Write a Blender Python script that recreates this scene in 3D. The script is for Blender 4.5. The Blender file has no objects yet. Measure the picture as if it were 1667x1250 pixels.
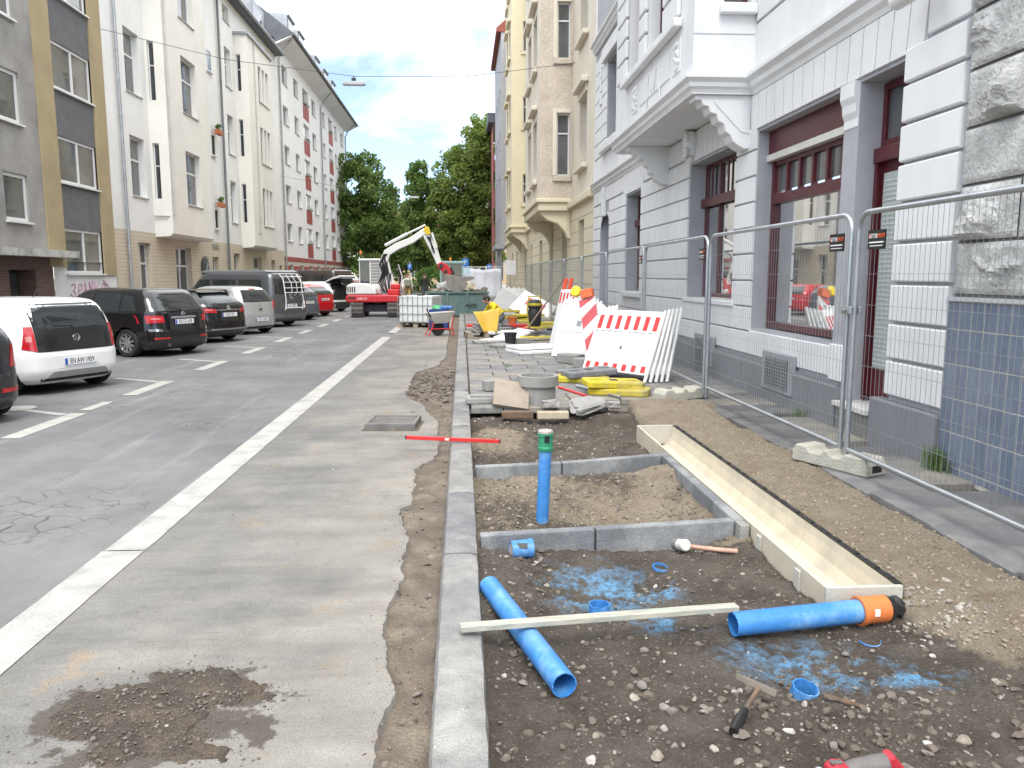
import bpy, bmesh, math, random
import numpy as np
from mathutils import Vector, Matrix, noise as mnoise
R = math.radians
PI = math.pi
random.seed(7)
scene = bpy.context.scene
col = scene.collection

# ------------------------------------------------------------------ camera
cam_d = bpy.data.cameras.new('camera')
cam = bpy.data.objects.new('camera', cam_d)
col.objects.link(cam)
cam.location = (0, 0, 1.65)
cam.rotation_euler = (R(90 - 7.873), 0, R(-3.609))
cam_d.sensor_width = 36
cam_d.lens = 36 * 1280 / 1667
cam_d.clip_start = 0.05
cam_d.clip_end = 2000
scene.camera = cam

# ------------------------------------------------------------------ world, sun, exposure
SUN_EL, SUN_AZ = 55, 176          # azimuth measured clockwise from +Y
cy = scene.cycles
cy.max_bounces = 7; cy.diffuse_bounces = 3; cy.glossy_bounces = 3; cy.transparent_max_bounces = 10; cy.transmission_bounces = 3
cy.caustics_reflective = False; cy.caustics_refractive = False
world = bpy.data.worlds.new('World')
scene.world = world
world.use_nodes = True
wn, wl = world.node_tree.nodes, world.node_tree.links
wn.clear()
w_out = wn.new('ShaderNodeOutputWorld')
w_bg = wn.new('ShaderNodeBackground')
w_bg.inputs['Strength'].default_value = 0.098
sky = wn.new('ShaderNodeTexSky')
sky.sky_type = 'NISHITA'
sky.sun_disc = False
sky.sun_elevation = R(SUN_EL)
sky.sun_rotation = R(SUN_AZ)
sky.air_density = 0.8
sky.dust_density = 0.0
sky.ozone_density = 2.6
tc = wn.new('ShaderNodeTexCoord')
mp = wn.new('ShaderNodeMapping')
mp.inputs['Scale'].default_value = (1.0, 1.0, 2.6)
mp.inputs['Rotation'].default_value = (0, 0, R(25))
nz = wn.new('ShaderNodeTexNoise')
nz.inputs['Scale'].default_value = 2.3
nz.inputs['Detail'].default_value = 7
nz.inputs['Roughness'].default_value = 0.58
nz.inputs['Distortion'].default_value = 0.5
rp = wn.new('ShaderNodeValToRGB')
rp.color_ramp.elements[0].position = 0.30
rp.color_ramp.elements[0].color = (0.08, 0.08, 0.08, 1)
rp.color_ramp.elements[1].position = 0.66
rp.color_ramp.elements[1].color = (0.92, 0.92, 0.92, 1)
mx = wn.new('ShaderNodeMix')
mx.data_type = 'RGBA'
mx.inputs[7].default_value = (13.2, 13.5, 13.8, 1)      # thin bright cloud
wl.new(tc.outputs['Generated'], mp.inputs['Vector'])
wl.new(mp.outputs['Vector'], nz.inputs['Vector'])
# thin high veil: clear towards the horizon all round, closed overhead
sx = wn.new('ShaderNodeSeparateXYZ')
wl.new(tc.outputs['Generated'], sx.inputs[0])
el = wn.new('ShaderNodeMapRange')
el.inputs[1].default_value = 0.13; el.inputs[2].default_value = 0.40
el.inputs[3].default_value = -0.26; el.inputs[4].default_value = 0.16
wl.new(sx.outputs['Z'], el.inputs[0])
sm_ = wn.new('ShaderNodeMath'); sm_.operation = 'ADD'
wl.new(nz.outputs['Fac'], sm_.inputs[0]); wl.new(el.outputs[0], sm_.inputs[1])
wl.new(sm_.outputs[0], rp.inputs['Fac'])
wl.new(rp.outputs['Color'], mx.inputs[0])
wl.new(sky.outputs['Color'], mx.inputs[6])
wl.new(mx.outputs[2], w_bg.inputs['Color'])
wl.new(w_bg.outputs['Background'], w_out.inputs['Surface'])

sun_d = bpy.data.lights.new('sun', 'SUN')
sun_d.energy = 1.5
sun_d.angle = R(30)
sun_d.color = (1.0, 0.95, 0.88)
sun = bpy.data.objects.new('sun', sun_d)
col.objects.link(sun)
sv = Vector((math.sin(R(SUN_AZ)) * math.cos(R(SUN_EL)), math.cos(R(SUN_AZ)) * math.cos(R(SUN_EL)), math.sin(R(SUN_EL))))
sun.rotation_euler = (-sv).to_track_quat('-Z', 'Y').to_euler()
sun.location = (20, -20, 40)

scene.view_settings.view_transform = 'Standard'
scene.view_settings.look = 'None'
scene.view_settings.gamma = 1
scene.view_settings.exposure = 1.2
try:
    scene.view_settings.use_curve_mapping = False
except Exception:
    pass

# ------------------------------------------------------------------ materials
MATS = {}
def mat(name, colr=(.5, .5, .5), rough=.8, var=.12, scale=3., bump=.15, bscale=60., metal=0., spec=.4,
        col2=None, c2scale=1.2, c2lo=.45, c2hi=.65, coat=0., stretch=None, emit=None, alpha=None, fine=None):
    """general procedural surface: base colour broken by two noises, optional second colour in patches, fine bump"""
    if name in MATS:
        return MATS[name]
    m = bpy.data.materials.new(name)
    m.use_nodes = True
    n, l = m.node_tree.nodes, m.node_tree.links
    b = n['Principled BSDF']
    b.inputs['Roughness'].default_value = rough
    b.inputs['Metallic'].default_value = metal
    b.inputs['Specular IOR Level'].default_value = spec
    b.inputs['Coat Weight'].default_value = coat
    t = n.new('ShaderNodeTexCoord')
    vec = t.outputs['Object']
    if stretch:
        mpn = n.new('ShaderNodeMapping'); mpn.inputs['Scale'].default_value = stretch
        l.new(vec, mpn.inputs['Vector']); vec = mpn.outputs['Vector']
    base = n.new('ShaderNodeRGB'); base.outputs[0].default_value = (*colr, 1)
    cur = base.outputs[0]
    if col2:
        nn = n.new('ShaderNodeTexNoise'); nn.inputs['Scale'].default_value = c2scale; nn.inputs['Detail'].default_value = 6
        nn.inputs['Roughness'].default_value = .62
        l.new(vec, nn.inputs['Vector'])
        mr = n.new('ShaderNodeMapRange'); mr.inputs[1].default_value = c2lo; mr.inputs[2].default_value = c2hi
        l.new(nn.outputs['Fac'], mr.inputs[0])
        mxx = n.new('ShaderNodeMix'); mxx.data_type = 'RGBA'; mxx.inputs[7].default_value = (*col2, 1)
        l.new(mr.outputs[0], mxx.inputs[0]); l.new(cur, mxx.inputs[6]); cur = mxx.outputs[2]
    if var:
        n1 = n.new('ShaderNodeTexNoise'); n1.inputs['Scale'].default_value = scale; n1.inputs['Detail'].default_value = 8
        n1.inputs['Roughness'].default_value = .65
        l.new(vec, n1.inputs['Vector'])
        mr = n.new('ShaderNodeMapRange'); mr.inputs[1].default_value = .3; mr.inputs[2].default_value = .7
        mr.inputs[3].default_value = 1 - var; mr.inputs[4].default_value = 1 + var
        l.new(n1.outputs['Fac'], mr.inputs[0])
        mm = n.new('ShaderNodeVectorMath'); mm.operation = 'SCALE'
        l.new(cur, mm.inputs[0]); l.new(mr.outputs[0], mm.inputs['Scale']); cur = mm.outputs[0]
    if fine:
        n3 = n.new('ShaderNodeTexNoise'); n3.inputs['Scale'].default_value = fine[0]; n3.inputs['Detail'].default_value = 3
        l.new(vec, n3.inputs['Vector'])
        mr = n.new('ShaderNodeMapRange'); mr.inputs[1].default_value = .3; mr.inputs[2].default_value = .7
        mr.inputs[3].default_value = 1 - fine[1]; mr.inputs[4].default_value = 1 + fine[1]
        l.new(n3.outputs['Fac'], mr.inputs[0])
        mm = n.new('ShaderNodeVectorMath'); mm.operation = 'SCALE'
        l.new(cur, mm.inputs[0]); l.new(mr.outputs[0], mm.inputs['Scale']); cur = mm.outputs[0]
    l.new(cur, b.inputs['Base Color'])
    if bump:
        n2 = n.new('ShaderNodeTexNoise'); n2.inputs['Scale'].default_value = bscale; n2.inputs['Detail'].default_value = 5
        l.new(vec, n2.inputs['Vector'])
        bp = n.new('ShaderNodeBump'); bp.inputs['Strength'].default_value = bump; bp.inputs['Distance'].default_value = .02
        l.new(n2.outputs['Fac'], bp.inputs['Height']); l.new(bp.outputs[0], b.inputs['Normal'])
    if emit:
        b.inputs['Emission Color'].default_value = (*emit[0], 1); b.inputs['Emission Strength'].default_value = emit[1]
    MATS[name] = m
    return m

def glass(name, tint=(.02, .025, .03), rough=.03, var=.5, scale=.6):
    """far window pane: dark glossy sheet with uneven curtains behind it"""
    return mat(name, tint, rough, var=var, scale=scale, bump=.02, bscale=1.5, spec=.9)

def clear_glass(name, amount=.75, tint=(.9, .95, .95)):
    if name in MATS: return MATS[name]
    m = bpy.data.materials.new(name); m.use_nodes = True
    n, l = m.node_tree.nodes, m.node_tree.links
    n.remove(n['Principled BSDF'])
    tr = n.new('ShaderNodeBsdfTransparent'); tr.inputs[0].default_value = (*tint, 1)
    gl = n.new('ShaderNodeBsdfGlossy'); gl.inputs['Roughness'].default_value = .02
    fr = n.new('ShaderNodeFresnel'); fr.inputs[0].default_value = 1.5
    ma = n.new('ShaderNodeMath'); ma.operation = 'ADD'; ma.inputs[1].default_value = 1 - amount - .05; ma.use_clamp = True
    ms = n.new('ShaderNodeMixShader')
    l.new(fr.outputs[0], ma.inputs[0]); l.new(ma.outputs[0], ms.inputs[0]); l.new(tr.outputs[0], ms.inputs[1]); l.new(gl.outputs[0], ms.inputs[2])
    l.new(ms.outputs[0], n['Material Output'].inputs['Surface'])
    MATS[name] = m
    return m

# ------------------------------------------------------------------ mesh helpers
class MB:
    def __init__(s, T=None):
        s.v = []; s.f = []; s.T = T
    def add(s, vs, fs):
        o = len(s.v)
        if s.T is not None:
            vs = [s.T @ Vector(p) for p in vs]
        s.v.extend([tuple(p) for p in vs]); s.f.extend([tuple(i + o for i in f) for f in fs])
        return s
    def box(s, x0, x1, y0, y1, z0, z1, M=None):
        vs = [(x, y, z) for z in (z0, z1) for y in (y0, y1) for x in (x0, x1)]
        if M is not None: vs = [M @ Vector(p) for p in vs]
        return s.add(vs, [(0, 2, 3, 1), (4, 5, 7, 6), (0, 1, 5, 4), (2, 6, 7, 3), (0, 4, 6, 2), (1, 3, 7, 5)])
    def prism(s, poly, a, b, axis='y', M=None):
        """poly: list of 2D points; extruded from a to b along axis (poly coords are the two other axes in order)"""
        n = len(poly)
        def mk(p, t):
            return {'x': (t, p[0], p[1]), 'y': (p[0], t, p[1]), 'z': (p[0], p[1], t)}[axis]
        vs = [mk(p, a) for p in poly] + [mk(p, b) for p in poly]
        if M is not None: vs = [M @ Vector(p) for p in vs]
        fs = [tuple(range(n - 1, -1, -1)), tuple(range(n, 2 * n))] + [(i, (i + 1) % n, n + (i + 1) % n, n + i) for i in range(n)]
        return s.add(vs, fs)
    def cyl(s, p0, p1, r0, r1=None, n=12, caps=True):
        p0, p1 = Vector(p0), Vector(p1); r1 = r0 if r1 is None else r1
        d = (p1 - p0).normalized(); a = d.orthogonal().normalized(); b = d.cross(a)
        vs = []
        for p, r in ((p0, r0), (p1, r1)):
            for i in range(n):
                t = 2 * PI * i / n
                vs.append(p + a * (r * math.cos(t)) + b * (r * math.sin(t)))
        fs = [(i, (i + 1) % n, n + (i + 1) % n, n + i) for i in range(n)]
        if caps: fs += [tuple(range(n - 1, -1, -1)), tuple(range(n, 2 * n))]
        return s.add(vs, fs)
    def tube(s, p0, p1, ro, ri, n=28, jag=0., seed=0):
        """hollow pipe with wall thickness; jag roughens the sawn end at p0"""
        rg = random.Random(seed)
        p0, p1 = Vector(p0), Vector(p1); d = (p1 - p0).normalized(); a = d.orthogonal().normalized(); b = d.cross(a)
        vs = []; jj = [rg.uniform(-jag, jag) for _ in range(n)]
        for p, r, k in ((p0, ro, 0), (p1, ro, 1), (p1, ri, 1), (p0, ri, 0)):
            for i in range(n):
                t = 2 * PI * i / n
                vs.append(p + a * (r * math.cos(t)) + b * (r * math.sin(t)) + d * (jj[i] if k == 0 else 0))
        fs = []
        for k in range(4):
            for i in range(n):
                fs.append((k * n + i, k * n + (i + 1) % n, ((k + 1) % 4) * n + (i + 1) % n, ((k + 1) % 4) * n + i))
        return s.add(vs, fs)
    def path(s, pts, r, n=8, closed=False):
        pts = [Vector(p) for p in pts]; m = len(pts); rings = []
        prev = None
        for i, p in enumerate(pts):
            if closed: d = pts[(i + 1) % m] - pts[i - 1]
            else: d = pts[min(i + 1, m - 1)] - pts[max(i - 1, 0)]
            d.normalize()
            if prev is None: a = d.orthogonal().normalized()
            else: a = (prev - d * prev.dot(d)).normalized()
            prev = a; b = d.cross(a)
            rr = r[i] if isinstance(r, (list, tuple)) else r
            rings.append([p + a * (rr * math.cos(2 * PI * k / n)) + b * (rr * math.sin(2 * PI * k / n)) for k in range(n)])
        vs = [q for ring in rings for q in ring]; fs = []
        for i in range(m if closed else m - 1):
            j = (i + 1) % m
            for k in range(n):
                fs.append((i * n + k, i * n + (k + 1) % n, j * n + (k + 1) % n, j * n + k))
        if not closed: fs += [tuple(range(n - 1, -1, -1)), tuple(range((m - 1) * n, m * n))]
        return s.add(vs, fs)
    def lathe(s, prof, n=24, M=None, caps=True):
        """prof: (r,z) pairs about Z"""
        vs = [(r * math.cos(2 * PI * k / n), r * math.sin(2 * PI * k / n), z) for r, z in prof for k in range(n)]
        if M is not None: vs = [M @ Vector(p) for p in vs]
        fs = []
        for i in range(len(prof) - 1):
            for k in range(n):
                fs.append((i * n + k, i * n + (k + 1) % n, (i + 1) * n + (k + 1) % n, (i + 1) * n + k))
        if caps:
            fs += [tuple(range(n - 1, -1, -1)), tuple(range((len(prof) - 1) * n, len(prof) * n))]
        return s.add(vs, fs)
    def build(s, name, m, parent=None, smooth=False, bev=0., seg=2, loc=None):
        me = bpy.data.meshes.new(name)
        me.from_pydata(s.v, [], s.f)
        me.validate(); me.update()
        return obj(name, me, m, parent, smooth, bev, seg, loc)

def obj(name, me, m, parent=None, smooth=False, bev=0., seg=2, loc=None):
    if m is not None:
        me.materials.clear()
        me.materials.append(m)
    if smooth:
        me.polygons.foreach_set('use_smooth', [True] * len(me.polygons))
        if smooth != 'all':
            try: me.set_sharp_from_angle(angle=R(38))
            except Exception: pass
    o = bpy.data.objects.new(name, me)
    col.objects.link(o)
    if parent is not None: o.parent = parent
    if loc is not None: o.location = loc
    if bev:
        md = o.modifiers.new('bevel', 'BEVEL'); md.width = bev; md.segments = seg; md.limit_method = 'ANGLE'; md.angle_limit = R(40)
    return o

def thing(name, label, cat, loc=(0, 0, 0), rz=0., group=None):
    o = bpy.data.objects.new(name, None)
    o.empty_display_size = .1
    col.objects.link(o)
    o.location = loc; o.rotation_euler = (0, 0, rz)
    return tag(o, label, cat, group)
def tag(o, label, cat, group=None):
    o['label'] = label; o['category'] = cat
    if group: o['group'] = group
    return o
def kind(o, k):
    o['kind'] = k
    return o
def dup(root, loc, rz, label, group=None):
    r = root.copy(); col.objects.link(r); r.location = loc; r.rotation_euler = (0, 0, rz)
    r['label'] = label
    if group: r['group'] = group
    for ch in list(root.children):
        c = ch.copy(); col.objects.link(c); c.parent = r
        for g in list(ch.children):
            d = g.copy(); col.objects.link(d); d.parent = c
    return r
def text(name, s, size, m, parent, M, depth=.002, align='CENTER', sx=1.):
    """flat lettering turned into a mesh; M places its XY plane"""
    cu = bpy.data.curves.new('lettering', 'FONT')
    cu.body = s; cu.size = size; cu.align_x = align; cu.align_y = 'CENTER'; cu.extrude = depth; cu.resolution_u = 2
    t = bpy.data.objects.new('lettering', cu)
    me = bpy.data.meshes.new_from_object(t)
    bpy.data.objects.remove(t); bpy.data.curves.remove(cu)
    me.transform(M @ Matrix.Diagonal((sx, 1, 1, 1)))
    return obj(name, me, m, parent)
def frame_M(o, x, y):
    """matrix whose local X -> x, Y -> y, origin o"""
    x = Vector(x).normalized(); y = Vector(y).normalized(); z = x.cross(y)
    M = Matrix((x, y, z)).transposed().to_4x4(); M.translation = Vector(o)
    return M
def fbm(x, y, z=0., o=4):
    return mnoise.fractal(Vector((x, y, z)), 1.0, 2.0, o, noise_basis='PERLIN_ORIGINAL')
# ================================================================== ground, road, pavement
def grid_mesh(name, x0, x1, y0, y1, dx, dy, hf, keep=None):
    nx = max(1, int(round((x1 - x0) / dx))); ny = max(1, int(round((y1 - y0) / dy)))
    vs = []; fs = []
    for j in range(ny + 1):
        for i in range(nx + 1):
            x = x0 + (x1 - x0) * i / nx; y = y0 + (y1 - y0) * j / ny
            vs.append(hf(x, y))
    for j in range(ny):
        for i in range(nx):
            a = j * (nx + 1) + i
            fs.append((a, a + 1, a + nx + 2, a + nx + 1))
    me = bpy.data.meshes.new(name); me.from_pydata(vs, [], fs); me.update()
    return me

def node_mat(name):
    m = bpy.data.materials.new(name); m.use_nodes = True
    return m, m.node_tree.nodes, m.node_tree.links, m.node_tree.nodes['Principled BSDF']
def mixc(n, l, fac, a, b, blend='MIX'):
    x = n.new('ShaderNodeMix'); x.data_type = 'RGBA'; x.blend_type = blend
    for sock, val in ((x.inputs[0], fac), (x.inputs[6], a), (x.inputs[7], b)):
        if isinstance(val, (int, float)): sock.default_value = val
        elif isinstance(val, tuple): sock.default_value = (*val, 1)
        else: l.new(val, sock)
    return x.outputs[2]
def noise_n(n, l, vec, scale, detail=6, rough=.6, dist=0.):
    x = n.new('ShaderNodeTexNoise'); x.inputs['Scale'].default_value = scale; x.inputs['Detail'].default_value = detail
    x.inputs['Roughness'].default_value = rough; x.inputs['Distortion'].default_value = dist
    l.new(vec, x.inputs['Vector']); return x.outputs['Fac']
def ramp(n, l, v, lo, hi, a=0., b=1.):
    x = n.new('ShaderNodeMapRange'); x.inputs[1].default_value = lo; x.inputs[2].default_value = hi
    x.inputs[3].default_value = a; x.inputs[4].default_value = b
    l.new(v, x.inputs[0]); return x.outputs[0]
def math_n(n, l, op, a, b):
    x = n.new('ShaderNodeMath'); x.operation = op
    for s, v in ((x.inputs[0], a), (x.inputs[1], b)):
        if isinstance(v, (int, float)): s.default_value = v
        else: l.new(v, s)
    return x.outputs[0]

def cracked(name, base, base2, dark, spots, crack_scale=5., streak=None, strength=1., dust=False):
    """worn asphalt: blotches, aggregate speckle and alligator cracks around given spots (x, y, radius)"""
    m, n, l, b = node_mat(name)
    g = n.new('ShaderNodeNewGeometry'); P = g.outputs['Position']
    c = mixc(n, l, ramp(n, l, noise_n(n, l, P, .55, 6), .4, .62), base, base2)
    c = mixc(n, l, ramp(n, l, noise_n(n, l, P, 5, 8, .7), .3, .7), c, tuple(x * .8 for x in base2), 'MIX') if False else c
    if dust:
        # beige site dust thickening towards the gutter, damp rim round the spilled earth, sandy spots
        sx_ = n.new('ShaderNodeSeparateXYZ'); l.new(P, sx_.inputs[0])
        k = math_n(n, l, 'ADD', ramp(n, l, sx_.outputs[0], -1.95, -.35, -.35, .55), ramp(n, l, noise_n(n, l, P, 1.1, 7, .65), .3, .7, -.3, .75))
        c = mixc(n, l, ramp(n, l, k, 0., 1.), c, (.245, .228, .20))
        c = mixc(n, l, ramp(n, l, noise_n(n, l, P, 2.6, 8, .7), .58, .72, 0., .8), c, (.25, .185, .115))
        c = mixc(n, l, ramp(n, l, noise_n(n, l, P, 1.7, 8, .7, .6), .60, .70, 0., .55), c, (.10, .098, .094))
        sc = n.new('ShaderNodeMapping'); sc.inputs['Rotation'].default_value = (0, 0, R(-72)); sc.inputs['Scale'].default_value = (2.2, 34, 1); l.new(P, sc.inputs['Vector'])
        scr = math_n(n, l, 'MULTIPLY', ramp(n, l, noise_n(n, l, sc.outputs[0], 1., 3, .5), .64, .70), ramp(n, l, noise_n(n, l, P, 1.9, 3), .5, .62))
        c = mixc(n, l, math_n(n, l, 'MULTIPLY', scr, .6), c, (.06, .055, .05))
        sb = n.new('ShaderNodeVectorMath'); sb.operation = 'SUBTRACT'; l.new(P, sb.inputs[0]); sb.inputs[1].default_value = (-1.17, 2.84, 0)
        ml = n.new('ShaderNodeVectorMath'); ml.operation = 'MULTIPLY'; l.new(sb.outputs[0], ml.inputs[0]); ml.inputs[1].default_value = (2.1, 2.9, 0)
        ln = n.new('ShaderNodeVectorMath'); ln.operation = 'LENGTH'; l.new(ml.outputs[0], ln.inputs[0])
        wet = math_n(n, l, 'ADD', ln.outputs['Value'], ramp(n, l, noise_n(n, l, P, 5, 6, .65), .3, .7, .5, -.5))
        c = mixc(n, l, ramp(n, l, wet, .82, .94, .9, 0.), c, (.072, .060, .050))
    else:
        c = mixc(n, l, ramp(n, l, noise_n(n, l, P, .9, 7, .7, .4), .60, .74, 0., .5), c, (.09, .09, .092))
        ov = n.new('ShaderNodeMapping'); ov.inputs['Scale'].default_value = (3.2, .22, 1); l.new(P, ov.inputs['Vector'])
        c = mixc(n, l, ramp(n, l, noise_n(n, l, ov.outputs[0], 1., 8, .7), .56, .72, 0., .5), c, (.27, .27, .265))
    sp = ramp(n, l, noise_n(n, l, P, 130, 3), .3, .7, .78, 1.2)
    bl = ramp(n, l, noise_n(n, l, P, 3.2, 8, .7), .3, .7, .88, 1.1)
    mm = math_n(n, l, 'MULTIPLY', sp, bl)
    if streak:
        mp = n.new('ShaderNodeMapping'); mp.inputs['Rotation'].default_value = (0, 0, R(streak[0])); mp.inputs['Scale'].default_value = streak[1]
        l.new(P, mp.inputs['Vector'])
        st = ramp(n, l, noise_n(n, l, mp.outputs[0], 1., 7, .7), .35, .65, 1 - streak[2], 1 + streak[2])
        mm = math_n(n, l, 'MULTIPLY', mm, st)
    vm = n.new('ShaderNodeVectorMath'); vm.operation = 'SCALE'; l.new(c, vm.inputs[0]); l.new(mm, vm.inputs['Scale']); c = vm.outputs[0]
    # cracks
    wob = n.new('ShaderNodeTexNoise'); wob.inputs['Scale'].default_value = 6; l.new(P, wob.inputs['Vector'])
    ad = n.new('ShaderNodeVectorMath'); ad.operation = 'MULTIPLY_ADD'; l.new(wob.outputs['Color'], ad.inputs[0]); ad.inputs[1].default_value = (.12, .12, 0); l.new(P, ad.inputs[2])
    vo = n.new('ShaderNodeTexVoronoi'); vo.feature = 'DISTANCE_TO_EDGE'; vo.inputs['Scale'].default_value = crack_scale; l.new(ad.outputs[0], vo.inputs['Vector'])
    line = ramp(n, l, math_n(n, l, 'ADD', vo.outputs['Distance'], ramp(n, l, noise_n(n, l, P, 9, 3), .3, .7, -.03, .02)), .006, .04, 1., 0.)
    mask = None
    for (x, y, rx, ry) in spots:
        sb = n.new('ShaderNodeVectorMath'); sb.operation = 'SUBTRACT'; l.new(P, sb.inputs[0]); sb.inputs[1].default_value = (x, y, 0)
        ml = n.new('ShaderNodeVectorMath'); ml.operation = 'MULTIPLY'; l.new(sb.outputs[0], ml.inputs[0]); ml.inputs[1].default_value = (1 / rx, 1 / ry, 0)
        ln = n.new('ShaderNodeVectorMath'); ln.operation = 'LENGTH'; l.new(ml.outputs[0], ln.inputs[0])
        k = ramp(n, l, ln.outputs['Value'], .55, 1.05, 1., 0.)
        mask = k if mask is None else math_n(n, l, 'MAXIMUM', mask, k)
    nzm = ramp(n, l, noise_n(n, l, P, 1.3, 5), .58, .72, 0., .8)
    nzk = ramp(n, l, noise_n(n, l, P, 4.5, 4), .38, .55)
    mask = math_n(n, l, 'MULTIPLY', mask, nzk) if mask is not None else nzm
    mask = math_n(n, l, 'MAXIMUM', mask, math_n(n, l, 'MULTIPLY', nzm, nzk))
    cr = math_n(n, l, 'MULTIPLY', math_n(n, l, 'MULTIPLY', line, mask), .75 * strength)
    c = mixc(n, l, cr, c, dark)
    l.new(c, b.inputs['Base Color'])
    b.inputs['Roughness'].default_value = .85; b.inputs['Specular IOR Level'].default_value = .3
    h = math_n(n, l, 'SUBTRACT', math_n(n, l, 'MULTIPLY', noise_n(n, l, P, 160, 3), .35), cr)
    bp = n.new('ShaderNodeBump'); bp.inputs['Strength'].default_value = .45; bp.inputs['Distance'].default_value = .015
    l.new(h, bp.inputs['Height']); l.new(bp.outputs[0], b.inputs['Normal'])
    return m

ASPH = cracked('asphalt', (.128, .128, .132), (.175, .173, .172), (.03, .03, .03),
               [(-2.95, 5.5, .75, .8), (-2.95, 8.9, .55, .45), (-4.6, 10.2, .5, .5), (-4.0, 11.3, .7, .35), (-3.6, 17.5, .8, 2.6), (-3.0, 25, 1.4, 4), (-2.7, 31, 1.5, 4), (-4.3, 6.0, .5, .8)],
               streak=(35, (1.2, .25, 1), .10))
STRIP = cracked('worn_strip', (.140, .138, .132), (.19, .183, .172), (.06, .058, .055), [(-.75, 12.5, .4, .8)], streak=(-68, (.8, 5.0, 1), .12), strength=.4, dust=True)
for nm, mtl, x0, x1, y0, y1, z in (('ground', mat('bare_earth', (.16, .14, .12), .9), -250, 250, -120, 700, -.6),
                                   ('road', ASPH, -9.6, -1.92, -4, 92, 0.),
                                   ('square', mat('far_paving', (.24, .235, .23), .9, scale=.5), -60, 60, 92, 400, -.004)):
    mb = MB().add([(x0, y0, z), (x1, y0, z), (x1, y1, z), (x0, y1, z)], [(0, 1, 2, 3)])
    kind(mb.build(nm, mtl), 'structure')

# lighter trench patch of the carriageway between the white line and the gutter, with a broken edge
EDGE = [(-.33, -3), (-.31, 2.48), (-.31, 2.68), (-.28, 2.93), (-.33, 3.24), (-.36, 3.69), (-.33, 4.17), (-.34, 4.66), (-.45, 5.44), (-.37, 5.55), (-.39, 6.5), (-.24, 7.12),
        (-.27, 8.61), (-.45, 9.6), (-.78, 10.9), (-.80, 13.2), (-.42, 14.6), (-.32, 16.0), (-.36, 18.2), (-.3, 45), (-.3, 93)]
def edge_x(y):
    for (xa, ya), (xb, yb) in zip(EDGE, EDGE[1:]):
        if ya <= y <= yb:
            t = (y - ya) / (yb - ya); t = t * t * (3 - 2 * t)
            return xa + (xb - xa) * t
    return -.4
def build_strip():
    vs = []; fs = []; ys = []
    y = -3.
    while y < 92:
        ys.append(y); y += .02 if y < 9 else (.05 if y < 18 else .5)
    for y in ys:
        w = .016 * fbm(y * 9, 3.3) + .022 * fbm(y * 3.1, 1.7) + .006 * fbm(y * 31, 8.1)
        xe = edge_x(y) + w
        vs += [(-1.93, y, .012), (xe - .010, y, .014 + .003 * fbm(y * 7, 9)), (xe + .006, y, -.03)]
    for i in range(len(ys) - 1):
        a = i * 3
        fs += [(a, a + 1, a + 4, a + 3), (a + 1, a + 2, a + 5, a + 4)]
    me = bpy.data.meshes.new('road_patch'); me.from_pydata(vs, [], fs); me.update()
    return kind(obj('road_patch', me, STRIP), 'structure')
build_strip()
SOILB = mat('gutter_dirt', (.118, .094, .072), .85, var=.25, scale=6, col2=(.18, .15, .115), c2scale=3.5, bump=.7, bscale=55, fine=(120, .3))
me = grid_mesh('gutter', -1.4, -.12, -3, 92, .04, .06, lambda x, y: (x, y, -.016 + (.016 * (fbm(x * 5, y * 5) + .2) + .004 * fbm(x * 30, y * 30) if y < 22 else 0) + (.022 * max(0, fbm(x * 9, y * 9, 5)) if 9 < y < 17 else 0)))
# dirt lies only between the broken edge and the kerb
bm = bmesh.new(); bm.from_mesh(me)
bmesh.ops.delete(bm, geom=[f for f in bm.faces if f.calc_center_median().x < edge_x(f.calc_center_median().y) - .09], context='FACES')
bm.to_mesh(me); bm.free()
kind(obj('gutter', me, SOILB, smooth='all'), 'structure')

# painted markings
PAINT = mat('road_paint', (.37, .36, .335), .75, var=.12, scale=5, col2=(.27, .265, .25), c2scale=4, c2lo=.46, c2hi=.70, bump=.2, bscale=120, fine=(60, .12))
def marking(nm, quads, z=.0165):
    mb = MB()
    for q in quads:
        mb.add([(x, y, z) for x, y in q], [tuple(range(len(q)))])
    return kind(mb.build(nm, PAINT), 'structure')
def ragged(x0, x1, y0, y1, st=.12, am=.006):
    L = []; Rr = []; y = y0
    while y < y1:
        L.append((x0 + am * fbm(y * 8, 2), y)); Rr.append((x1 + am * fbm(y * 8, 7), y)); y += st
    L.append((x0, y1)); Rr.append((x1, y1))
    return [[L[i], Rr[i], Rr[i + 1], L[i + 1]] for i in range(len(L) - 1)]
marking('white_line', ragged(-2.16, -1.915, -2.5, 4.66) + ragged(-2.15, -1.91, 4.675, 21.2) + ragged(-2.13, -1.9, 22.6, 27.0) + ragged(-2.13, -1.9, 29, 33))
hd = Vector((-.866, .5))
for i in range(-1, 9):
    ye = 9.62 + 2.93 * i
    x0 = -4.72
    q = [[(x0, ye - 1.45), (x0 + .2, ye - 1.45), (x0 + .2, ye + .02), (x0, ye + .02)]]
    a = Vector((x0, ye - .02)); e = a + hd * 1.0; nn = Vector((hd.y, -hd.x)) * -.055
    q.append([tuple(a), tuple(e), tuple(e + nn * 2), tuple(a + nn * 2)])
    if i == 0:
        q.append([(-4.72, ye + .25), (-4.58, ye + .25), (-4.58, ye + .9), (-4.72, ye + .9)])
        marking('bay_symbol', [[(-5.55 + .22 * math.cos(t * PI / 8), ye + .42 + .22 * math.sin(t * PI / 8)) for t in range(16)]], .007)
    marking('bay_marking', q, .004)

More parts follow.
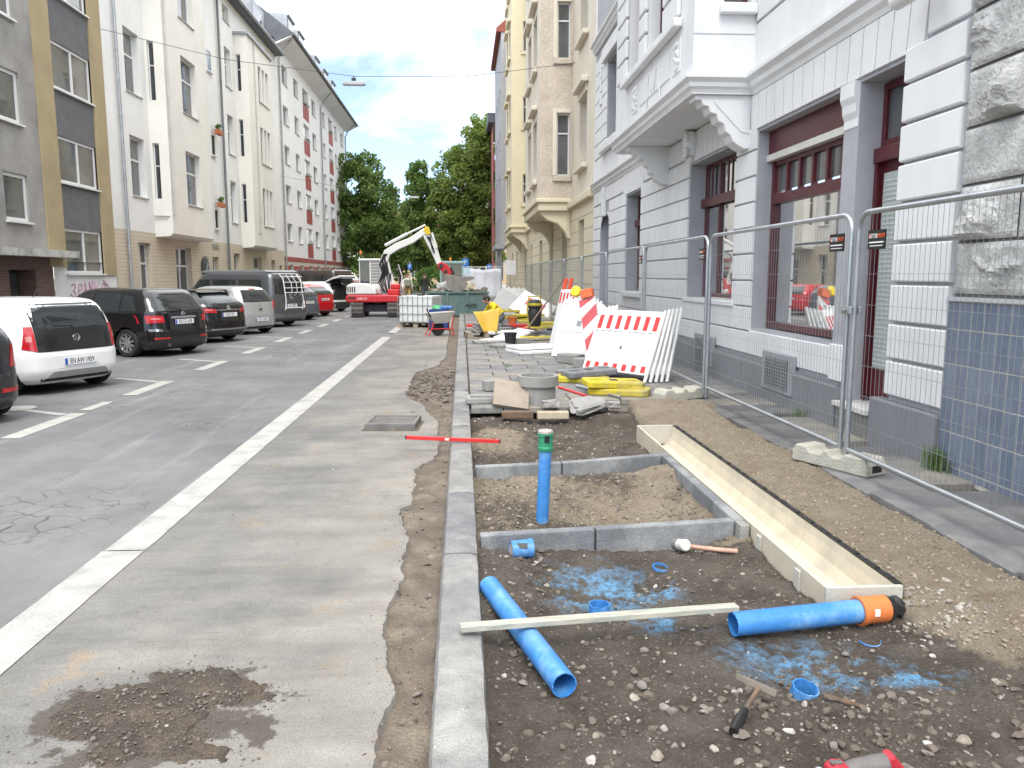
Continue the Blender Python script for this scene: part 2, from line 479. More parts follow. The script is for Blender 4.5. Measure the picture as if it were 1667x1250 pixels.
# damp earth spilled on the patch, bottom left
DIRT = [(-1.54, 2.76), (-1.53, 2.99), (-1.44, 3.05), (-1.24, 3.06), (-1.27, 3.14), (-1.17, 3.16), (-1.03, 3.19), (-0.95, 3.1), (-0.76, 2.98), (-0.75, 2.91), (-0.86, 2.92), (-0.88, 2.89), (-0.99, 2.89), (-0.97, 2.81), (-1.0, 2.72), (-0.93, 2.69), (-0.92, 2.62), (-0.83, 2.6), (-0.81, 2.53), (-0.94, 2.54), (-1.11, 2.58), (-1.16, 2.55), (-1.23, 2.52), (-1.32, 2.59), (-1.29, 2.67), (-1.41, 2.69)]
def inside(p, poly):
    x, y = p; c = False
    for (xa, ya), (xb, yb) in zip(poly, poly[1:] + poly[:1]):
        if (ya > y) != (yb > y) and x < (xb - xa) * (y - ya) / (yb - ya) + xa: c = not c
    return c
def dirt_h(x, y):
    xx = x + .03 * fbm(x * 14, y * 14); yy = y + .03 * fbm(x * 14, y * 14, 4)
    return (x, y, .018 + .010 * max(0, fbm(x * 9, y * 9, 2) + .2) + .006 * fbm(x * 40, y * 40) if inside((xx, yy), DIRT) else -.02)
me = grid_mesh('spilled_earth', -1.75, -.6, 2.5, 3.25, .012, .012, dirt_h)
bm = bmesh.new(); bm.from_mesh(me)
bmesh.ops.delete(bm, geom=[f for f in bm.faces if max(v.co.z for v in f.verts) < 0], context='FACES')
for v in bm.verts:
    if v.co.z < 0: v.co.z = .006
bm.to_mesh(me); bm.free()
kind(obj('spilled_earth', me, mat('damp_earth', (.058, .046, .035), .75, var=.3, scale=8, col2=(.09, .068, .048), c2scale=9, bump=.8, bscale=90, fine=(90, .4)), smooth='all'), 'stuff')

# ------------------------------------------------------------------ kerb of worn granite stones
GRAN = [mat('kerb_granite_%d' % i, c, .85, var=.2, scale=7, col2=c2, c2scale=4, bump=.35, bscale=70, fine=(140, .22)) for i, (c, c2) in enumerate(
    [((.20, .196, .19), (.265, .258, .245)), ((.155, .155, .16), (.235, .228, .22)), ((.23, .222, .21), (.17, .17, .17))])]
kerb = kind(MB().box(-.10, .06, -3, 60, -.3, .05).build('kerb', GRAN[1]), 'structure')
joints = [-2.0, -.6, 1.1, 4.22, 5.45, 6.27, 6.98, 7.98, 8.55, 9.5, 10.5, 11.35, 12.4, 13.3, 14.4, 15.4, 16.4, 17.5, 18.5, 19.5, 20.6, 21.6, 22.6, 23.7, 24.8, 25.8, 27, 28, 29, 30.2, 31.2, 32.4, 33.5, 34.6, 36]
rg = random.Random(3)
for i, (ya, yb) in enumerate(zip(joints, joints[1:])):
    mb = MB()
    n = max(6, int((yb - ya) / .1)); ring = [(-.13, -.05), (-.122, .085), (-.108, .118), (-.06, .124), (.03, .123), (.07, .114), (.078, .07), (.078, -.25)]
    vs = []; fs = []; dz = rg.uniform(-.006, .004)
    for k in range(n + 1):
        t = k / n; y = ya + .006 + (yb - ya - .012) * t; e = -.006 if k in (0, n) else 0
        for j, (x, z) in enumerate(ring):
            w = .005 * fbm(x * 30 + i * 9, y * 9, z * 20)
            vs.append((x + w, y, z + dz + (w + e if j in (2, 3, 4, 5) else 0)))
    m_ = len(ring)
    for k in range(n):
        for j in range(m_ - 1):
            a = k * m_ + j; fs.append((a, a + 1, a + m_ + 1, a + m_))
    fs += [tuple(range(m_ - 1, -1, -1)), tuple(range(n * m_, (n + 1) * m_))]
    mb.add(vs, [tuple(reversed(f)) for f in fs])
    mb.build('kerbstone', GRAN[(i * 7 + i // 3) % 3 if ya > 4 else 0], kerb, smooth=True)

# ------------------------------------------------------------------ pavement of concrete slabs
SLABM = [mat('slab_%d' % i, c, .85, var=.16, scale=5, col2=c2, c2scale=2.2, bump=.25, bscale=90, fine=(150, .15)) for i, (c, c2) in enumerate(
    [((.155, .155, .16), (.22, .213, .20)), ((.20, .193, .18), (.27, .24, .20)), ((.12, .12, .123), (.175, .17, .165))])]
pave = kind(MB().add([(.07, 9.0, .06), (3.9, 9.0, .06), (3.9, 92, .06), (.07, 92, .06)], [(0, 1, 2, 3)]).add([(2.9, -4, .06), (3.9, -4, .06), (3.9, 9, .06), (2.9, 9, .06)], [(0, 1, 2, 3)])
            .build('pavement', mat('slab_bed', (.12, .105, .085), .9, bump=.3)), 'structure')
slab_mesh = {}
def slab_me(w, d, v):
    k = (round(w, 2), round(d, 2), v)
    if k not in slab_mesh:
        b_ = .006
        mb = MB().add([(-w / 2, -d / 2, -.06), (w / 2, -d / 2, -.06), (w / 2, d / 2, -.06), (-w / 2, d / 2, -.06),
                       (-w / 2, -d / 2, -b_), (w / 2, -d / 2, -b_), (w / 2, d / 2, -b_), (-w / 2, d / 2, -b_),
                       (-w / 2 + b_, -d / 2 + b_, 0), (w / 2 - b_, -d / 2 + b_, 0), (w / 2 - b_, d / 2 - b_, 0), (-w / 2 + b_, d / 2 - b_, 0)],
                      [(0, 1, 5, 4), (1, 2, 6, 5), (2, 3, 7, 6), (3, 0, 4, 7), (4, 5, 9, 8), (5, 6, 10, 9), (6, 7, 11, 10), (7, 4, 8, 11), (8, 9, 10, 11), (3, 2, 1, 0)])
        me = bpy.data.meshes.new('paving_slab'); me.from_pydata(mb.v, [], mb.f); me.update(); me.materials.append(SLABM[v]); slab_mesh[k] = me
    return slab_mesh[k]
rg = random.Random(5)
def slab(x, y, w, d, tilt=.006):
    o = bpy.data.objects.new('paving_slab', slab_me(w - .016, d - .016, rg.choice((0, 0, 1, 2))))
    col.objects.link(o); o.parent = pave
    o.location = (x + w / 2, y + d / 2, .122 + rg.uniform(-.004, .004)); o.rotation_euler = (rg.uniform(-tilt, tilt), rg.uniform(-tilt, tilt), rg.uniform(-.006, .006))
y = -1.5; r_ = 0
while y < 9.0:                                        # strip left along the houses
    slab(2.88 - (.03 if r_ % 2 else .0), y, .50, .75, .01); slab(3.38, y + (.2 if r_ % 2 else 0), .44, .75)
    y += .75; r_ += 1
rows = []
y = 9.02
while y < 31:
    x = .09; k = 0
    first = .62 if len(rows) % 2 else .38
    while x < 3.78:
        w = first if k == 0 else .62
        w = min(w, 3.82 - x)
        if w > .1 and not (y < 9.4 and 1.2 < x < 2.0): slab(x, y, w, .5)
        x += w; k += 1
    rows.append(y); y += .5
kind(MB().add([(.08, 31.1, .119), (3.85, 31.1, .119), (3.85, 92, .119), (.08, 92, .119)], [(0, 1, 2, 3)]).build('far_pavement', SLABM[1]), 'structure')
# pavement on the far side of the street
kind(MB().box(-12.2, -9.75, -6, 92, -.2, .11).build('left_pavement', SLABM[0]), 'structure')
kind(MB().box(-9.748, -9.6, -6, 92, -.2, .125).build('left_kerb', GRAN[1]), 'structure')

# ------------------------------------------------------------------ the dug-up strip
def sm(a, b, x):
    t = max(0., min(1., (x - a) / (b - a))); return t * t * (3 - 2 * t)
def soil(x, y):
    """height, sand amount, blue paint dust"""
    nzl = fbm(x * 1.7, y * 1.7, 1.1, 5); nzm = fbm(x * 6, y * 6, 2.2, 4); nzs = fbm(x * 22, y * 22, 3.3, 3)
    z = .03 * nzl + .022 * nzm + .012 * nzs + .006 * fbm(x * 48, y * 48, 6.1, 2)
    sand = 0.; blue = 0.
    border = 2.17 - .22 * sm(3.3, 2.2, y) * 0 + (.42 * sm(3.5, 2.0, y)) + .10 * nzl
    bank = sm(border - .1, border + .14, x) if y < 3.45 else (1. if x > 1.95 else 0.)
    if y < 4.56:
        z += -.0
        z -= .05 * math.exp(-((x - .72) ** 2 + (y - 3.95) ** 2) / .09)
        z += .05 * sm(.55, .1, x) * sm(2.6, 3.6, y)
        z -= .045 * math.exp(-((x - 1.45) ** 2 + (y - 3.02) ** 2) / .12)
        z += .05 * math.exp(-((x - 1.25) ** 2 + (y - 2.62) ** 2) / .10)
        for bx, by, rx, ry in ((.72, 3.98, .36, .42), (1.0, 4.0, .18, .3), (.95, 3.5, .22, .16), (1.5, 3.12, .42, .24), (1.85, 2.95, .25, .12)):
            q = ((x - bx) / rx) ** 2 + ((y - by) / ry) ** 2
            blue = max(blue, math.exp(-q * 1.6))
        blue *= max(0., min(1.3, .62 + 1.3 * nzm + .9 * nzs))
    elif y < 6.35 and x < 1.8:
        z += -.03 - .11 * math.exp(-((x - 1.08) ** 2 / .16 + (y - 5.45) ** 2 / .10)) + .05 * sm(5.9, 6.2, y) + .07 * math.exp(-((x - .35) ** 2 / .06 + (y - 5.15) ** 2 / .3)) + .06 * sm(1.45, 1.72, x)
        sand = .62 + .5 * nzl - .45 * math.exp(-((x - .75) ** 2 / .12 + (y - 5.05) ** 2 / .04))
    elif x < 1.95:
        z += -.085 + .11 * math.exp(-((x - .45) ** 2 / .12 + (y - 8.1) ** 2 / .25)) - .16 * math.exp(-((x - .52) ** 2 + (y - 6.95) ** 2) / .035) + .05 * math.exp(-((x - .35) ** 2 + (y - 6.75) ** 2) / .02)
        z += .05 * sm(1.2, 1.75, x)
        sand = 1.1 * math.exp(-((x - .35) ** 2 / .12 + (y - 8.0) ** 2 / .3)) + .25 * nzl
    if bank > 0:
        hgt = .065 + .035 * nzl + .014 * nzm - .05 * sm(2.80, 2.90, x) + .03 * sm(2.2, 2.5, x)
        if y > 3.45:
            hgt += .03
        z = z * (1 - bank) + (hgt + .006 * nzs) * bank
        sand = max(sand, bank * (1.05 - .1 * nzm))
    if y > 8.5: z += .08 * sm(8.5, 8.95, y)
    if 1.765 < x < 2.165 and 3.57 < y < 7.82: z = -.17
    return z, max(0., min(1., sand)), max(0., min(1., blue))
X0, X1, Y0, Y1, D = .06, 2.94, .9, 9.06, .02
nx = int((X1 - X0) / D); ny = int((Y1 - Y0) / D)
vs = []; fs = []; aS = []; aB = []
for j in range(ny + 1):
    for i in range(nx + 1):
        x = X0 + (X1 - X0) * i / nx; y = Y0 + (Y1 - Y0) * j / ny
        z, s_, b_ = soil(x, y)
        vs.append((x, y, z)); aS.append(s_); aB.append(b_)
for j in range(ny):
    for i in range(nx):
        a = j * (nx + 1) + i; fs.append((a, a + 1, a + nx + 2, a + nx + 1))
me = bpy.data.meshes.new('excavated_soil'); me.from_pydata(vs, [], fs); me.update()
for nm, arr in (('sand', aS), ('blue', aB)):
    at = me.attributes.new(nm, 'FLOAT', 'POINT'); at.data.foreach_set('value', arr)
m, n, l, b = node_mat('soil')
g = n.new('ShaderNodeNewGeometry'); Pn = g.outputs['Position']
aS_ = n.new('ShaderNodeAttribute'); aS_.attribute_name = 'sand'; aB_ = n.new('ShaderNodeAttribute'); aB_.attribute_name = 'blue'
c = mixc(n, l, ramp(n, l, noise_n(n, l, Pn, 3.5, 7, .65), .38, .62), (.112, .092, .074), (.19, .163, .136))
sd = mixc(n, l, ramp(n, l, noise_n(n, l, Pn, 5, 7, .65), .35, .65), (.32, .26, .185), (.41, .35, .265))
c = mixc(n, l, ramp(n, l, math_n(n, l, 'ADD', aS_.outputs['Fac'], ramp(n, l, noise_n(n, l, Pn, 18, 4), .3, .7, -.25, .25)), .3, .7), c, sd)
c = mixc(n, l, ramp(n, l, noise_n(n, l, Pn, 75, 4, .7), .3, .7, 0., .42), c, (.05, .04, .03), 'MULTIPLY')  # crevice shade of the soil put into the colour as fine dark mottle
c = mixc(n, l, ramp(n, l, noise_n(n, l, Pn, 55, 3, .6), .62, .74, 0., .6), c, (.42, .39, .35))
bf = ramp(n, l, math_n(n, l, 'MULTIPLY', aB_.outputs['Fac'], ramp(n, l, noise_n(n, l, Pn, 28, 5, .7), .35, .6, .25, 1.3)), .10, 1.0, 0., .85)
c = mixc(n, l, bf, c, (.20, .46, .74))
l.new(c, b.inputs['Base Color']); b.inputs['Roughness'].default_value = .92; b.inputs['Specular IOR Level'].default_value = .2
bp = n.new('ShaderNodeBump'); bp.inputs['Strength'].default_value = 1.; bp.inputs['Distance'].default_value = .035
l.new(noise_n(n, l, Pn, 70, 6, .7), bp.inputs['Height']); l.new(bp.outputs[0], b.inputs['Normal'])
kind(obj('excavated_soil', me, m, smooth='all'), 'structure')

# loose stones and gravel lying in the trench, the gutter and on the spilled earth
ico_v = []
ph_ = (1 + 5 ** .5) / 2
for a, b2 in ((-1, ph_), (1, ph_), (-1, -ph_), (1, -ph_)):
    ico_v += [(a, b2, 0)]
for a, b2 in ((-1, ph_), (1, ph_), (-1, -ph_), (1, -ph_)):
    ico_v += [(0, a, b2)]
for a, b2 in ((-1, ph_), (1, ph_), (-1, -ph_), (1, -ph_)):
    ico_v += [(b2, 0, a)]
ico_v = np.array(ico_v, float) / math.sqrt(1 + ph_ ** 2)
bm = bmesh.new()
for p in ico_v: bm.verts.new(p)
res = bmesh.ops.convex_hull(bm, input=bm.verts)
bm.verts.ensure_lookup_table(); bm.verts.index_update()
ico_f = np.array([[v.index for v in f.verts] for f in bm.faces]); bm.free()
bm = bmesh.new(); bmesh.ops.create_icosphere(bm, subdivisions=2, radius=1); bm.verts.index_update()
big_v = np.array([tuple(v.co) for v in bm.verts]); big_f = np.array([[v.index for v in f.verts] for f in bm.faces]); bm.free()
def stones(name, pts, mtl):
    """pts: (x, y, z, size, tone); larger stones get a finer, rounder hull"""
    rs = np.random.RandomState(11); V = []; F = []; T = []; off = 0
    for k, (x, y, z, s_, tn) in enumerate(pts):
        if s_ > .011:
            d1 = rs.normal(size=(11, 3)); d1 /= np.linalg.norm(d1, axis=1)[:, None]; h1 = rs.uniform(.42, .86, 11)
            base = big_v.copy()
            for dd, hh in zip(d1, h1):              # plane cuts give broken faces with rounded edges
                t = base @ dd; ov = np.clip(t - hh, 0, None); base = base - ov[:, None] * dd[None, :] * .98
            q = base * (1 + rs.uniform(-.03, .03, (len(base), 1))); ff = big_f
        else:
            q = ico_v * (1 + rs.uniform(-.2, .2, (12, 1))); ff = ico_f
        q = q * (s_ * np.array([rs.uniform(.8, 1.3), rs.uniform(.65, 1.05), rs.uniform(.45, .85)]))
        a = rs.uniform(0, 2 * PI); t = rs.uniform(-.5, .5); ca, sa, ct, st_ = math.cos(a), math.sin(a), math.cos(t), math.sin(t)
        q = q @ np.array([[1, 0, 0], [0, ct, st_], [0, -st_, ct]]) @ np.array([[ca, sa, 0], [-sa, ca, 0], [0, 0, 1]])
        V.append(q + np.array([x, y, z])); F.append(ff + off); T.append(np.full(len(q), tn)); off += len(q)
    V = np.concatenate(V); F = np.concatenate(F); T = np.concatenate(T)
    me = bpy.data.meshes.new(name); me.from_pydata(V.tolist(), [], F.tolist()); me.update()
    at = me.attributes.new('tone', 'FLOAT', 'POINT'); at.data.foreach_set('value', T.astype(float))
    return kind(obj(name, me, mtl, smooth=True), 'stuff')
m, n, l, b = node_mat('stone')
at = n.new('ShaderNodeAttribute'); at.attribute_name = 'tone'
cr = n.new('ShaderNodeValToRGB'); e = cr.color_ramp.elements
e[0].position = 0; e[0].color = (.085, .068, .053, 1); e[1].position = 1; e[1].color = (.46, .44, .40, 1)
for p_, c_ in ((.35, (.135, .11, .088)), (.6, (.19, .176, .162)), (.8, (.27, .235, .19))):
    q_ = e.new(p_); q_.color = (*c_, 1)
l.new(at.outputs['Fac'], cr.inputs[0])
g = n.new('ShaderNodeNewGeometry')
cc = mixc(n, l, ramp(n, l, noise_n(n, l, g.outputs['Position'], 60, 5), .3, .7, 0, .6), cr.outputs[0], (.12, .10, .08))
l.new(cc, b.inputs['Base Color']); b.inputs['Roughness'].default_value = .85
STONE = m
rg = random.Random(21); pts = []
def sz(lo, hi): return lo * (hi / lo) ** (rg.random() ** 2.6)
for _ in range(9000):
    y = 1.7 + 2.85 * rg.random() ** 1.1; x = rg.uniform(.1, 2.8)
    z, s_, b_ = soil(x, y)
    if s_ > .6 and rg.random() < .86: continue
    dens = .55 + .9 * fbm(x * 2.2, y * 2.2, 7)
    if y < 2.85 and .9 < x < 2.2: dens += .4
    if rg.random() > dens: continue
    s0 = sz(.0035, .030 if (y < 3 or x < .5) else .019)
    pts.append((x, y, z + s0 * .15, s0, (rg.uniform(.0, .3) if rg.random() < .55 else min(1, max(0, rg.gauss(.55, .22) + (.3 if rg.random() < .12 else 0))))))
for _ in range(2600):
    y = rg.uniform(4.6, 8.9); x = rg.uniform(.1, 1.75); z, s_, b_ = soil(x, y)
    s0 = sz(.006, .024); pts.append((x, y, z + s0 * .15, s0, min(1, max(0, rg.gauss(.5, .25)))))
for _ in range(900):
    y = rg.uniform(1.8, 8.9); x = rg.uniform(2.2, 2.86); z, s_, b_ = soil(x, y)
    s0 = sz(.004, .013); pts.append((x, y, z + s0 * .1, s0, rg.gauss(.7, .12)))
for _ in range(160):
    x = rg.gauss(2.22, .1); y = rg.gauss(3.45, .16); z, s_, b_ = soil(x, y); s0 = sz(.008, .026); pts.append((x, y, z + s0 * .1, s0, rg.uniform(.6, 1)))
stones('trench_gravel', pts, STONE)
pts = []
for _ in range(4200):
    y = rg.uniform(1.8, 8.9); x = rg.uniform(2.0, 2.9); z, s_, b_ = soil(x, y)
    if s_ < .5 or (y > 3.5 and x < 2.19): continue
    s0 = sz(.004, .019); pts.append((x, y, z + s0 * .05, s0, rg.random()))
for _ in range(1200):
    y = rg.uniform(4.7, 6.2); x = rg.uniform(.12, 1.66); z, s_, b_ = soil(x, y); s0 = sz(.004, .016); pts.append((x, y, z + s0 * .05, s0, rg.random()))
stones('sand_clods', pts, mat('sand_clod', (.24, .195, .138), .95, var=.25, scale=12, col2=(.30, .252, .19), c2scale=9, bump=.5, bscale=80))
pts = []
for _ in range(1500):
    x = rg.uniform(-1.6, -.7); y = rg.uniform(2.5, 3.2)
    if inside((x, y), DIRT) and fbm(x * 3, y * 3, 4) > -.25 and abs(x + 1.15) + abs(y - 2.85) < .42: pts.append((x, y, .024, sz(.003, .011), rg.gauss(.3, .2)))
for _ in range(420):
    y = rg.uniform(2, 16); x = rg.uniform(edge_x(y), -.14); pts.append((x, y, -.008, sz(.004, .022), rg.gauss(.45, .25)))
for _ in range(120):
    y = rg.uniform(2, 14); x = rg.uniform(-1.8, -.2); pts.append((x, y, .014, sz(.003, .012), rg.gauss(.4, .3)))
for _ in range(700):
    y = rg.gauss(12.0, .9); x = rg.uniform(-.8, -.15); pts.append((x, y, .0, sz(.01, .07), rg.gauss(.3, .15)))
for _ in range(260):
    y = rg.uniform(9, 12); x = rg.uniform(.1, 2.6); pts.append((x, y, .124, sz(.004, .02), rg.gauss(.55, .25)))
for _ in range(700):
    a = rg.choice(DIRT); x, y = a[0] + rg.gauss(0, .07), a[1] + rg.gauss(0, .06); pts.append((x, y, .015, sz(.002, .008), rg.gauss(.2, .15)))
for _ in range(500):
    y = rg.uniform(1.9, 9); x = edge_x(y) - abs(rg.gauss(0, .05)); pts.append((x, y, .014, sz(.002, .008), rg.gauss(.35, .2)))
stones('road_grit', pts, STONE)
# ================================================================== houses
def plX(X, nx):                       # facade plane: u = Y, v = z, d outwards
    return lambda u, v, d: (X + nx * d, u, v)
def plY(Y):                           # side wall facing the camera: u = X
    return lambda u, v, d: (u, Y - d, v)
def pbox(mb, pl, u0, u1, v0, v1, d0, d1):
    c_ = [pl(u, v, d) for d in (d0, d1) for v in (v0, v1) for u in (u0, u1)]
    return mb.add(c_, [(0, 2, 3, 1), (4, 5, 7, 6), (0, 1, 5, 4), (2, 6, 7, 3), (0, 4, 6, 2), (1, 3, 7, 5)])
def wall(name, pl, u0, u1, v0, v1, ops, m, parent, depth=.25):
    us = sorted({u0, u1, *[o[0] for o in ops], *[o[1] for o in ops]}); vs_ = sorted({v0, v1, *[o[2] for o in ops], *[o[3] for o in ops]})
    us = [u for u in us if u0 <= u <= u1]; vs_ = [v for v in vs_ if v0 <= v <= v1]
    mb = MB()
    hole = lambda u, v: any(o[0] < u < o[1] and o[2] < v < o[3] for o in ops)
    for i in range(len(us) - 1):
        for j in range(len(vs_) - 1):
            if hole((us[i] + us[i + 1]) / 2, (vs_[j] + vs_[j + 1]) / 2): continue
            a, b_, c_, d_ = us[i], us[i + 1], vs_[j], vs_[j + 1]
            mb.add([pl(a, c_, 0), pl(b_, c_, 0), pl(b_, d_, 0), pl(a, d_, 0)], [(0, 1, 2, 3)])
    for (a, b_, c_, d_, *_) in ops:
        mb.add([pl(a, c_, 0), pl(b_, c_, 0), pl(b_, d_, 0), pl(a, d_, 0), pl(a, c_, -depth), pl(b_, c_, -depth), pl(b_, d_, -depth), pl(a, d_, -depth)],
               [(0, 1, 5, 4), (1, 2, 6, 5), (2, 3, 7, 6), (3, 0, 4, 7)])
    return mb.build(name, m, parent)
def window(parent, pl, u0, u1, v0, v1, d, fm, pm, cols=(.5,), rows=(), fw=.06, th=.06, sill=None, sillm=None, name='window', curtain=None):
    """frame with mullions/transoms as one mesh, each pane a mesh of its own under it. d = recess of the frame's face"""
    mb = MB()
    pbox(mb, pl, u0, u1, v0, v0 + fw, -d - th, -d); pbox(mb, pl, u0, u1, v1 - fw, v1, -d - th, -d)
    pbox(mb, pl, u0, u0 + fw, v0 + fw, v1 - fw, -d - th, -d); pbox(mb, pl, u1 - fw, u1, v0 + fw, v1 - fw, -d - th, -d)
    U = [u0 + fw / 2] + [u0 + (u1 - u0) * c_ for c_ in cols] + [u1 - fw / 2]
    V = [v0 + fw / 2] + [v0 + (v1 - v0) * c_ for c_ in rows] + [v1 - fw / 2]
    for u in U[1:-1]: pbox(mb, pl, u - fw / 2, u + fw / 2, v0 + fw, v1 - fw, -d - th + .004, -d + .006)
    for v in V[1:-1]: pbox(mb, pl, u0 + fw, u1 - fw, v - fw / 2, v + fw / 2, -d - th + .008, -d + .012)
    w = mb.build(name, fm, parent)
    for i in range(len(U) - 1):
        for j in range(len(V) - 1):
            q = MB(); pbox(q, pl, U[i] + fw / 2 - .005, U[i + 1] - fw / 2 + .005, V[j] + fw / 2 - .005, V[j + 1] - fw / 2 + .005, -d - th * .7, -d - th * .45)
            q.build('pane', pm if not isinstance(pm, (list, tuple)) else pm[(i + j * 2) % len(pm)], w)
    if sill:
        q = MB(); pbox(q, pl, u0 - .05, u1 + .05, v0 - .05, v0 - .003, -d, sill); q.build('sill', sillm or fm, w)
    if curtain:
        q = MB(); n_ = 24
        for k in range(n_):
            a = u0 + (u1 - u0) * k / n_; b_ = u0 + (u1 - u0) * (k + 1) / n_
            da = -d - .16 + .02 * math.sin(k * 1.9); db = -d - .16 + .02 * math.sin((k + 1) * 1.9)
            q.add([pl(a, v0, da), pl(b_, v0, db), pl(b_, v1, db), pl(a, v1, da)], [(0, 1, 2, 3)])
        q.build('curtain', curtain, w, smooth='all')
    return w
def pipe(parent, pts, r, m, name='downpipe'):
    mb = MB().path(pts, r, 10)
    d = (Vector(pts[-1]) - Vector(pts[0]))
    o = mb.build(name, m, parent, smooth=True)
    q = MB(); a, b_ = Vector(pts[0]), Vector(pts[1])
    L = (b_ - a).length; k = 1
    while k * 2.2 < L:
        p = a + (b_ - a).normalized() * k * 2.2; dd = (b_ - a).normalized() * .03
        MB().cyl(p - dd, p + dd, r * 1.18, n=10).build('pipe_clamp', m, o, smooth=True); k += 1
    pass
    return o

WHITEF = mat('white_frame', (.72, .72, .71), .45, var=.05, bump=0, spec=.5)
ZINC = mat('zinc', (.36, .38, .40), .5, metal=.5, var=.2, scale=3, bump=.05)
PANE = [glass('pane_%d' % i, c, var=v) for i, (c, v) in enumerate([((.05, .055, .06), .6), ((.10, .105, .11), .5), ((.03, .034, .04), .4), ((.16, .16, .155), .5)])]
CURT = mat('net_curtain', (.62, .62, .60), .9, var=.2, scale=6, bump=.2, stretch=(1, 14, 1))
DARKROOM = mat('dark_room', (.05, .05, .05), .9, var=.3, bump=0)

# ---------------------------------------------------------------- house A: grey roughcast with ochre pilasters, far left
A = thing('apartment_house', 'grey and ochre rendered apartment house with slate-grey panels at the left edge', 'building', (-12, 23, 0))
def atA(o): o.location = (12, -23, 0); return o
GREYST = mat('grey_roughcast', (.33, .315, .295), .95, var=.16, scale=1.2, col2=(.25, .24, .23), c2scale=.7, bump=.7, bscale=28, fine=(40, .12))
OCHRE = mat('ochre_render', (.40, .32, .19), .9, var=.15, scale=2, col2=(.34, .27, .165), c2scale=1, bump=.4, bscale=45)
SLATE = mat('slate_render', (.145, .145, .152), .95, var=.15, scale=3, bump=1., bscale=22, fine=(35, .25))
WHREND = mat('white_render', (.74, .74, .73), .85, var=.06, scale=1.5, bump=.12, bscale=60)
BROWNTILE = None
pl = plX(-12, 1)
opsL = [(21.2, 23.1, 8.45, 9.9), (21.2, 23.12, 5.72, 7.09), (21.99, 23.17, 3.1, 4.38)]
for o in (wall('grey_wall', pl, 10, 23.98, 2.36, 16, opsL, GREYST, A, .22),): atA(o)
atA(wall('recess_wall', plX(-12, 1), 24.94, 27.5, 2.08, 16, [(24.98, 27.5, 1.70 + k * 2.73, 3.07 + k * 2.73) for k in range(0, 5)], SLATE, A, .15))
for y0, y1 in ((23.98, 24.94), (27.5, 28.38)):
    mb = MB(); pbox(mb, pl, y0, y1, 1.9 if y0 < 25 else 1.65, 16, -.2, .05); atA(mb.build('pilaster', OCHRE, A))
mb = MB(); pbox(mb, pl, 24.1, 28.6, -.1, 2.08, -.25, .02)
base = wall('white_base', plX(-12, 1), 24.2, 28.62, .05, 2.07, [(24.98, 27.5, 1.70, 2.07)], WHREND, A, .17); atA(base)
pinkm = mat('pink_paint', (.62, .25, .42), .7, var=.2, bump=0)
# graffiti strokes sprayed on the white base
def stroke(parts, r=.014):
    mb = MB()
    for s_ in parts:
        mb.path([(-11.987, 25.15 + u, .98 + v) for u, v in s_], r, 5)
    return mb
G_ = [[(.0, .35), (.18, .42), (.3, .3), (.12, .2), (.3, .1), (.1, .0), (-.05, .1)], [(.45, .05), (.5, .4), (.7, .38), (.66, .22), (.5, .2)], [(.75, .02), (.9, .45), (1.05, .02)], [(.8, .2), (1.02, .2)],
      [(1.15, .02), (1.2, .44), (1.38, .05), (1.42, .48)], [(1.55, .02), (1.58, .46)], [(1.85, .45), (1.6, .22), (1.9, .0)], [(2.0, .1), (2.15, .42), (2.35, .36), (2.3, .1), (2.05, .06)], [(2.2, .5), (2.6, .3), (2.5, .0)], [(.7, -.12), (.9, -.25), (1.1, -.1)], [(1.25, -.05), (1.2, -.3), (1.5, -.28)]]
atA(stroke(G_).build('graffiti', pinkm, A, smooth='all'))
for k in range(0, 5):
    z0 = 1.70 + 2.73 * k
    atA(window(A, pl, 24.98, 27.48, z0, z0 + 1.37, .04, WHITEF, [PANE[1], PANE[3]], (.52,), (), .085, .07, .09))
for (a, b_, c_, d_) in opsL:
    atA(window(A, pl, a, b_, c_, d_, .06, WHITEF, PANE[1], (), (), .1, .07, .08))
mb = MB(); pbox(mb, pl, 10, 24.7, 2.16, 2.36, -.1, .55); atA(mb.build('canopy', mat('canopy_concrete', (.5, .49, .46), .8, var=.15, col2=(.25, .24, .22), c2scale=2), A))
BRICKT = None
m, n, l, b = node_mat('brown_brick')
t = n.new('ShaderNodeTexCoord'); mpn = n.new('ShaderNodeMapping'); mpn.inputs['Rotation'].default_value = (0, R(90), R(90)); l.new(t.outputs['Object'], mpn.inputs['Vector'])
sepx = n.new('ShaderNodeSeparateXYZ'); l.new(t.outputs['Object'], sepx.inputs[0]); cmb = n.new('ShaderNodeCombineXYZ')
l.new(math_n(n, l, 'ADD', sepx.outputs[1], sepx.outputs[0]), cmb.inputs[0]); l.new(sepx.outputs[2], cmb.inputs[1])
br = n.new('ShaderNodeTexBrick'); br.inputs['Scale'].default_value = 1; br.inputs['Brick Width'].default_value = .24; br.inputs['Row Height'].default_value = .075; br.inputs['Mortar Size'].default_value = .006
br.inputs['Color1'].default_value = (.10, .055, .045, 1); br.inputs['Color2'].default_value = (.15, .08, .06, 1); br.inputs['Mortar'].default_value = (.17, .15, .14, 1)
l.new(cmb.outputs[0], br.inputs['Vector']); l.new(br.outputs['Color'], b.inputs['Base Color']); b.inputs['Roughness'].default_value = .7
atA(wall('brick_porch', pl, 10, 24.18, .05, 2.16, [(21.87, 23.2, .1, 1.8)], m, A, .6))
dm = MB(); pbox(dm, pl, 21.87, 23.2, .1, 1.8, -.56, -.5); dr = atA(dm.build('entrance_door', mat('door_dark', (.025, .027, .028), .4, bump=0), A))
dm = MB(); pbox(dm, pl, 22.5, 23.12, .2, 1.72, -.5, -.48); dm.build('pane', PANE[1], dr)
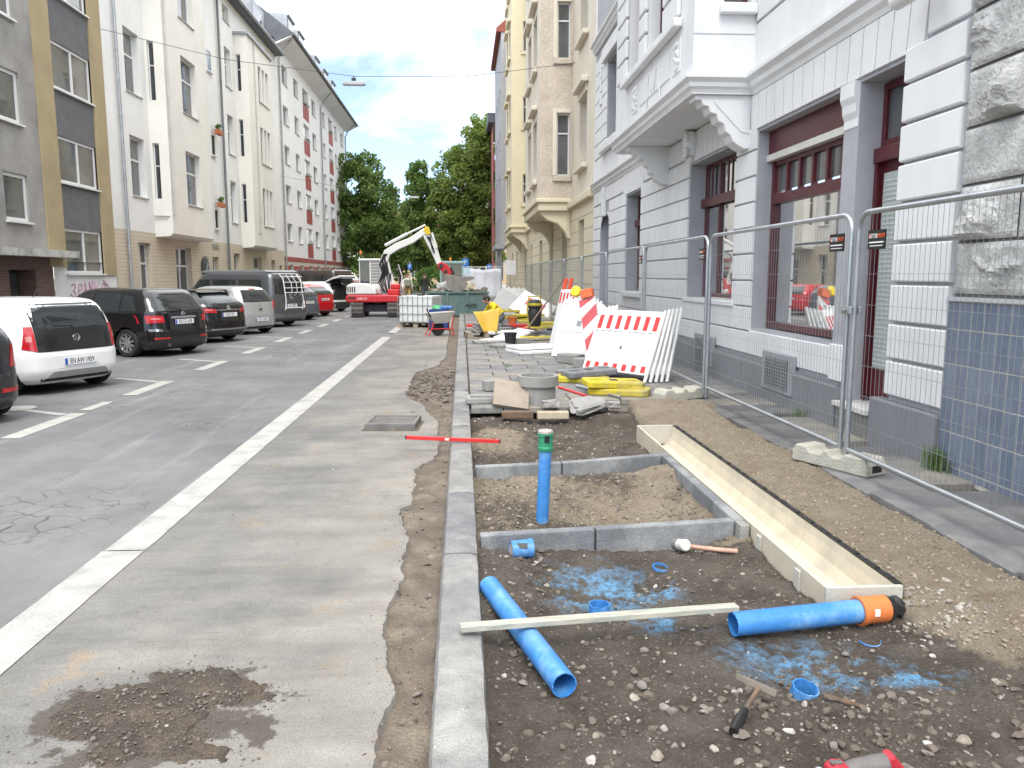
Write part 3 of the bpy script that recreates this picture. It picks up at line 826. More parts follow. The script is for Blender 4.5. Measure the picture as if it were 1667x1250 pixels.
dm = MB(); pbox(dm, pl, 22.3, 22.36, .15, 1.78, -.5, -.45); dm.build('post', mat('door_post', (.07, .07, .07), .4), dr)

# ---------------------------------------------------------------- houses B and C: cream render over pale brick ground floor, with bay windows
CREAM = mat('cream_render', (.775, .755, .70), .9, var=.04, scale=.7, col2=(.73, .71, .655), c2scale=.5, bump=.1, bscale=60)
CREAMW = mat('white_facade', (.80, .795, .78), .9, var=.04, scale=.6, col2=(.74, .73, .705), c2scale=.4, bump=.1, bscale=60)
m, n, l, b = node_mat('pale_brick')
t = n.new('ShaderNodeTexCoord'); sepx = n.new('ShaderNodeSeparateXYZ'); l.new(t.outputs['Object'], sepx.inputs[0]); cmb = n.new('ShaderNodeCombineXYZ')
l.new(math_n(n, l, 'ADD', sepx.outputs[1], sepx.outputs[0]), cmb.inputs[0]); l.new(sepx.outputs[2], cmb.inputs[1])
br = n.new('ShaderNodeTexBrick'); br.inputs['Scale'].default_value = 1; br.inputs['Brick Width'].default_value = .3; br.inputs['Row Height'].default_value = .14; br.inputs['Mortar Size'].default_value = .008
br.inputs['Color1'].default_value = (.62, .545, .425, 1); br.inputs['Color2'].default_value = (.585, .51, .395, 1); br.inputs['Mortar'].default_value = (.40, .34, .26, 1)
l.new(cmb.outputs[0], br.inputs['Vector']); l.new(br.outputs['Color'], b.inputs['Base Color']); b.inputs['Roughness'].default_value = .6
bp = n.new('ShaderNodeBump'); bp.inputs['Strength'].default_value = .4; bp.inputs['Distance'].default_value = .01; l.new(br.outputs['Fac'], bp.inputs['Height']); bp.invert = True; l.new(bp.outputs[0], b.inputs['Normal'])
PALEB = m
def set_org(root, parts):
    for o in parts: o.location = tuple(-c_ for c_ in root.location)
def house(name, label, y0, y1, zt, wm, base_z, basem, loc):
    return thing(name, label, 'building', loc)
B = thing('apartment_house', 'cream rendered house with pale brick ground floor and graffiti-free bay, beside the ochre one', 'building', (-12, 35, 0))
B['label'] = 'cream rendered bay-window house with pale brick ground floor next to the ochre one'
def bay_house(root, y0, y1, bay, cols_, rowz, side_u, bayw, bay_rows, gf, zt, wm, bay_zt, base_top=3.28):
    parts = []
    pl = plX(-12, 1)
    ops = [(a, b_, z0, z1) for (a, b_) in cols_ for (z0, z1) in rowz]
    parts.append(wall('upper_wall', pl, y0, y1, base_top, zt, ops, wm, root, .3))
    for (a, b_, z0, z1) in ops:
        small = (b_ - a) < .6
        if small: parts.append(window(root, pl, a, b_, z0, z1, .12, WHITEF, PANE[2], (), (), .05, .05, .06))
        else: parts.append(window(root, pl, a, b_, z0, z1, .22, WHITEF, [PANE[1], PANE[0], PANE[3]], (), (.62,), .075, .06, .05, mat('sill_grey', (.4, .4, .4), .7)))
    parts.append(wall('brick_base', plX(-11.985, 1), y0, y1, .08, base_top, gf, PALEB, root, .32))
    for (a, b_, z0, z1) in gf:
        parts.append(window(root, pl, a, b_, z0, z1, .2, WHITEF, [PANE[1], PANE[0]], (.5,) if b_ - a > 1.2 else (), (.66,), .08, .06))
    by0, by1 = bay
    pf = plX(-11.3, 1); bops = [(bayw[0], bayw[1], z0, z1) for (z0, z1) in bay_rows]
    parts.append(wall('bay_front', pf, by0, by1, base_top, bay_zt, bops, CREAM, root, .3))
    for (a, b_, z0, z1) in bops:
        parts.append(window(root, pf, a, b_, z0, z1, .2, WHITEF, [PANE[1], PANE[3]], (), (.62,), .075, .06, .05, mat('sill_grey', (.4, .4, .4), .7)))
    ps = plY(by0)
    sops = [(-11.9, -11.66, z0 + .02, z1 - .02) for (z0, z1) in bay_rows]
    parts.append(wall('bay_side', ps, -12.05, -11.3, base_top, bay_zt, sops, CREAM, root, .2))
    for (a, b_, z0, z1) in sops:
        parts.append(window(root, ps, a, b_, z0, z1, .1, WHITEF, PANE[2], (), (.6,), .04, .05))
    mb = MB(); mb.box(-12.05, -11.3, by1 - .01, by1, base_top, bay_zt); parts.append(mb.build('bay_end', CREAM, root))
    mb = MB(); mb.prism([(-12, base_top - .14), (-11.42, base_top - .1), (-11.302, base_top + .02), (-11.302, base_top + .05), (-12, base_top + .05)], by0 - .002, by1 + .002, 'y'); parts.append(mb.build('bay_underside', CREAM, root))
    set_org(root, parts)
    return parts
rowsB = [(4.56, 6.73), (8.27, 10.5), (11.98, 14.2)]
bay_house(B, 28.45, 41.5, (32.2, 37.35), [(30.3, 31.65)], rowsB, None, (34.1, 35.9), rowsB, [(30.44, 31.65, .6, 2.87), (34.27, 36.2, .5, 2.84), (39.2, 40.2, .1, 2.54)], 16.2, CREAMW, 16.2)
pl = plX(-12, 1)
bits = []
for (ya, yb, za, zb) in ((39.85, 40.5, 11.3, 12.3), (39.9, 40.5, 7.4, 8.4), (39.85, 40.4, 3.9, 4.85)):
    bits.append(window(B, plX(-11.94, 1), ya, yb, za, zb, .03, WHITEF, PANE[2], (), (), .05, .05, .06))
mb = MB(); pbox(mb, pl, 39.17, 40.3, 2.85, 3.17, -.02, .012); bits.append(mb.build('vent_grille', mat('vent_dark', (.10, .10, .10), .6), B))
for k in range(5):
    mb = MB(); pbox(mb, pl, 39.2, 40.27, 2.88 + k * .06, 2.905 + k * .06, .0125, .03); bits.append(mb.build('louvre', ZINC, B))
mb = MB().lathe([(.001, 0), (.5, 0), (.5, .05), (.42, .08), (.001, .1)], 20, Matrix.Translation((-11.96, 37.9, 2.02)) @ Matrix.Rotation(R(90), 4, 'Y')); dsc = mb.build('window_grille', mat('iron_grille', (.12, .12, .125), .5, metal=.3), B, smooth=True)
for k in range(6):
    a = PI * k / 6; mb = MB().cyl((-11.85, 37.9 - .52 * math.cos(a), 2.02 - .52 * math.sin(a)), (-11.85, 37.9 + .52 * math.cos(a), 2.02 + .52 * math.sin(a)), .015, n=6); mb.build('grille_bar', ZINC, dsc)
bits.append(dsc)
bits.append(pipe(B, [(-11.9, 29.4, 16), (-11.9, 29.45, .1)], .055, ZINC))
bits.append(pipe(B, [(-11.24, 32.35, 16), (-11.24, 32.35, 4.0), (-11.5, 32.12, 3.95), (-11.95, 32.12, 3.95)], .035, mat('pale_pipe', (.5, .49, .45), .6)))
set_org(B, bits)
Cc = thing('apartment_house', 'cream house with a narrower bay and slit windows between two downpipes', 'building', (-12, 48, 0))
rowsC = [(4.4, 6.55), (7.92, 9.9), (11.3, 13.25)]
bay_house(Cc, 41.5, 54.8, (44.6, 49.9), [(42.85, 43.95)], rowsC + [(14.55, 15.35)], None, (46.8, 49.1), [(4.46, 6.58), (7.98, 9.96), (11.37, 13.3)], [(42.8, 44.0, .2, 2.8), (46.6, 48.6, .7, 2.7), (51.0, 52.1, .2, 2.6), (53.2, 54.0, 1.0, 2.3)], 15.75, CREAMW, 14.3)
bits = []
for z0, z1 in ((4.46, 6.58), (7.98, 9.96), (11.37, 13.3)):
    for k in (1, 2):
        mb = MB(); u = 46.8 + 2.3 * k / 3; mb.box(-11.42, -11.3, u - .12, u + .12, z0, z1); bits.append(mb.build('pier', CREAM, Cc))
mb = MB().box(-12, -11.18, 44.5, 50.0, 14.3, 14.42); bits.append(mb.build('bay_roof', ZINC, Cc))
bits.append(pipe(Cc, [(-11.88, 41.6, 15.6), (-11.88, 41.6, .1)], .06, mat('dark_pipe', (.16, .17, .18), .6)))
bits.append(pipe(Cc, [(-11.25, 45.9, 14.2), (-11.25, 45.9, 4.0), (-11.4, 45.0, 3.9)], .035, mat('pale_pipe')))
mb = MB().prism([(-12.05, 15.75), (-11.55, 15.75), (-11.5, 15.95), (-14.5, 18.6), (-14.5, 15.75)], 28.45, 54.4, 'y'); bits.append(mb.build('roof', mat('roof_slate', (.12, .125, .14), .6, var=.2, bump=.3), Cc))
mb = MB().path([(-11.45, 28.5, 15.85), (-11.45, 54.4, 15.85)], .09, 8); bits.append(mb.build('gutter_pipe', ZINC, Cc, smooth=True))
for k in range(2):
    mb = MB().prism([(-12.3, 16.0), (-12.3, 18.0), (-14.6, 18.4), (-14.6, 16.0)], 43.5 + k * 6, 47 + k * 6, 'y'); dmr = mb.build('dormer', ZINC, Cc); bits.append(dmr)
    mb = MB().box(-12.32, -12.28, 44.2 + k * 6, 46.3 + k * 6, 16.4, 17.7); mb.build('pane', PANE[1], dmr)
set_org(Cc, bits)

# ---------------------------------------------------------------- house D: white, red loggia parapets, red-striped ground floor
Dh = thing('apartment_house', 'long white apartment house with red balcony parapets and a red-striped base', 'building', (-12, 70, 0))
DW = mat('white_facade2', (.80, .795, .785), .9, var=.05, scale=.5, bump=.08, bscale=50)
REDP = mat('red_panel', (.34, .085, .075), .7, var=.12, scale=1.5, bump=.1)
pl = plX(-12, 1); ops = []; balc = []; parts = []
zrow = [3.98 + 2.64 * k for k in range(5)]
for z in zrow:
    for ya, yb in ((56.15, 57.8), (59.9, 61.4), (66.8, 68.5), (71.7, 73.0), (78.3, 79.6), (82.1, 83.6)):
        ops.append((ya, yb, z + .02, z + 1.22 if z > 5 else z + 1.25))
    for ya, yb in ((63.2, 65.4), (74.9, 77.0)):
        balc.append((ya, yb, z - .95, z + 1.3))
gf = [(56.3, 57.6, .9, 2.4), (60, 61.3, .9, 2.4), (63.5, 65.0, .9, 2.4), (67, 68.4, .9, 2.4), (72, 73.2, .9, 2.4), (75.2, 76.6, .9, 2.4), (79, 80.2, .9, 2.4)]
parts.append(wall('upper_wall', pl, 54.8, 85, 2.95, 17, ops + balc, DW, Dh, .35))
for o in ops: parts.append(window(Dh, pl, *o, .16, WHITEF, PANE[1], (), (), .09, .05, .05, mat('sill_grey')))
for (a, b_, z0, z1) in balc:
    mb = MB(); pbox(mb, pl, a, b_, z0, z1, -1.2, -1.1); parts.append(mb.build('loggia_back', mat('loggia_grey', (.5, .49, .47), .9), Dh))  # back wall in plain grey, darker than the facade render
    mb = MB(); pbox(mb, pl, a + .4, b_ - .4, z0 + .05, z1 - .2, -1.1, -1.07); parts.append(mb.build('balcony_door', PANE[0], Dh))
    mb = MB(); pbox(mb, pl, a + .002, b_ - .002, z0, z0 + 1.0, -.06, .03); pr = mb.build('parapet', REDP, Dh); parts.append(pr)
    q = MB(); rg2 = random.Random(int(a * 10 + z0 * 7))
    for _ in range(60):
        u = rg2.uniform(a + .1, b_ - .1); v = z0 + 1.0 + rg2.uniform(0, .35) * rg2.random(); s_ = .09
        dd = rg2.uniform(-.05, .14); q.add([pl(u, v, dd), pl(u + rg2.uniform(-s_, s_), v + s_, dd), pl(u + s_, v + rg2.uniform(-s_, s_), dd + rg2.uniform(-s_, s_))], [(0, 1, 2)])
    kind(q.build('balcony_plants', mat('plant_green', (.055, .10, .03), .7, var=.4, scale=9), pr), 'stuff')
parts.append(wall('striped_base', plX(-11.99, 1), 54.8, 85, .08, 2.95, gf, mat('base_cream', (.60, .55, .47), .85, var=.06), Dh, .3))
for k, zz in enumerate((2.62, 2.0, 1.45, .9)):
    segs = [(54.8, 85)] if zz > 2.4 else []
    if not segs:
        e_ = 54.8
        for o in gf: segs.append((e_, o[0])); e_ = o[1]
        segs.append((e_, 85))
    for a, b_ in segs:
        mb = MB(); pbox(mb, plX(-11.99, 1), a, b_, zz, zz + .3, .0, .025); parts.append(mb.build('red_band', REDP, Dh))
for o in gf: parts.append(window(Dh, pl, *o, .12, WHITEF, [PANE[0], PANE[1]], (.5,), (), .08, .05))
mb = MB().prism([(-12.05, 17.0), (-12.05, 16.65), (-10.9, 17.1), (-10.85, 17.3), (-15, 20.5), (-15, 17)], 54.5, 86.5, 'y'); parts.append(mb.build('roof', mat('roof_slate'), Dh))
mb = MB().prism([(-12.04, 16.64), (-10.92, 17.09), (-10.92, 17.06), (-12.04, 16.5)], 54.5, 86.5, 'y'); parts.append(mb.build('eave_soffit', DW, Dh))
mb = MB().path([(-10.8, 54.5, 17.2), (-10.8, 86.5, 17.2)], .1, 8); parts.append(mb.build('gutter_pipe', mat('dark_pipe'), Dh, smooth=True))
for k, yy in enumerate((56.5, 60, 66.5, 70.5, 74.5)):
    mb = MB().prism([(-11.6, 17.5), (-11.6, 18.9), (-11.45, 19.0), (-13.8, 19.2), (-13.8, 17.5)], yy, yy + 2.2, 'y'); dmr = mb.build('dormer', ZINC, Dh); parts.append(dmr)
    mb = MB().box(-11.62, -11.57, yy + .3, yy + 1.9, 17.7, 18.8); mb.build('pane', PANE[1], dmr)
for yy in (55.0, 70.5, 84.9): parts.append(pipe(Dh, [(-10.9, yy, 17.1), (-11.6, yy, 16.4), (-11.9, yy, 15.8), (-11.9, yy, .1)], .06, ZINC))
mb = MB().box(-20, -12.0, 84.98, 85, 0, 17.3); parts.append(mb.build('end_wall', DW, Dh))
set_org(Dh, parts)

# ---------------------------------------------------------------- right side
RX = 3.8
LAV = mat('lavender_white', (.74, .74, .745), .8, var=.045, scale=2.2, col2=(.67, .67, .675), c2scale=1.6, c2lo=.48, c2hi=.74, bump=.12, bscale=45, stretch=(1, 1, .35))
LAVJ = mat('joint_grey', (.40, .40, .43), .9, var=.1)
PLINTH = mat('plinth_grey', (.21, .215, .23), .8, var=.08, scale=2, bump=.15)
BURG = mat('burgundy_wood', (.085, .012, .018), .35, var=.2, scale=8, bump=.05, spec=.5)
CLEAR = clear_glass('shop_glass', .95)
WH = thing('townhouse', 'white rusticated townhouse with burgundy windows, shopfront and a bracketed oriel', 'building', (3.8, 14, 0))
parts = []
pr = plX(RX + .03, -1)
Yd0, Yd1, Ys0, Ys1, Yw0, Yw1, Yv0, Yv1, Ya0, Ya1 = 6.78, 7.62, 7.92, 10.25, 10.97, 13.28, 16.85, 18.4, 20.5, 21.9
gops = [(Yd0, Yd1, .12, 3.48), (Ys0, Ys1, .95, 3.48), (Yw0, Yw1, 1.27, 3.46), (Yv0, Yv1, 1.27, 3.46), (Ya0, Ya1, .12, 3.3)]
parts.append(wall('wall', pr, 5.93, 22.85, .05, 4.0, gops, LAVJ, WH, .42))
up_ops = [(19.6, 21.1, 5.1, 7.1)]
parts.append(wall('upper_wall', pr, 5.93, 22.85, 4.0, 13, up_ops + [(8.2, 9.4, 6.0, 8.2)], LAVJ, WH, .35))
def blocks(pl, spans, zs, gap=.022, depth=.032, chamfer=.010, vary=True, offs=0, jl=None):
    """rusticated blocks: zs = course boundaries; spans = [(u0,u1)] cut in running bond"""
    for ci, (za, zb) in enumerate(zip(zs, zs[1:])):
        for (ua, ub) in spans:
            L = ub - ua
            if jl is None or L < 1.3: cuts = [ua, ub]
            else:
                k = max(1, round(L / jl)); w = L / k; cuts = [ua] + [ua + w * (i + (.5 if ci % 2 else 0)) for i in range(1 if not ci % 2 else 0, k)] + [ub]
            for a, b_ in zip(cuts, cuts[1:]):
                ga = 0 if a == ua else gap * .22; gb = 0 if b_ == ub else gap * .22
                a1, b1, z0, z1 = a + ga, b_ - gb, za + gap / 2, zb - gap / 2; c_ = chamfer
                q = MB()
                q.add([pl(a1, z0, 0), pl(b1, z0, 0), pl(b1, z1, 0), pl(a1, z1, 0), pl(a1, z0, depth - c_), pl(b1, z0, depth - c_), pl(b1, z1, depth - c_), pl(a1, z1, depth - c_),
                       pl(a1 + c_ * .3, z0 + c_, depth), pl(b1 - c_ * .3, z0 + c_, depth), pl(b1 - c_ * .3, z1 - c_, depth), pl(a1 + c_ * .3, z1 - c_, depth)],
                      [(0, 1, 5, 4), (1, 2, 6, 5), (2, 3, 7, 6), (3, 0, 4, 7), (4, 5, 9, 8), (5, 6, 10, 9), (6, 7, 11, 10), (7, 4, 8, 11), (8, 9, 10, 11)])
                parts.append(q.build('block', LAV, WH))
zc = [.58, .91, 1.235, 1.58, 1.93, 2.27, 2.6, 2.93, 3.26, 3.56]
blocks(pr, [(5.95, Yd0)], zc + [], depth=.05, gap=.03, chamfer=.012)
# corner return of the pier, facing the neighbour, stays hidden behind its own blocks
blocks(pr, [(Ys1, Yw0), (Yw1, Yv0), (Yv1, Ya0), (Ya1, 22.85)], zc[2:], jl=.52)
blocks(pr, [(Ys1, Yw1 + 3.57), (Yv0, Ya0), (Ya1, 22.85)], [.6, .91, 1.235], jl=.9)
blocks(pr, [(Ys0, Ys1)], [.60, .935])
# flat-arch voussoirs over the openings
def vous(u0, u1, z0, z1, n_, lean=.22):
    for k in range(n_):
        a, b_ = u0 + (u1 - u0) * k / n_, u0 + (u1 - u0) * (k + 1) / n_
        sa = lean * ((k / n_) - .5) * 2 * .22; sb = lean * (((k + 1) / n_) - .5) * 2 * .22
        q = MB(); g_ = .007
        q.add([pr(a + g_, z0, 0), pr(b_ - g_, z0, 0), pr(b_ + sb - g_, z1, 0), pr(a + sa + g_, z1, 0), pr(a + g_, z0, .03), pr(b_ - g_, z0, .03), pr(b_ + sb - g_, z1, .03), pr(a + sa + g_, z1, .03)],
              [(0, 1, 5, 4), (1, 2, 6, 5), (2, 3, 7, 6), (3, 0, 4, 7), (4, 5, 6, 7)])
        parts.append(q.build('voussoir', LAV, WH))
vous(6.55, Ys1 + .2, 3.52, 3.96, 15); vous(Yw0 - .15, Yw1 + .25, 3.5, 3.96, 11); vous(Yv0 - .2, Yv1 + .3, 3.5, 3.96, 9)
blocks(pr, [(5.95, 6.5), (13.6, 16.6), (18.75, 22.85)], [3.58, 3.96], jl=.6)
# plinth
def solid(name, pl, u0, u1, v0, v1, d0, d1, m, bev=0):
    q = MB(); pbox(q, pl, u0, u1, v0, v1, d0, d1); o = q.build(name, m, WH, bev=bev); parts.append(o); return o
for a, b_ in ((5.97, 6.98), (7.66, 10.35), (10.37, Ya0), (Ya1, 22.85)):
    solid('plinth', pr, a, b_, .05, .54, -.05, .075, PLINTH, .012)
solid('plinth_cap', pr, 7.66, 16.5, .542, .57, -.05, .05, PLINTH)
# cellar vents
for a, b_ in ((8.68, 9.57), (11.57, 12.49)):
    fr_ = solid('cellar_vent', pr, a, b_, .27, .73, .04, .095, mat('vent_frame', (.30, .31, .33), .7), .006)
    q = MB(); pbox(q, pr, a + .1, b_ - .1, .32, .67, .0955, .098); q.build('mesh_backing', mat('vent_dark'), fr_)
    q = MB()
    for k in range(12): u = a + .1 + (b_ - a - .2) * (k + .5) / 12; pbox(q, pr, u - .008, u + .008, .32, .67, .0985, .106)
    for k in range(9): v = .33 + .04 * k; pbox(q, pr, a + .1, b_ - .1, v - .004, v + .004, .107, .111)
    q.build('grille', ZINC, fr_)
# door
dr = solid('shop_door', pr, Yd0 + .02, Yd1 - .02, .42, 2.72, -.30, -.24, BURG)
q = MB(); pbox(q, pr, Yd0 + .1, Yd1 - .1, .75, 2.62, -.238, -.228); gl_ = q.build('pane', mat('blind_glass', (.42, .46, .44), .15, var=.06, spec=.8, bump=0), dr)
for k in range(40):
    v = .78 + k * .045
    if v < 2.55: q = MB(); pbox(q, pr, Yd0 + .14, Yd1 - .12, v, v + .012, -.2275, -.222); q.build('blind_slat', mat('blind_slat', (.55, .58, .55), .4), gl_)
solid('door_transom', pr, Yd0, Yd1, 2.72, 2.86, -.32, -.16, BURG, .01)
parts.append(window(WH, pr, Yd0 + .02, Yd1 - .02, 2.86, 3.46, .22, BURG, PANE[1], (.5,), (), .07, .06, name='fanlight'))
for a, b_ in ((Yd0, Yd0 + .05), (Yd1 - .05, Yd1)): solid('door_jamb', pr, a, b_, .42, 2.72, -.3, -.18, BURG)
st = solid('door_step', pr, 6.99, 7.64, .05, .355, -.4, .07, mat('step_stone', (.20, .195, .185), .8, var=.2, bump=.3), .015)
q = MB(); pbox(q, pr, 6.985, 7.645, .357, .40, -.4, .105); q.build('tread', mat('tread_marble', (.6, .59, .57), .6, var=.15), st)
# slender column with scroll capital between door and shop window
solid('column', pr, 7.64, 7.91, .95, 3.05, -.2, -.02, LAV, .01)
solid('column_base', pr, 7.63, 7.915, .58, .95, -.2, .035, LAV, .01)
q = MB().prism([(-.02, 3.05), (.01, 3.08), (.005, 3.16), (.03, 3.22), (.035, 3.3), (.06, 3.36), (.06, 3.5), (-.2, 3.5), (-.2, 3.05)], 7.635, 7.915, 'y', Matrix.Translation((RX + .03, 0, 0)) @ Matrix.Diagonal((-1, 1, 1, 1))); parts.append(q.build('capital', LAV, WH))
# shop window
sw = MB()
for a, b_, c_, d_ in ((Ys0, Ys0 + .08, .97, 3.1), (Ys1 - .08, Ys1, .97, 3.1), (Ys0 + .08, Ys1 - .08, .97, 1.05), (Ys0 + .08, Ys1 - .08, 2.56, 2.68)): pbox(sw, pr, a, b_, c_, d_, -.30, -.20)
sw = sw.build('shop_window', BURG, WH); parts.append(sw)
q = MB(); pbox(q, pr, Ys0 + .08, Ys1 - .08, 1.05, 2.56, -.262, -.254); q.build('pane', CLEAR, sw)
for k in range(6):
    a = Ys0 + .08 + (Ys1 - Ys0 - .16) * k / 6; b_ = a + (Ys1 - Ys0 - .16) / 6
    q = MB(); pbox(q, pr, a + .03, b_ - .03, 2.72, 3.05, -.262, -.254); q.build('pane', PANE[1], sw)
    q = MB(); pbox(q, pr, a - .02, a + .03, 2.68, 3.07, -.28, -.215); q.build('glazing_bar', BURG, sw)
q = MB(); pbox(q, pr, Ys0 + .08, Ys1 - .08, 3.04, 3.1, -.29, -.21); q.build('head_rail', BURG, sw)
solid('roller_shutter_box', pr, Ys0, Ys1, 3.18, 3.48, -.3, -.14, BURG, .008)
solid('roller_shutter', pr, Ys0, Ys1, 3.10, 3.18, -.28, -.12, mat('shutter_slats', (.62, .61, .57), .5))
# inside the shop
solid('shop_room', pr, Ys0 + .08, Ys1 - .08, 1.0, 1.04, -1.4, -.3, mat('shop_sill', (.45, .44, .42), .8))
solid('room_back', pr, Ys0 - .5, Ys1 + .5, .9, 3.3, -2.2, -2.15, mat('room_wall', (.42, .41, .38), .9))
solid('valance', pr, Ys0 + .1, Ys1 - .5, 1.42, 1.50, -.5, -.48, CURT)
solid('display_board', pr, Ys0 + .3, Ys1 - .7, 1.05, 1.42, -.55, -.5, mat('display', (.12, .2, .24), .6, var=.5, scale=5))
# double window and single windows
def cross_window(a, b_, z0, z1, tr, pm, cur):
    w = window(WH, pr, a, b_, z0, z1, .26, BURG, pm, (.34, .67) if b_ - a > 1.9 else (.5,), (tr,), .065, .07, curtain=cur); parts.append(w)
    q = MB(); v = z0 + (z1 - z0) * tr; pbox(q, pr, a, b_, v - .07, v + .07, -.255, -.19); q.build('transom', BURG, w)
    k_ = 3 if b_ - a > 1.9 else 2
    for i in range(k_):
        u = a + (b_ - a) * (i + .5) / k_; q = MB(); pbox(q, pr, u - .02, u + .02, v + .07, z1 - .06, -.27, -.245); q.build('glazing_bar', BURG, w)
cross_window(Yw0, Yw1, 1.30, 3.46, .71, CLEAR, CURT)
cross_window(Yv0, Yv1, 1.30, 3.46, .71, CLEAR, CURT)
solid('sill', pr, Yw0 - .1, Yw1 + .1, 1.215, 1.285, -.3, .06, LAV, .01)
solid('sill', pr, Yv0 - .15, Yv1 + .15, 1.18, 1.285, -.3, .12, LAV, .01)
parts.append(window(WH, pr, 19.6, 21.1, 5.1, 7.1, .25, BURG, PANE[1], (.5,), (.68,), .07, .07))
parts.append(window(WH, pr, 8.2, 9.4, 6.0, 8.2, .25, BURG, PANE[0], (.5,), (.68,), .07, .07))
q = MB(); pbox(q, pr, Ya0, Ya1, .12, 3.3, -.4, -.35); parts.append(q.build('house_door', mat('door_grey', (.34, .34, .37), .6), WH))
solid('keystone', pr, 21.0, 21.35, 3.2, 3.95, 0, .1, LAV, .02)
arch = MB()
for k in range(10):
    a = PI * k / 10; b_ = PI * (k + 1) / 10; cx = (Ya0 + Ya1) / 2; rr = (Ya1 - Ya0) / 2
    arch.add([pr(cx - rr * math.cos(a), 2.75 + .55 * math.sin(a), .0), pr(cx - rr * math.cos(b_), 2.75 + .55 * math.sin(b_), .0), pr(cx - rr * math.cos(b_), 3.3, .0), pr(cx - rr * math.cos(a), 3.3, .0)], [(0, 1, 2, 3)])
parts.append(arch.build('door_arch', LAV, WH))
# cornice between ground and first floor, profile swept along the front and round the oriel
def cornice(name, path_y, zb, prof, X):
    q = MB().prism([(X - d, zb + h) for d, h in prof], path_y[0], path_y[1], 'y'); o = q.build(name, LAV, WH); parts.append(o)
prof = [(-.05, 0), (.03, 0), (.05, .05), (.09, .09), (.10, .15), (.16, .20), (.16, .245), (.04, .28), (-.05, .28)]
cornice('cornice', (5.94, 10.44), 3.97, prof, RX + .03); cornice('cornice', (15.66, 22.9), 3.97, prof, RX + .03)
# first-floor rustication
blocks(pr, [(15.7, 19.55), (21.15, 22.85)], [4.86, 5.24, 5.62, 6.0, 6.38, 6.76, 7.14, 7.52], jl=.62)
solid('parapet_band', pr, 5.95, 22.85, 4.26, 4.84, 0, .02, LAV)
blocks(pr, [(5.95, 10.4)], [4.86, 5.24, 5.62, 6.0], jl=.75)
solid('sill', pr, 19.3, 21.6, 4.86, 5.06, 0, .16, LAV, .02); solid('window_head', pr, 19.3, 21.5, 7.16, 7.5, 0, .12, LAV, .02)
q = MB().prism([(RX - d, 7.75 + h) for d, h in prof], 15.7, 22.95, 'y'); parts.append(q.build('upper_cornice', LAV, WH))
for yy in (18.9, 21.9):
    for k in range(3): solid('stucco_ornament', pr, yy - .12 + .03 * k, yy + .12 - .03 * k, 6.2 + .35 * k, 6.5 + .35 * k, .03, .07, LAV, .03)
parts.append(MB().box(3.795, 4.4, 22.852, 22.905, .05, 13).build('end_return', LAV, WH))
# oriel
OX = 3.0; po = plX(OX, -1); os_ = plY(10.45)
parts.append(wall('oriel_front', po, 10.45, 15.65, 4.25, 9.5, [(12.0, 13.0, 5.2, 7.4), (13.5, 14.5, 5.2, 7.4)], LAV, WH, .3))
parts.append(wall('oriel_side', os_, OX, RX + .05, 4.25, 9.5, [(3.38, 3.74, 5.12, 7.4)], LAV, WH, .25))
q = MB().box(OX, RX, 15.64, 15.65, 4.25, 9.5); parts.append(q.build('oriel_end', LAV, WH))
for a, b_ in ((12.0, 13.0), (13.5, 14.5)): parts.append(window(WH, po, a, b_, 5.2, 7.4, .18, BURG, PANE[1], (), (.68,), .07, .06))
parts.append(window(WH, os_, 3.38, 3.74, 5.12, 7.4, .15, BURG, PANE[1], (), (.68,), .06, .06))
so = MB(); pbox(so, os_, 3.32, 3.80, 4.96, 5.08, 0, .1); parts.append(so.build('sill', LAV, WH, bev=.02))
so = MB(); pbox(so, po, 11.0, 14.7, 4.98, 5.10, 0, .12); parts.append(so.build('sill', LAV, WH, bev=.02))
for zz in (4.72, 5.42, 5.76, 6.1):
    so = MB(); pbox(so, os_, OX - .002, 3.35 if zz > 5 else 3.80, zz, zz + .014, -.005, .004); parts.append(so.build('joint', LAVJ, WH))
for yy in (11.5, 13.2, 14.9):
    for z0, z1 in ((5.14, 5.46), (5.48, 5.80), (5.82, 6.14), (6.16, 6.48), (6.5, 6.82)):
        so = MB(); pbox(so, po, yy - .42 if yy != 13.2 else 13.02, yy + .42 if yy != 13.2 else 13.48, z0 + .01, z1 - .01, .0, .06); parts.append(so.build('block', LAV, WH, bev=.02))
# carved panel fields under the oriel windows
for yy in (11.25, 13.9):
    so = MB(); pbox(so, po, yy - .2, yy + .2, 4.42, 4.86, .0, .012); f_ = so.build('relief_panel', LAV, WH); parts.append(f_)
    rg2 = random.Random(int(yy * 10))
    for k in range(14):
        cy, cz = yy + rg2.uniform(-.14, .14), 4.64 + rg2.uniform(-.17, .17)
        so = MB().lathe([(.001, .03), (.03, .022), (.045, .0)], 8, Matrix.Translation((OX - .012, cy, cz)) @ Matrix.Rotation(R(-90), 4, 'Y') @ Matrix.Diagonal((1, rg2.uniform(.6, 1.6), 1, 1)), False); so.build('carving', LAV, f_, smooth=True)
so = MB(); pbox(so, po, 11.6, 13.5, 4.45, 4.83, .0, .014); f_ = so.build('relief_panel', LAV, WH); parts.append(f_)
for s_ in (-1, 1):
    so = MB().path([(OX - .016, 12.55 + s_ * (.08 + .1 * t), 4.47 + .3 * math.sin(t * 1.1) + .02 * t) for t in [k * .5 for k in range(9)]], .014, 5); so.build('carved_swag', LAV, f_, smooth='all')
oc = [(-.8, 0), (.0, 0), (.02, .04), (.05, .07), (.06, .12), (.11, .17), (.11, .215), (.02, .25), (-.8, .25)]
q = MB()
pts3 = []
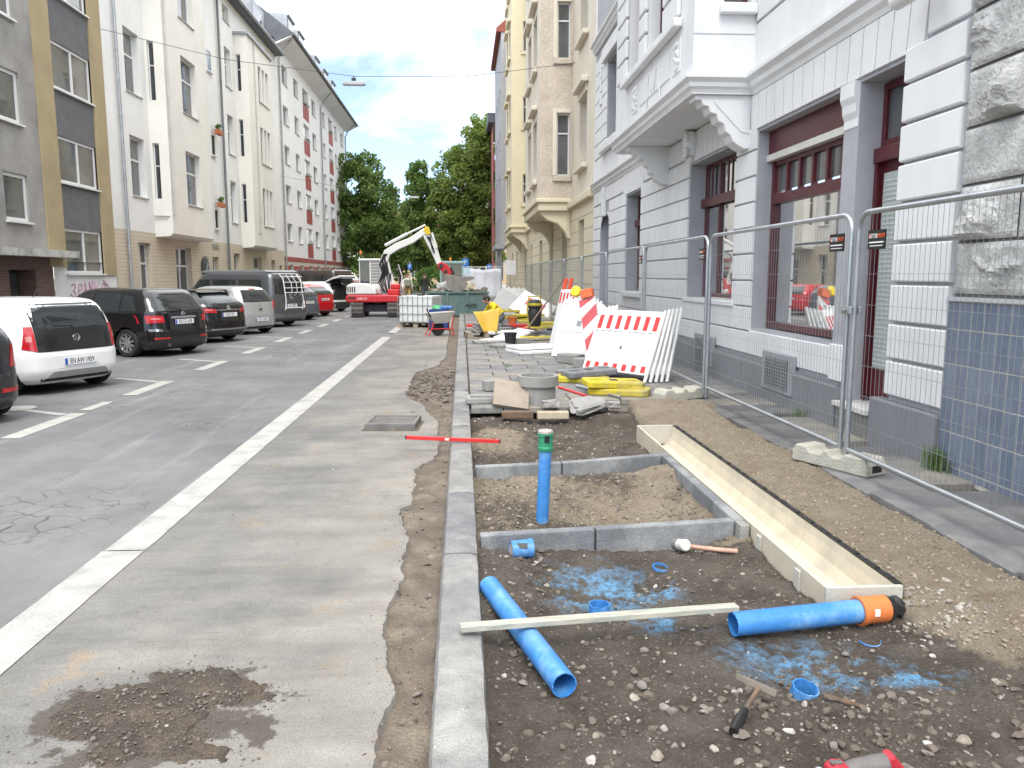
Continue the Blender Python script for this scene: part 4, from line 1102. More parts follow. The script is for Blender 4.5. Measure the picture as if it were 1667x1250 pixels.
for d, h in oc:
    dd = max(d, -.3)
    pts3.append([(RX + .05, 10.45 - dd, 4.0 + h), (OX - dd, 10.45 - dd, 4.0 + h), (OX - dd, 15.65 + dd, 4.0 + h), (RX + .05, 15.65 + dd, 4.0 + h)])
k_ = len(pts3); vs = [p for r_ in pts3 for p in r_]; fs = []
for i in range(k_ - 1):
    for j in range(3): fs.append((i * 4 + j, i * 4 + j + 1, i * 4 + j + 5, i * 4 + j + 4))
q.add(vs, fs); parts.append(q.build('oriel_cornice', LAV, WH))
q = MB().box(OX - .0, RX + .05, 10.45, 15.65, 3.985, 4.02); parts.append(q.build('oriel_underside', LAV, WH))
brk = [(3.84, 3.32), (3.84, 3.985), (3.06, 3.985), (3.06, 3.92), (3.14, 3.92), (3.17, 3.85), (3.24, 3.84), (3.27, 3.76), (3.35, 3.74), (3.38, 3.65), (3.45, 3.62), (3.48, 3.52), (3.54, 3.48), (3.58, 3.40), (3.66, 3.34), (3.74, 3.30)]
for yy in (10.5, 14.62):
    q = MB().prism(brk, yy, yy + .3, 'y'); bk = q.build('bracket', LAV, WH, bev=.012); parts.append(bk)
    q = MB().prism([(3.80, 3.5), (3.80, 3.9), (3.3, 3.9), (3.42, 3.78), (3.58, 3.62), (3.68, 3.52)], yy - .012, yy - .001, 'y'); q.build('scroll_panel', LAV, bk)
rg2 = random.Random(2)
q = MB().lathe([(.001, -.2), (.1, -.17), (.13, -.05), (.14, .1), (.10, .2), (.001, .24)], 12, Matrix.Translation((3.74, 13.02, 3.75))); hd_ = q.build('carved_head', LAV, WH, smooth=True); parts.append(hd_)
for k in range(16):
    a = rg2.uniform(0, 2 * PI); q = MB().lathe([(.001, -.05), (.04, -.02), (.045, .02), (.001, .05)], 8, Matrix.Translation((3.66 + .05 * math.cos(a) * .5, 13.02 + .12 * math.cos(a), 3.75 + .19 * math.sin(a)))); q.build('curl', LAV, hd_, smooth=True)
set_org(WH, parts)
sg = MB().lathe([(.001, 0), (.075, 0), (.075, .35), (.001, .35)], 12, Matrix.Translation((3.55, 6.55, 3.86)) @ Matrix.Rotation(R(90), 4, 'X')); cmo = sg.build('wall_lamp', mat('white_plastic', (.75, .75, .74), .4, bump=0), None, smooth=True)
tag(cmo, 'small white floodlight fixed above the shop door', 'lamp'); q = MB().box(3.5, 3.83, 6.36, 6.42, 3.93, 3.99); q.build('arm', mat('dark_pipe'), cmo)

# ---------------------------------------------------------------- nearest house: rock-faced stone over blue tiles
SH = thing('stone_house', 'house corner of rock-faced grey stone above blue glazed tiles at the right edge', 'building', (3.8, 5.5, 0))
parts = []
ROCK = mat('rock_face', (.44, .435, .425), .9, var=.2, scale=5, col2=(.54, .535, .52), c2scale=2.5, bump=1., bscale=35, fine=(50, .15))
q = MB().box(3.82, 4.4, .5, 5.929, .05, 6.0); parts.append(q.build('wall', mat('mortar_dark', (.17, .165, .16), .95, bump=.4), SH))
zs = [1.50, 1.90, 2.32, 2.74, 3.16, 3.58, 4.0, 4.42]
for ci, (za, zb) in enumerate(zip(zs, zs[1:])):
    cuts = [5.92, 5.25, 4.3, 3.2] if ci % 2 else [5.92, 4.98, 4.1, 3.0]
    for u1, u0 in zip(cuts, cuts[1:]):
        nu, nv = 34, 18; vs = []; fs = []; rq = random.Random(int(ci * 31 + u0 * 17))
        planes = [(rq.uniform(-.5, .5), rq.uniform(-.7, .7), rq.uniform(.10, .20), rq.uniform(u0, u1), rq.uniform(za, zb)) for _ in range(6)]
        for j in range(nv + 1):
            for i in range(nu + 1):
                u = u0 + .010 + (u1 - u0 - .020) * i / nu; v = za + .012 + (zb - za - .024) * j / nv
                e = min(i, nu - i, 3) / 3 * min(j, nv - j, 2) / 2
                f1 = fbm(u * 3, v * 3, ci * 3.1 + u0, 3); f2 = fbm(u * 11, v * 11, ci + 5., 4)
                uu, vv = u + .05 * f1, v + .05 * f2 * .5
                d = min(p[0] * (uu - p[3]) + p[1] * (vv - p[4]) + p[2] for p in planes) + .034 * f2 + .03 * f1
                d = max(.02, d) * (.25 + .75 * e if e > 0 else 0)
                vs.append((3.805 - d, u + .006 * f2 * (e > 0), v + .006 * f1 * (e > 0)))
        for j in range(nv):
            for i in range(nu):
                a = j * (nu + 1) + i; fs.append((a, a + 1, a + nu + 2, a + nu + 1))
        q = MB().add(vs, fs); parts.append(q.build('stone', ROCK, SH))
TILE = [mat('blue_tile_%d' % i, c, .18, var=.14, scale=9, bump=.04, bscale=14, spec=.6) for i, c in enumerate([(.155, .19, .255), (.175, .21, .275), (.14, .175, .24)])]
q = MB().box(3.79, 3.82, .5, 5.93, .08, 1.47); parts.append(q.build('tile_bed', mat('tile_grout', (.52, .48, .43), .9, var=.2), SH))
tr = [.11, .175, .44, .705, .97, 1.24, 1.45]
rg2 = random.Random(9)
for za, zb in zip(tr, tr[1:]):
    u = 5.93
    while u > 3.4:
        q = MB().box(3.7862, 3.7925, u - .138, u - .002, za + .003, zb - .005); parts.append(q.build('tile', TILE[rg2.randrange(3)], SH, bev=.002, seg=1)); u -= .145
q = MB().box(3.77, 3.83, .5, 5.93, 1.455, 1.485); parts.append(q.build('tile_ledge', mat('ledge', (.45, .46, .48), .7), SH))
set_org(SH, parts)

# ---------------------------------------------------------------- cream and yellow houses further on
YEL = mat('yellow_cream', (.70, .63, .46), .85, var=.06, scale=1, bump=.1, bscale=50)
CRM = mat('old_cream', (.70, .64, .535), .85, var=.07, scale=1, bump=.1, bscale=50)
ROUGHC = mat('rough_beige', (.57, .50, .42), .95, var=.12, scale=1.5, col2=(.50, .43, .35), c2scale=.8, bump=1., bscale=14, fine=(18, .15))
def old_house(label, loc, y0, y1, zt, ys, ox, yo1, wins, gfm, upm, sidem, zo, rows, gf, sidewin, topz):
    H_ = thing('townhouse', label, 'building', loc); P_ = []
    pl = plX(RX, -1)
    P_.append(wall('ground_floor', pl, y0, y1, .05, zo - .1, gf, gfm, H_, .35))
    for o in gf:
        P_.append(window(H_, pl, *o, .3, mat('brown_frame', (.16, .12, .09), .6), PANE[0], (.5,), (), .07, .05) if o[2] > .5 else window(H_, pl, *o, .3, mat('brown_frame'), PANE[2], (.5,), (.7,), .1, .05, name='house_door'))
    uo = [(a, b_, z0, z1) for (a, b_) in wins for (z0, z1) in rows]
    P_.append(wall('upper_wall', pl, y0, y1, zo - .1, zt, uo, upm, H_, .3))
    for o in uo:
        P_.append(window(H_, pl, *o, .2, WHITEF, PANE[1], (), (.65,), .07, .05))
        q = MB(); pbox(q, pl, o[0] - .2, o[1] + .2, o[2] - .16, o[2] - .02, 0, .18); P_.append(q.build('sill', upm, H_, bev=.02))
        q = MB(); pbox(q, pl, o[0] - .25, o[1] + .25, o[3] + .25, o[3] + .42, 0, .22); P_.append(q.build('window_hood', upm, H_, bev=.03))
        q = MB(); pbox(q, pl, o[0] - .12, o[1] + .12, o[3] + .02, o[3] + .24, 0, .05); P_.append(q.build('window_head', upm, H_))
    q = MB(); pbox(q, pl, y0, y1, zo - .25, zo - .02, 0, .16); P_.append(q.build('string_course', gfm, H_, bev=.03))
    for k in range(7):
        z = .95 + .42 * k
        if z < zo - .4:
            e_ = y0
            for o in sorted(gf):
                if o[2] < z < o[3]:
                    q = MB(); pbox(q, pl, e_, o[0], z, z + .03, -.002, .003); P_.append(q.build('joint', mat('joint_ochre', (.42, .36, .25), .9), H_)); e_ = o[1]
            q = MB(); pbox(q, pl, e_, y1, z, z + .03, -.002, .003); P_.append(q.build('joint', mat('joint_ochre'), H_))
    # oriel: side wall towards the camera, front wall along the street
    sw_ = plY(ys)
    so_ = [(sidewin[0], sidewin[1], z0, z1) for (z0, z1) in rows]
    P_.append(wall('oriel_side', sw_, ox, RX, zo, topz, so_, sidem, H_, .25))
    for o in so_:
        P_.append(window(H_, sw_, *o, .12, WHITEF, PANE[1], (), (.68,), .05, .05, curtain=None))
        q = MB(); pbox(q, sw_, o[0] - .13, o[1] + .06, o[2] - .2, o[2] - .03, 0, .09); P_.append(q.build('sill', sidem, H_, bev=.02))
        for a, b_, c_, d_ in ((o[0] - .14, o[0] - .01, o[2], o[3] + .009), (o[0] - .14, o[1] + .02, o[3] + .01, o[3] + .14)):
            q = MB(); pbox(q, sw_, a, b_, c_, d_, 0, .035); P_.append(q.build('architrave', upm, H_))
    pf = plX(ox, -1); fw_ = [(ys + (yo1 - ys) * .2, ys + (yo1 - ys) * .42, z0, z1) for (z0, z1) in rows] + [(ys + (yo1 - ys) * .58, ys + (yo1 - ys) * .8, z0, z1) for (z0, z1) in rows]
    P_.append(wall('oriel_front', pf, ys, yo1, zo, topz, fw_, upm, H_, .3))
    for o in fw_:
        P_.append(window(H_, pf, *o, .2, WHITEF, PANE[1], (), (.65,), .07, .05))
        q = MB(); pbox(q, pf, o[0] - .2, o[1] + .2, o[2] - .2, o[2] - .03, 0, .15); P_.append(q.build('sill', upm, H_, bev=.03))
        q = MB(); pbox(q, pf, o[0] - .2, o[1] + .2, o[3] + .3, o[3] + .45, 0, .2); P_.append(q.build('window_hood', upm, H_, bev=.03))
    q = MB().box(ox, RX, yo1 - .01, yo1, zo, topz); P_.append(q.build('oriel_end', upm, H_))
    q = MB().box(ox - .14, RX, ys - .14, yo1 + .14, zo - .02, zo + .12); P_.append(q.build('oriel_cornice', gfm, H_, bev=.03))
    q = MB().box(ox - .05, RX, ys - .06, yo1 + .05, zo - .3, zo - .021); P_.append(q.build('oriel_base', gfm, H_, bev=.04))
    prof_ = [(ox + .02, zo - .3), (RX, zo - .3), (RX, zo - 1.25), (RX - .12, zo - 1.2), (RX - .2, zo - 1.0), (RX - .45, zo - .72), (ox + .3, zo - .6), (ox + .1, zo - .45)]
    for yy in (ys + .1, yo1 - .5):
        q = MB().prism(prof_, yy, yy + .4, 'y'); P_.append(q.build('bracket', gfm, H_, bev=.02))
    set_org(H_, P_); return H_
rows2 = [(5.05, 7.12), (8.9, 10.7), (12.6, 14.7), (16.2, 18)]
old_house('old cream house with a rough-rendered oriel beside the white townhouse', (3.8, 30, 0), 22.9, 41.5, 20, 27.6, 2.7, 33.8, [(24.4, 25.9)], YEL, CRM, ROUGHC, 4.15,
          rows2, [(24.7, 25.9, .15, 3.4), (28.7, 30.2, 1.2, 3.3), (33, 34.4, .15, 3.4), (37.5, 39, 1.2, 3.3)], (3.27, 3.72), 20)
old_house('pale yellow house with smooth oriel farther along the right side', (3.8, 52, 0), 41.5, 68, 21, 45.5, 2.86, 51.5, [(42.6, 43.9), (54, 55.4), (60, 61.4)], YEL, YEL, YEL, 4.35,
          [(5.7, 7.3), (9.9, 11.5), (13.95, 15.5), (17.4, 19)], [(42.8, 44, 1.2, 3.3), (47, 48.2, .15, 3.3), (54, 55.5, 1.2, 3.3), (59, 60.5, .15, 3.3)], (3.49, 3.77), 21)
GRY = mat('grey_render', (.36, .36, .38), .9, var=.08)
g3 = thing('townhouse', 'narrow grey rendered house beyond the yellow oriel', 'building', (3.8, 74, 0)); P_ = []
o3 = [(a, a + 1.3, z, z + 1.7) for a in (70, 73.5, 77) for z in (1.2, 5, 8.6, 12.2, 15.8)]
P_.append(wall('wall', plX(3.4, -1), 68, 80.5, .05, 21.5, o3, GRY, g3, .25))
for o in o3: P_.append(window(g3, plX(3.4, -1), *o, .15, WHITEF, PANE[2], (.5,), (), .07, .05))
P_.append(MB().box(3.4, 4.5, 67.98, 68.0, 3.9, 21.5).build('side_wall', GRY, g3)); P_.append(MB().box(2.9, 3.8, 68, 76, 3.9, 4.3).build('balcony_slab', GRY, g3))
P_.append(MB().prism([(3.0, 21.5), (3.0, 21.8), (5.5, 24), (5.5, 21.5)], 67.9, 80.6, 'y').build('roof', mat('red_roof', (.25, .07, .05), .8), g3)); set_org(g3, P_)
g4 = thing('townhouse', 'white and red house with dark cornice at the far right end', 'building', (3.8, 87, 0)); P_ = []
o4 = [(a, a + 1.3, z, z + 1.8) for a in (83, 86.5, 90) for z in (1.2, 5, 8.6, 12.2)]
P_.append(wall('wall', plX(3.2, -1), 80.5, 95, .05, 16.6, o4, mat('red_render', (.42, .16, .15), .9), g4, .25))
for o in o4: P_.append(window(g4, plX(3.2, -1), *o, .15, WHITEF, PANE[1], (.5,), (), .07, .05))
P_.append(MB().box(2.7, 3.6, 80.3, 95.3, 16.6, 17.5).build('cornice', mat('roof_slate'), g4)); P_.append(MB().box(3.0, 3.25, 92.5, 95.1, .05, 16.6).build('white_pier', WHREND, g4))
P_.append(MB().box(3.3, 4.2, 86, 87.5, 17.5, 18.6).build('chimney', mat('chimney_brick', (.4, .28, .2), .9), g4)); set_org(g4, P_)
# ================================================================== building site, near
BLUE = mat('blue_pipe', (.045, .20, .50), .42, var=.10, scale=6, col2=(.17, .33, .55), c2scale=5, c2lo=.50, c2hi=.72, fine=(45, .10), bump=.06, bscale=25, spec=.5)
BLUEIN = mat('blue_inside', (.04, .17, .45), .5, var=.1)
GREEN = mat('green_socket', (.03, .23, .12), .4, var=.15, scale=5)
ORANGE = mat('orange_coupling', (.62, .17, .05), .45, var=.1, scale=6)
BLACK = mat('black_plastic', (.015, .015, .016), .4, var=.3, scale=10, bump=.3, bscale=30)
CONC = mat('concrete', (.29, .283, .268), .9, var=.16, scale=5, col2=(.21, .203, .19), c2scale=3, bump=.35, bscale=60, fine=(90, .15))
CONCD = mat('edging_concrete', (.155, .162, .172), .85, var=.18, scale=4, col2=(.27, .275, .275), c2scale=2.2, c2lo=.46, c2hi=.60, bump=.3, bscale=70, fine=(120, .18))
WOODG = mat('weathered_wood', (.42, .40, .34), .85, var=.2, scale=3, bump=.4, bscale=30, stretch=(2, 18, 18), col2=(.30, .33, .29), c2scale=1.2)
STEEL = mat('galvanised_steel', (.42, .44, .46), .38, metal=.75, var=.15, scale=6, bump=.06, bscale=40)
RUST = mat('rusty_iron', (.12, .085, .06), .8, var=.35, scale=9, col2=(.20, .11, .06), c2scale=6, bump=.4, bscale=50)
def sz0(x, y): return soil(x, y)[0]

# edging stones framing the planting bed
def edging(a, b_, w=.07, h0=-.14, h1=.122):
    a, b_ = Vector(a), Vector(b_); d = (b_ - a).normalized(); n_ = Vector((-d.y, d.x)) * (w / 2)
    q = MB(); P4 = [a - n_, b_ - n_, b_ + n_, a + n_]
    q.add([(p.x, p.y, z) for z in (h0, h1) for p in P4], [(3, 2, 1, 0), (4, 5, 6, 7), (0, 1, 5, 4), (1, 2, 6, 5), (2, 3, 7, 6), (3, 0, 4, 7)])
    return q
for (a, b_, lb) in (((.095, 4.53), (.79, 4.605), 'short concrete edging stone of the front row touching the kerb'),
                    ((.80, 4.607), (1.695, 4.72), 'long concrete edging stone of the front row near the drain channel'),
                    ((.095, 6.22), (.80, 6.31), 'dark short concrete edging stone of the rear row touching the kerb'),
                    ((.81, 6.312), (1.695, 6.55), 'blotchy long concrete edging stone of the rear row'),
                    ((1.733, 5.66), (1.733, 6.60), 'concrete edging stone beside the channel, farther of the two'),
                    ((1.735, 4.70), (1.734, 5.645), 'concrete edging stone beside the channel, nearer of the two')):
    tag(edging(a, b_).build('edging_stone', CONCD, bev=.010), lb, 'edging stone', 'edging stones of the bed')
tag(edging((1.735, 4.60), (1.735, 4.692), .06, -.1, .118).build('edging_offcut', CONC, bev=.006), 'small concrete offcut closing the bed corner by the channel', 'concrete piece')

# drain channel
ch = thing('drain_channel', 'long beige drainage channel trough with a black rubber edge', 'drain channel', (1.93, 5.55, 0))
POLY = mat('polymer_concrete', (.56, .50, .385), .75, var=.08, scale=4, col2=(.46, .42, .34), c2scale=3, bump=.12, bscale=70)
CHG = mat('channel_outside', (.45, .43, .38), .85, var=.12, scale=4, bump=.2)
def chx(y): return 1.775
CP = [(.0, -.10), (.0, .15), (.02, .15), (.026, .10), (.045, .03), (.085, -.03), (.14, -.06), (.19, -.066), (.24, -.06), (.295, -.03), (.335, .03), (.354, .10), (.36, .15), (.38, .15), (.38, -.10)]
CP = [(a, b_ - .025) for a, b_ in CP]
ys_ = [3.60, 4.62, 5.66, 6.72, 7.78]
for ya, yb in zip(ys_, ys_[1:]):
    q = MB(); vs = []
    for y in (ya + .002, yb - .002): vs += [(chx(y) + dx - 1.93, y - 5.55, z) for dx, z in CP]
    n_ = len(CP); q.add(vs, [tuple(range(n_ - 1, -1, -1)), tuple(range(n_, 2 * n_))] + [(i, (i + 1) % n_, n_ + (i + 1) % n_, n_ + i) for i in range(n_)])
    q.build('channel_element', POLY, ch)
for y0, y1 in ((3.575, 3.599), (7.781, 7.81)):
    q = MB().box(chx(y0) - 1.935, chx(y0) + .385 - 1.93, y0 - 5.55, y1 - 5.55, -.06, .133); q.build('end_plate', CHG, ch, bev=.004)
q = MB()
for k in range(60):
    y = 3.6 + 4.18 * k / 60; x = chx(y) + .362 - 1.93
    q.box(x - .002, x + .030, y - 5.55, y + 4.18 / 60 - 5.55 + .0, .127, .137 + .003 * math.sin(k * 2.3))
q.build('rubber_seal', BLACK, ch)
for y in (3.9, 4.45): MB().box(chx(y) - 1.93 - .014, chx(y) - 1.93 - .001, y - 5.58, y - 5.52, -.05, .10).build('outer_rib', CHG, ch)

# upright blue riser pipe
rp_ = thing('riser_pipe', 'upright blue plastic pipe with green capped socket in the bed', 'pipe', (.535, 5.12, 0))
z0 = -.12
MB().tube((-.012, 0, z0), (.012, 0, .50), .042, .038, 32).build('pipe', BLUE, rp_, smooth=True)
MB().lathe([(.05, .49), (.053, .495), (.053, .515), (.049, .52), (.049, .585), (.054, .59), (.054, .61)], 32, Matrix.Translation((.012, 0, 0))).build('socket', GREEN, rp_, smooth=True)
MB().lathe([(.05, .611), (.05, .625), (.044, .63), (.001, .63)], 32, Matrix.Translation((.012, 0, 0))).build('cap', mat('cap_grey', (.38, .33, .30), .7, var=.3, scale=8), rp_, smooth=True)
MB().box(.0, .034, -.0565, -.0535, .555, .60).build('label_plate', BLACK, rp_)

# lying pipes
def lying(name, lb, a, b_, r, extra=None):
    a, b_ = Vector(a), Vector(b_); t = thing(name, lb, 'pipe', ((a + b_) / 2)); c_ = t.location.copy()
    MB().tube(a - c_, b_ - c_, r, r - .005, 40, .0025, 3).build('pipe', BLUE, t, smooth=True)
    return t, c_
zA = .055
lying('pipe_offcut', 'blue plastic pipe lying diagonally on the earth under the batten', (.385, 2.86, zA + .01), (.125, 3.82, zA + .03), .052)
tB, cB = lying('pipe_with_coupling', 'blue plastic pipe lying on the earth with orange coupling and taped end', (1.23, 3.36, .060), (1.90, 3.455, .066), .055)
d_ = Vector((.67, .095, .006)).normalized(); pB = Vector((1.90, 3.455, .066))
MB().tube(pB - d_ * .03 - cB, pB + d_ * .11 - cB, .064, .057, 40).build('coupling', ORANGE, tB, smooth=True)
MB().tube(pB - d_ * .035 - cB, pB - d_ * .01 - cB, .069, .058, 40).build('coupling_collar', ORANGE, tB, smooth=True)
q = MB(); Mt = frame_M(pB + d_ * .10 - cB, d_.orthogonal(), d_.cross(d_.orthogonal()))
q.lathe([(.058, 0), (.062, .02), (.05, .055), (.055, .075), (.035, .1), (.001, .105)], 20, Mt)
rg2 = random.Random(4); q.v = [(x + rg2.uniform(-.005, .005), y + rg2.uniform(-.005, .005), z + rg2.uniform(-.005, .005)) for x, y, z in q.v]
q.build('black_film', BLACK, tB)
MB().box(-.012, .012, -.004, .004, -.016, .016, Matrix.Translation(pB + d_ * .035 - cB + Vector((.0, -.064, .012)))).build('sticker', mat('sticker', (.75, .74, .70), .6), tB)
# stubs standing in the ground
for (x, y, lb, lean) in ((.66, 3.64, 'blue pipe stub in the ground behind the batten', 0), (1.33, 2.87, 'blue pipe stub with torn rim beside the pick hammer', .12)):
    t = thing('pipe_stub', lb, 'pipe stub', (x, y, 0), 0, None)
    zb = sz0(x, y); MB().tube((lean * .15, -lean * .2, zb + (.075 if lean == 0 else .05)), (0, 0, zb - .08), .052, .047, 30, .0035, int(x * 10)).build('pipe', BLUE, t, smooth=True)
def ring_part(nm, lb, x, y, r, a0, a1, h, w, tiltx=0.):
    q = MB(); n_ = 16; vs = []
    for k in range(n_ + 1):
        a = a0 + (a1 - a0) * k / n_; ww = w * (1 - .7 * abs(2 * k / n_ - 1) ** 2)
        for rr, zz in ((r, 0), (r, ww), (r - .005, ww), (r - .005, 0)): vs.append((rr * math.cos(a), rr * math.sin(a), zz))
    fs = [(4 * k + i, 4 * k + (i + 1) % 4, 4 * k + 4 + (i + 1) % 4, 4 * k + 4 + i) for k in range(n_) for i in range(4)] + [(3, 2, 1, 0), tuple(4 * n_ + i for i in range(4))]
    q.add(vs, fs); o = q.build(nm, BLUE, smooth=True); o.location = (x, y, sz0(x, y) + h); o.rotation_euler = (tiltx, 0, 0)
    return tag(o, lb, 'plastic offcut')
ring_part('pipe_ring_offcut', 'curved blue plastic sliver below the orange coupling', 1.88, 3.36, .055, PI * 1.05, PI * 1.95, .012, .022, .5)
ring_part('pipe_ring_offcut', 'small blue plastic scrap near the mallet', 1.12, 4.26, .045, 0, 1.8 * PI, .008, .018, .1)
ring_part('pipe_ring_offcut', 'thin blue ring lying beyond the rear edging row', .41, 6.62, .055, 0, 2 * PI, .06, .03, .2)
# short socket piece
so_ = thing('pipe_socket', 'short blue pipe collar lying against the front edging stones', 'pipe fitting', (.335, 4.40, sz0(.335, 4.4) + .052))
MB().tube((-.065, -.012, 0), (.06, .012, 0), .053, .047, 32).build('collar', BLUE, so_, smooth=True)
MB().tube((.035, .008, 0), (.062, .0125, 0), .057, .05, 32).build('rim', BLUE, so_, smooth=True)
MB().cyl((-.06, -.011, 0), (-.056, -.010, 0), .046, n=24).build('end_cap', mat('cap_grey'), so_)
MB().box(-.03, .03, -.056, -.05, -.01, .022, Matrix.Rotation(R(-32), 4, 'X')).build('label_plate', BLACK, so_)

# batten across the kerb
bt = MB(); a, b_ = Vector((-.02, 3.2, .155)), Vector((1.26, 3.40, .125)); d = (b_ - a).normalized(); Mb = frame_M(a, d, Vector((0, 0, 1)).cross(d))
bt.box(0, (b_ - a).length, -.026, .026, -.012, .012, Mb)
tag(bt.build('wooden_batten', WOODG, bev=.002), 'weathered timber batten resting from kerb to blue pipe', 'batten')

# rubber mallet
ml = thing('rubber_mallet', 'rubber mallet with white and grey head lying by the front edging', 'mallet', (1.33, 4.48, sz0(1.33, 4.48)))
MB().lathe([(.03, -.05), (.036, -.045), (.036, -.002), (.034, 0)], 20, Matrix.Translation((-.03, .02, .045)) @ Matrix.Rotation(R(75), 4, 'X') @ Matrix.Rotation(R(20), 4, 'Y')).build('grey_face', mat('rubber_grey', (.16, .165, .17), .7), ml, smooth=True)
MB().lathe([(.034, .0005), (.034, .03), (.036, .034), (.036, .06), (.03, .066)], 20, Matrix.Translation((-.03, .02, .045)) @ Matrix.Rotation(R(75), 4, 'X') @ Matrix.Rotation(R(20), 4, 'Y')).build('white_face', mat('rubber_white', (.62, .60, .55), .7, var=.2, scale=8), ml, smooth=True)
MB().path([(-.0, .0, .045), (.1, -.02, .035), (.2, -.035, .026), (.30, -.05, .02)], [.012, .013, .014, .015], 10).build('handle', mat('red_wood_handle', (.45, .27, .20), .7, var=.2, scale=8), ml, smooth=True)
# pick hammer
hm = thing('pick_hammer', 'mason hammer with black grip lying among the stones', 'hammer', (1.03, 2.64, sz0(1.03, 2.64) + .022))
MB().path([(-.09, -.12, .0), (-.045, -.06, .010), (-.01, -.012, .016)], [.017, .019, .015], 10).build('grip', BLACK, hm, smooth=True)
MB().path([(-.01, -.012, .016), (.05, .065, .024), (.095, .12, .03)], [.010, .0085, .010], 8).build('shaft', RUST, hm, smooth=True)
q = MB(); q.prism([(-.105, -.003), (-.03, -.012), (.025, -.013), (.075, -.012), (.075, .012), (.025, .013), (-.03, .012), (-.105, .003)], -.013, .013, 'y', Matrix.Translation((.095, .12, .032)) @ Matrix.Rotation(R(-53), 4, 'Z') @ Matrix.Rotation(R(70), 4, 'X'))
q.build('head', mat('worn_steel', (.20, .17, .14), .55, metal=.4, var=.3, scale=9), hm, bev=.003)
# scrap of wood / bent iron beside the stub
tag(MB().prism([(0, 0), (.14, .02), (.15, .035), (.0, .03)], 0, .012, 'z', Matrix.Translation((1.40, 2.80, sz0(1.40, 2.80) + .02)) @ Matrix.Rotation(R(-40), 4, 'Z') @ Matrix.Rotation(R(-25), 4, 'X')).build('wood_splinter', RUST), 'rust-brown splinter leaning beside the torn pipe stub', 'splinter')
# red angle grinder cut by the lower edge
gr = thing('angle_grinder', 'red and grey power tool at the bottom edge of the picture', 'power tool', (1.30, 2.285, sz0(1.30, 2.285) - .002))
REDT = mat('red_tool', (.42, .03, .045), .4, var=.15, scale=8)
Mg = Matrix.Rotation(R(4), 4, 'Z')
MB().path([Mg @ Vector(p) for p in [(-.07, .02, .04), (-.03, .02, .046), (.03, .02, .052), (.08, .02, .056)]], [.026, .030, .032, .032], 14).build('motor_housing', mat('tool_grey', (.13, .12, .115), .6, var=.3, scale=10), gr, smooth=True)
MB().prism([(.07, .02), (.075, .088), (.095, .098), (.125, .06), (.15, .03), (.15, .012)], -.005, .045, 'y', Mg).build('rear_grip', REDT, gr, bev=.012)
MB().prism([(-.13, .02), (-.125, .062), (-.10, .074), (-.06, .07), (-.055, .02)], -.008, .048, 'y', Mg).build('gear_head', REDT, gr, bev=.010)
MB().prism([(-.21, .0), (-.135, .0), (-.131, .05), (-.15, .058), (-.19, .03)], .0, .04, 'y', Mg).build('nose', mat('tool_bluegrey', (.30, .36, .42), .5), gr, bev=.01)
MB().box(-.115, -.075, .010, .03, .0725, .0765, Mg).build('badge', mat('tool_grey'), gr)

# road gully frame lying on the carriageway
gu = thing('gully_grate', 'cast iron gully grate and frame lying on the road beside the kerb', 'drain grate', (-.76, 8.55, .012), R(-4))
CI = mat('cast_iron', (.16, .15, .14), .7, metal=.2, var=.25, scale=7, bump=.3)
fr_ = MB().box(-.27, .27, -.27, -.235, 0, .075).box(-.27, .27, .235, .27, 0, .075).box(-.27, -.235, -.235, .235, 0, .075).box(.235, .27, -.235, .235, 0, .075).build('frame', CI, gu, bev=.006)
for k in range(9): MB().box(-.2345, .2345, -.21 + k * .049, -.185 + k * .049, .03, .068).build('bar', CI, gu, bev=.003)
MB().box(-.013, .013, -.2345, .2345, .028, .064).build('cross_bar', CI, gu)
MB().box(-.30, .30, -.30, .29, -.001, .008).build('dirt_rim', SOILB, gu)
# red spirit level over the kerb
sl = thing('spirit_level', 'long red spirit level lying across the kerb', 'spirit level', (-.1, 7.15, .13))
M_ = Matrix.Rotation(R(-10), 4, 'Z') @ Matrix.Rotation(R(1.2), 4, 'Y')
REDL = mat('red_paint', (.55, .03, .03), .4, var=.1)
MB().box(-.44, .44, -.011, .011, 0, .034, M_).build('rail', REDL, sl, bev=.003)
MB().box(-.07, -.03, -.0125, .0125, .008, .028, M_).build('vial', mat('vial_pale', (.65, .68, .55), .3), sl)
MB().box(-.445, -.435, -.0125, .0125, -.001, .035, M_).build('end_cap', BLACK, sl)
MB().box(.435, .445, -.0125, .0125, -.001, .035, M_).build('end_cap', BLACK, sl)
# white helmet-like shoe and black pipe mouth in the pit
q = MB().lathe([(.001, .08), (.05, .07), (.08, .03), (.085, 0)], 18, Matrix.Translation((.22, 6.72, sz0(.22, 6.72) + .02)) @ Matrix.Rotation(R(35), 4, 'X') @ Matrix.Diagonal((1.3, .8, .8, 1)))
tag(q.build('plastic_dome', mat('white_plastic'), smooth=True), 'white plastic cap in the earth behind the rear edging by the kerb', 'cap')
bx = thing('pipe_shaft', 'black plastic rim of a pipe shaft in the pit behind the riser', 'pipe shaft', (.56, 6.98, sz0(.56, 6.98) + .06))
MB().box(-.09, .09, -.10, .10, -.06, .02, Matrix.Rotation(R(25), 4, 'X')).build('body', BLACK, bx, bev=.01)
MB().box(-.075, .075, -.085, -.07, .0205, .026, Matrix.Rotation(R(25), 4, 'X')).box(-.075, .075, .07, .085, .0205, .026, Matrix.Rotation(R(25), 4, 'X')).box(-.075, -.06, -.07, .07, .0205, .026, Matrix.Rotation(R(25), 4, 'X')).box(.06, .075, -.07, .07, .0205, .026, Matrix.Rotation(R(25), 4, 'X')).build('rim', mat('rim_grey', (.35, .34, .32), .6), bx)

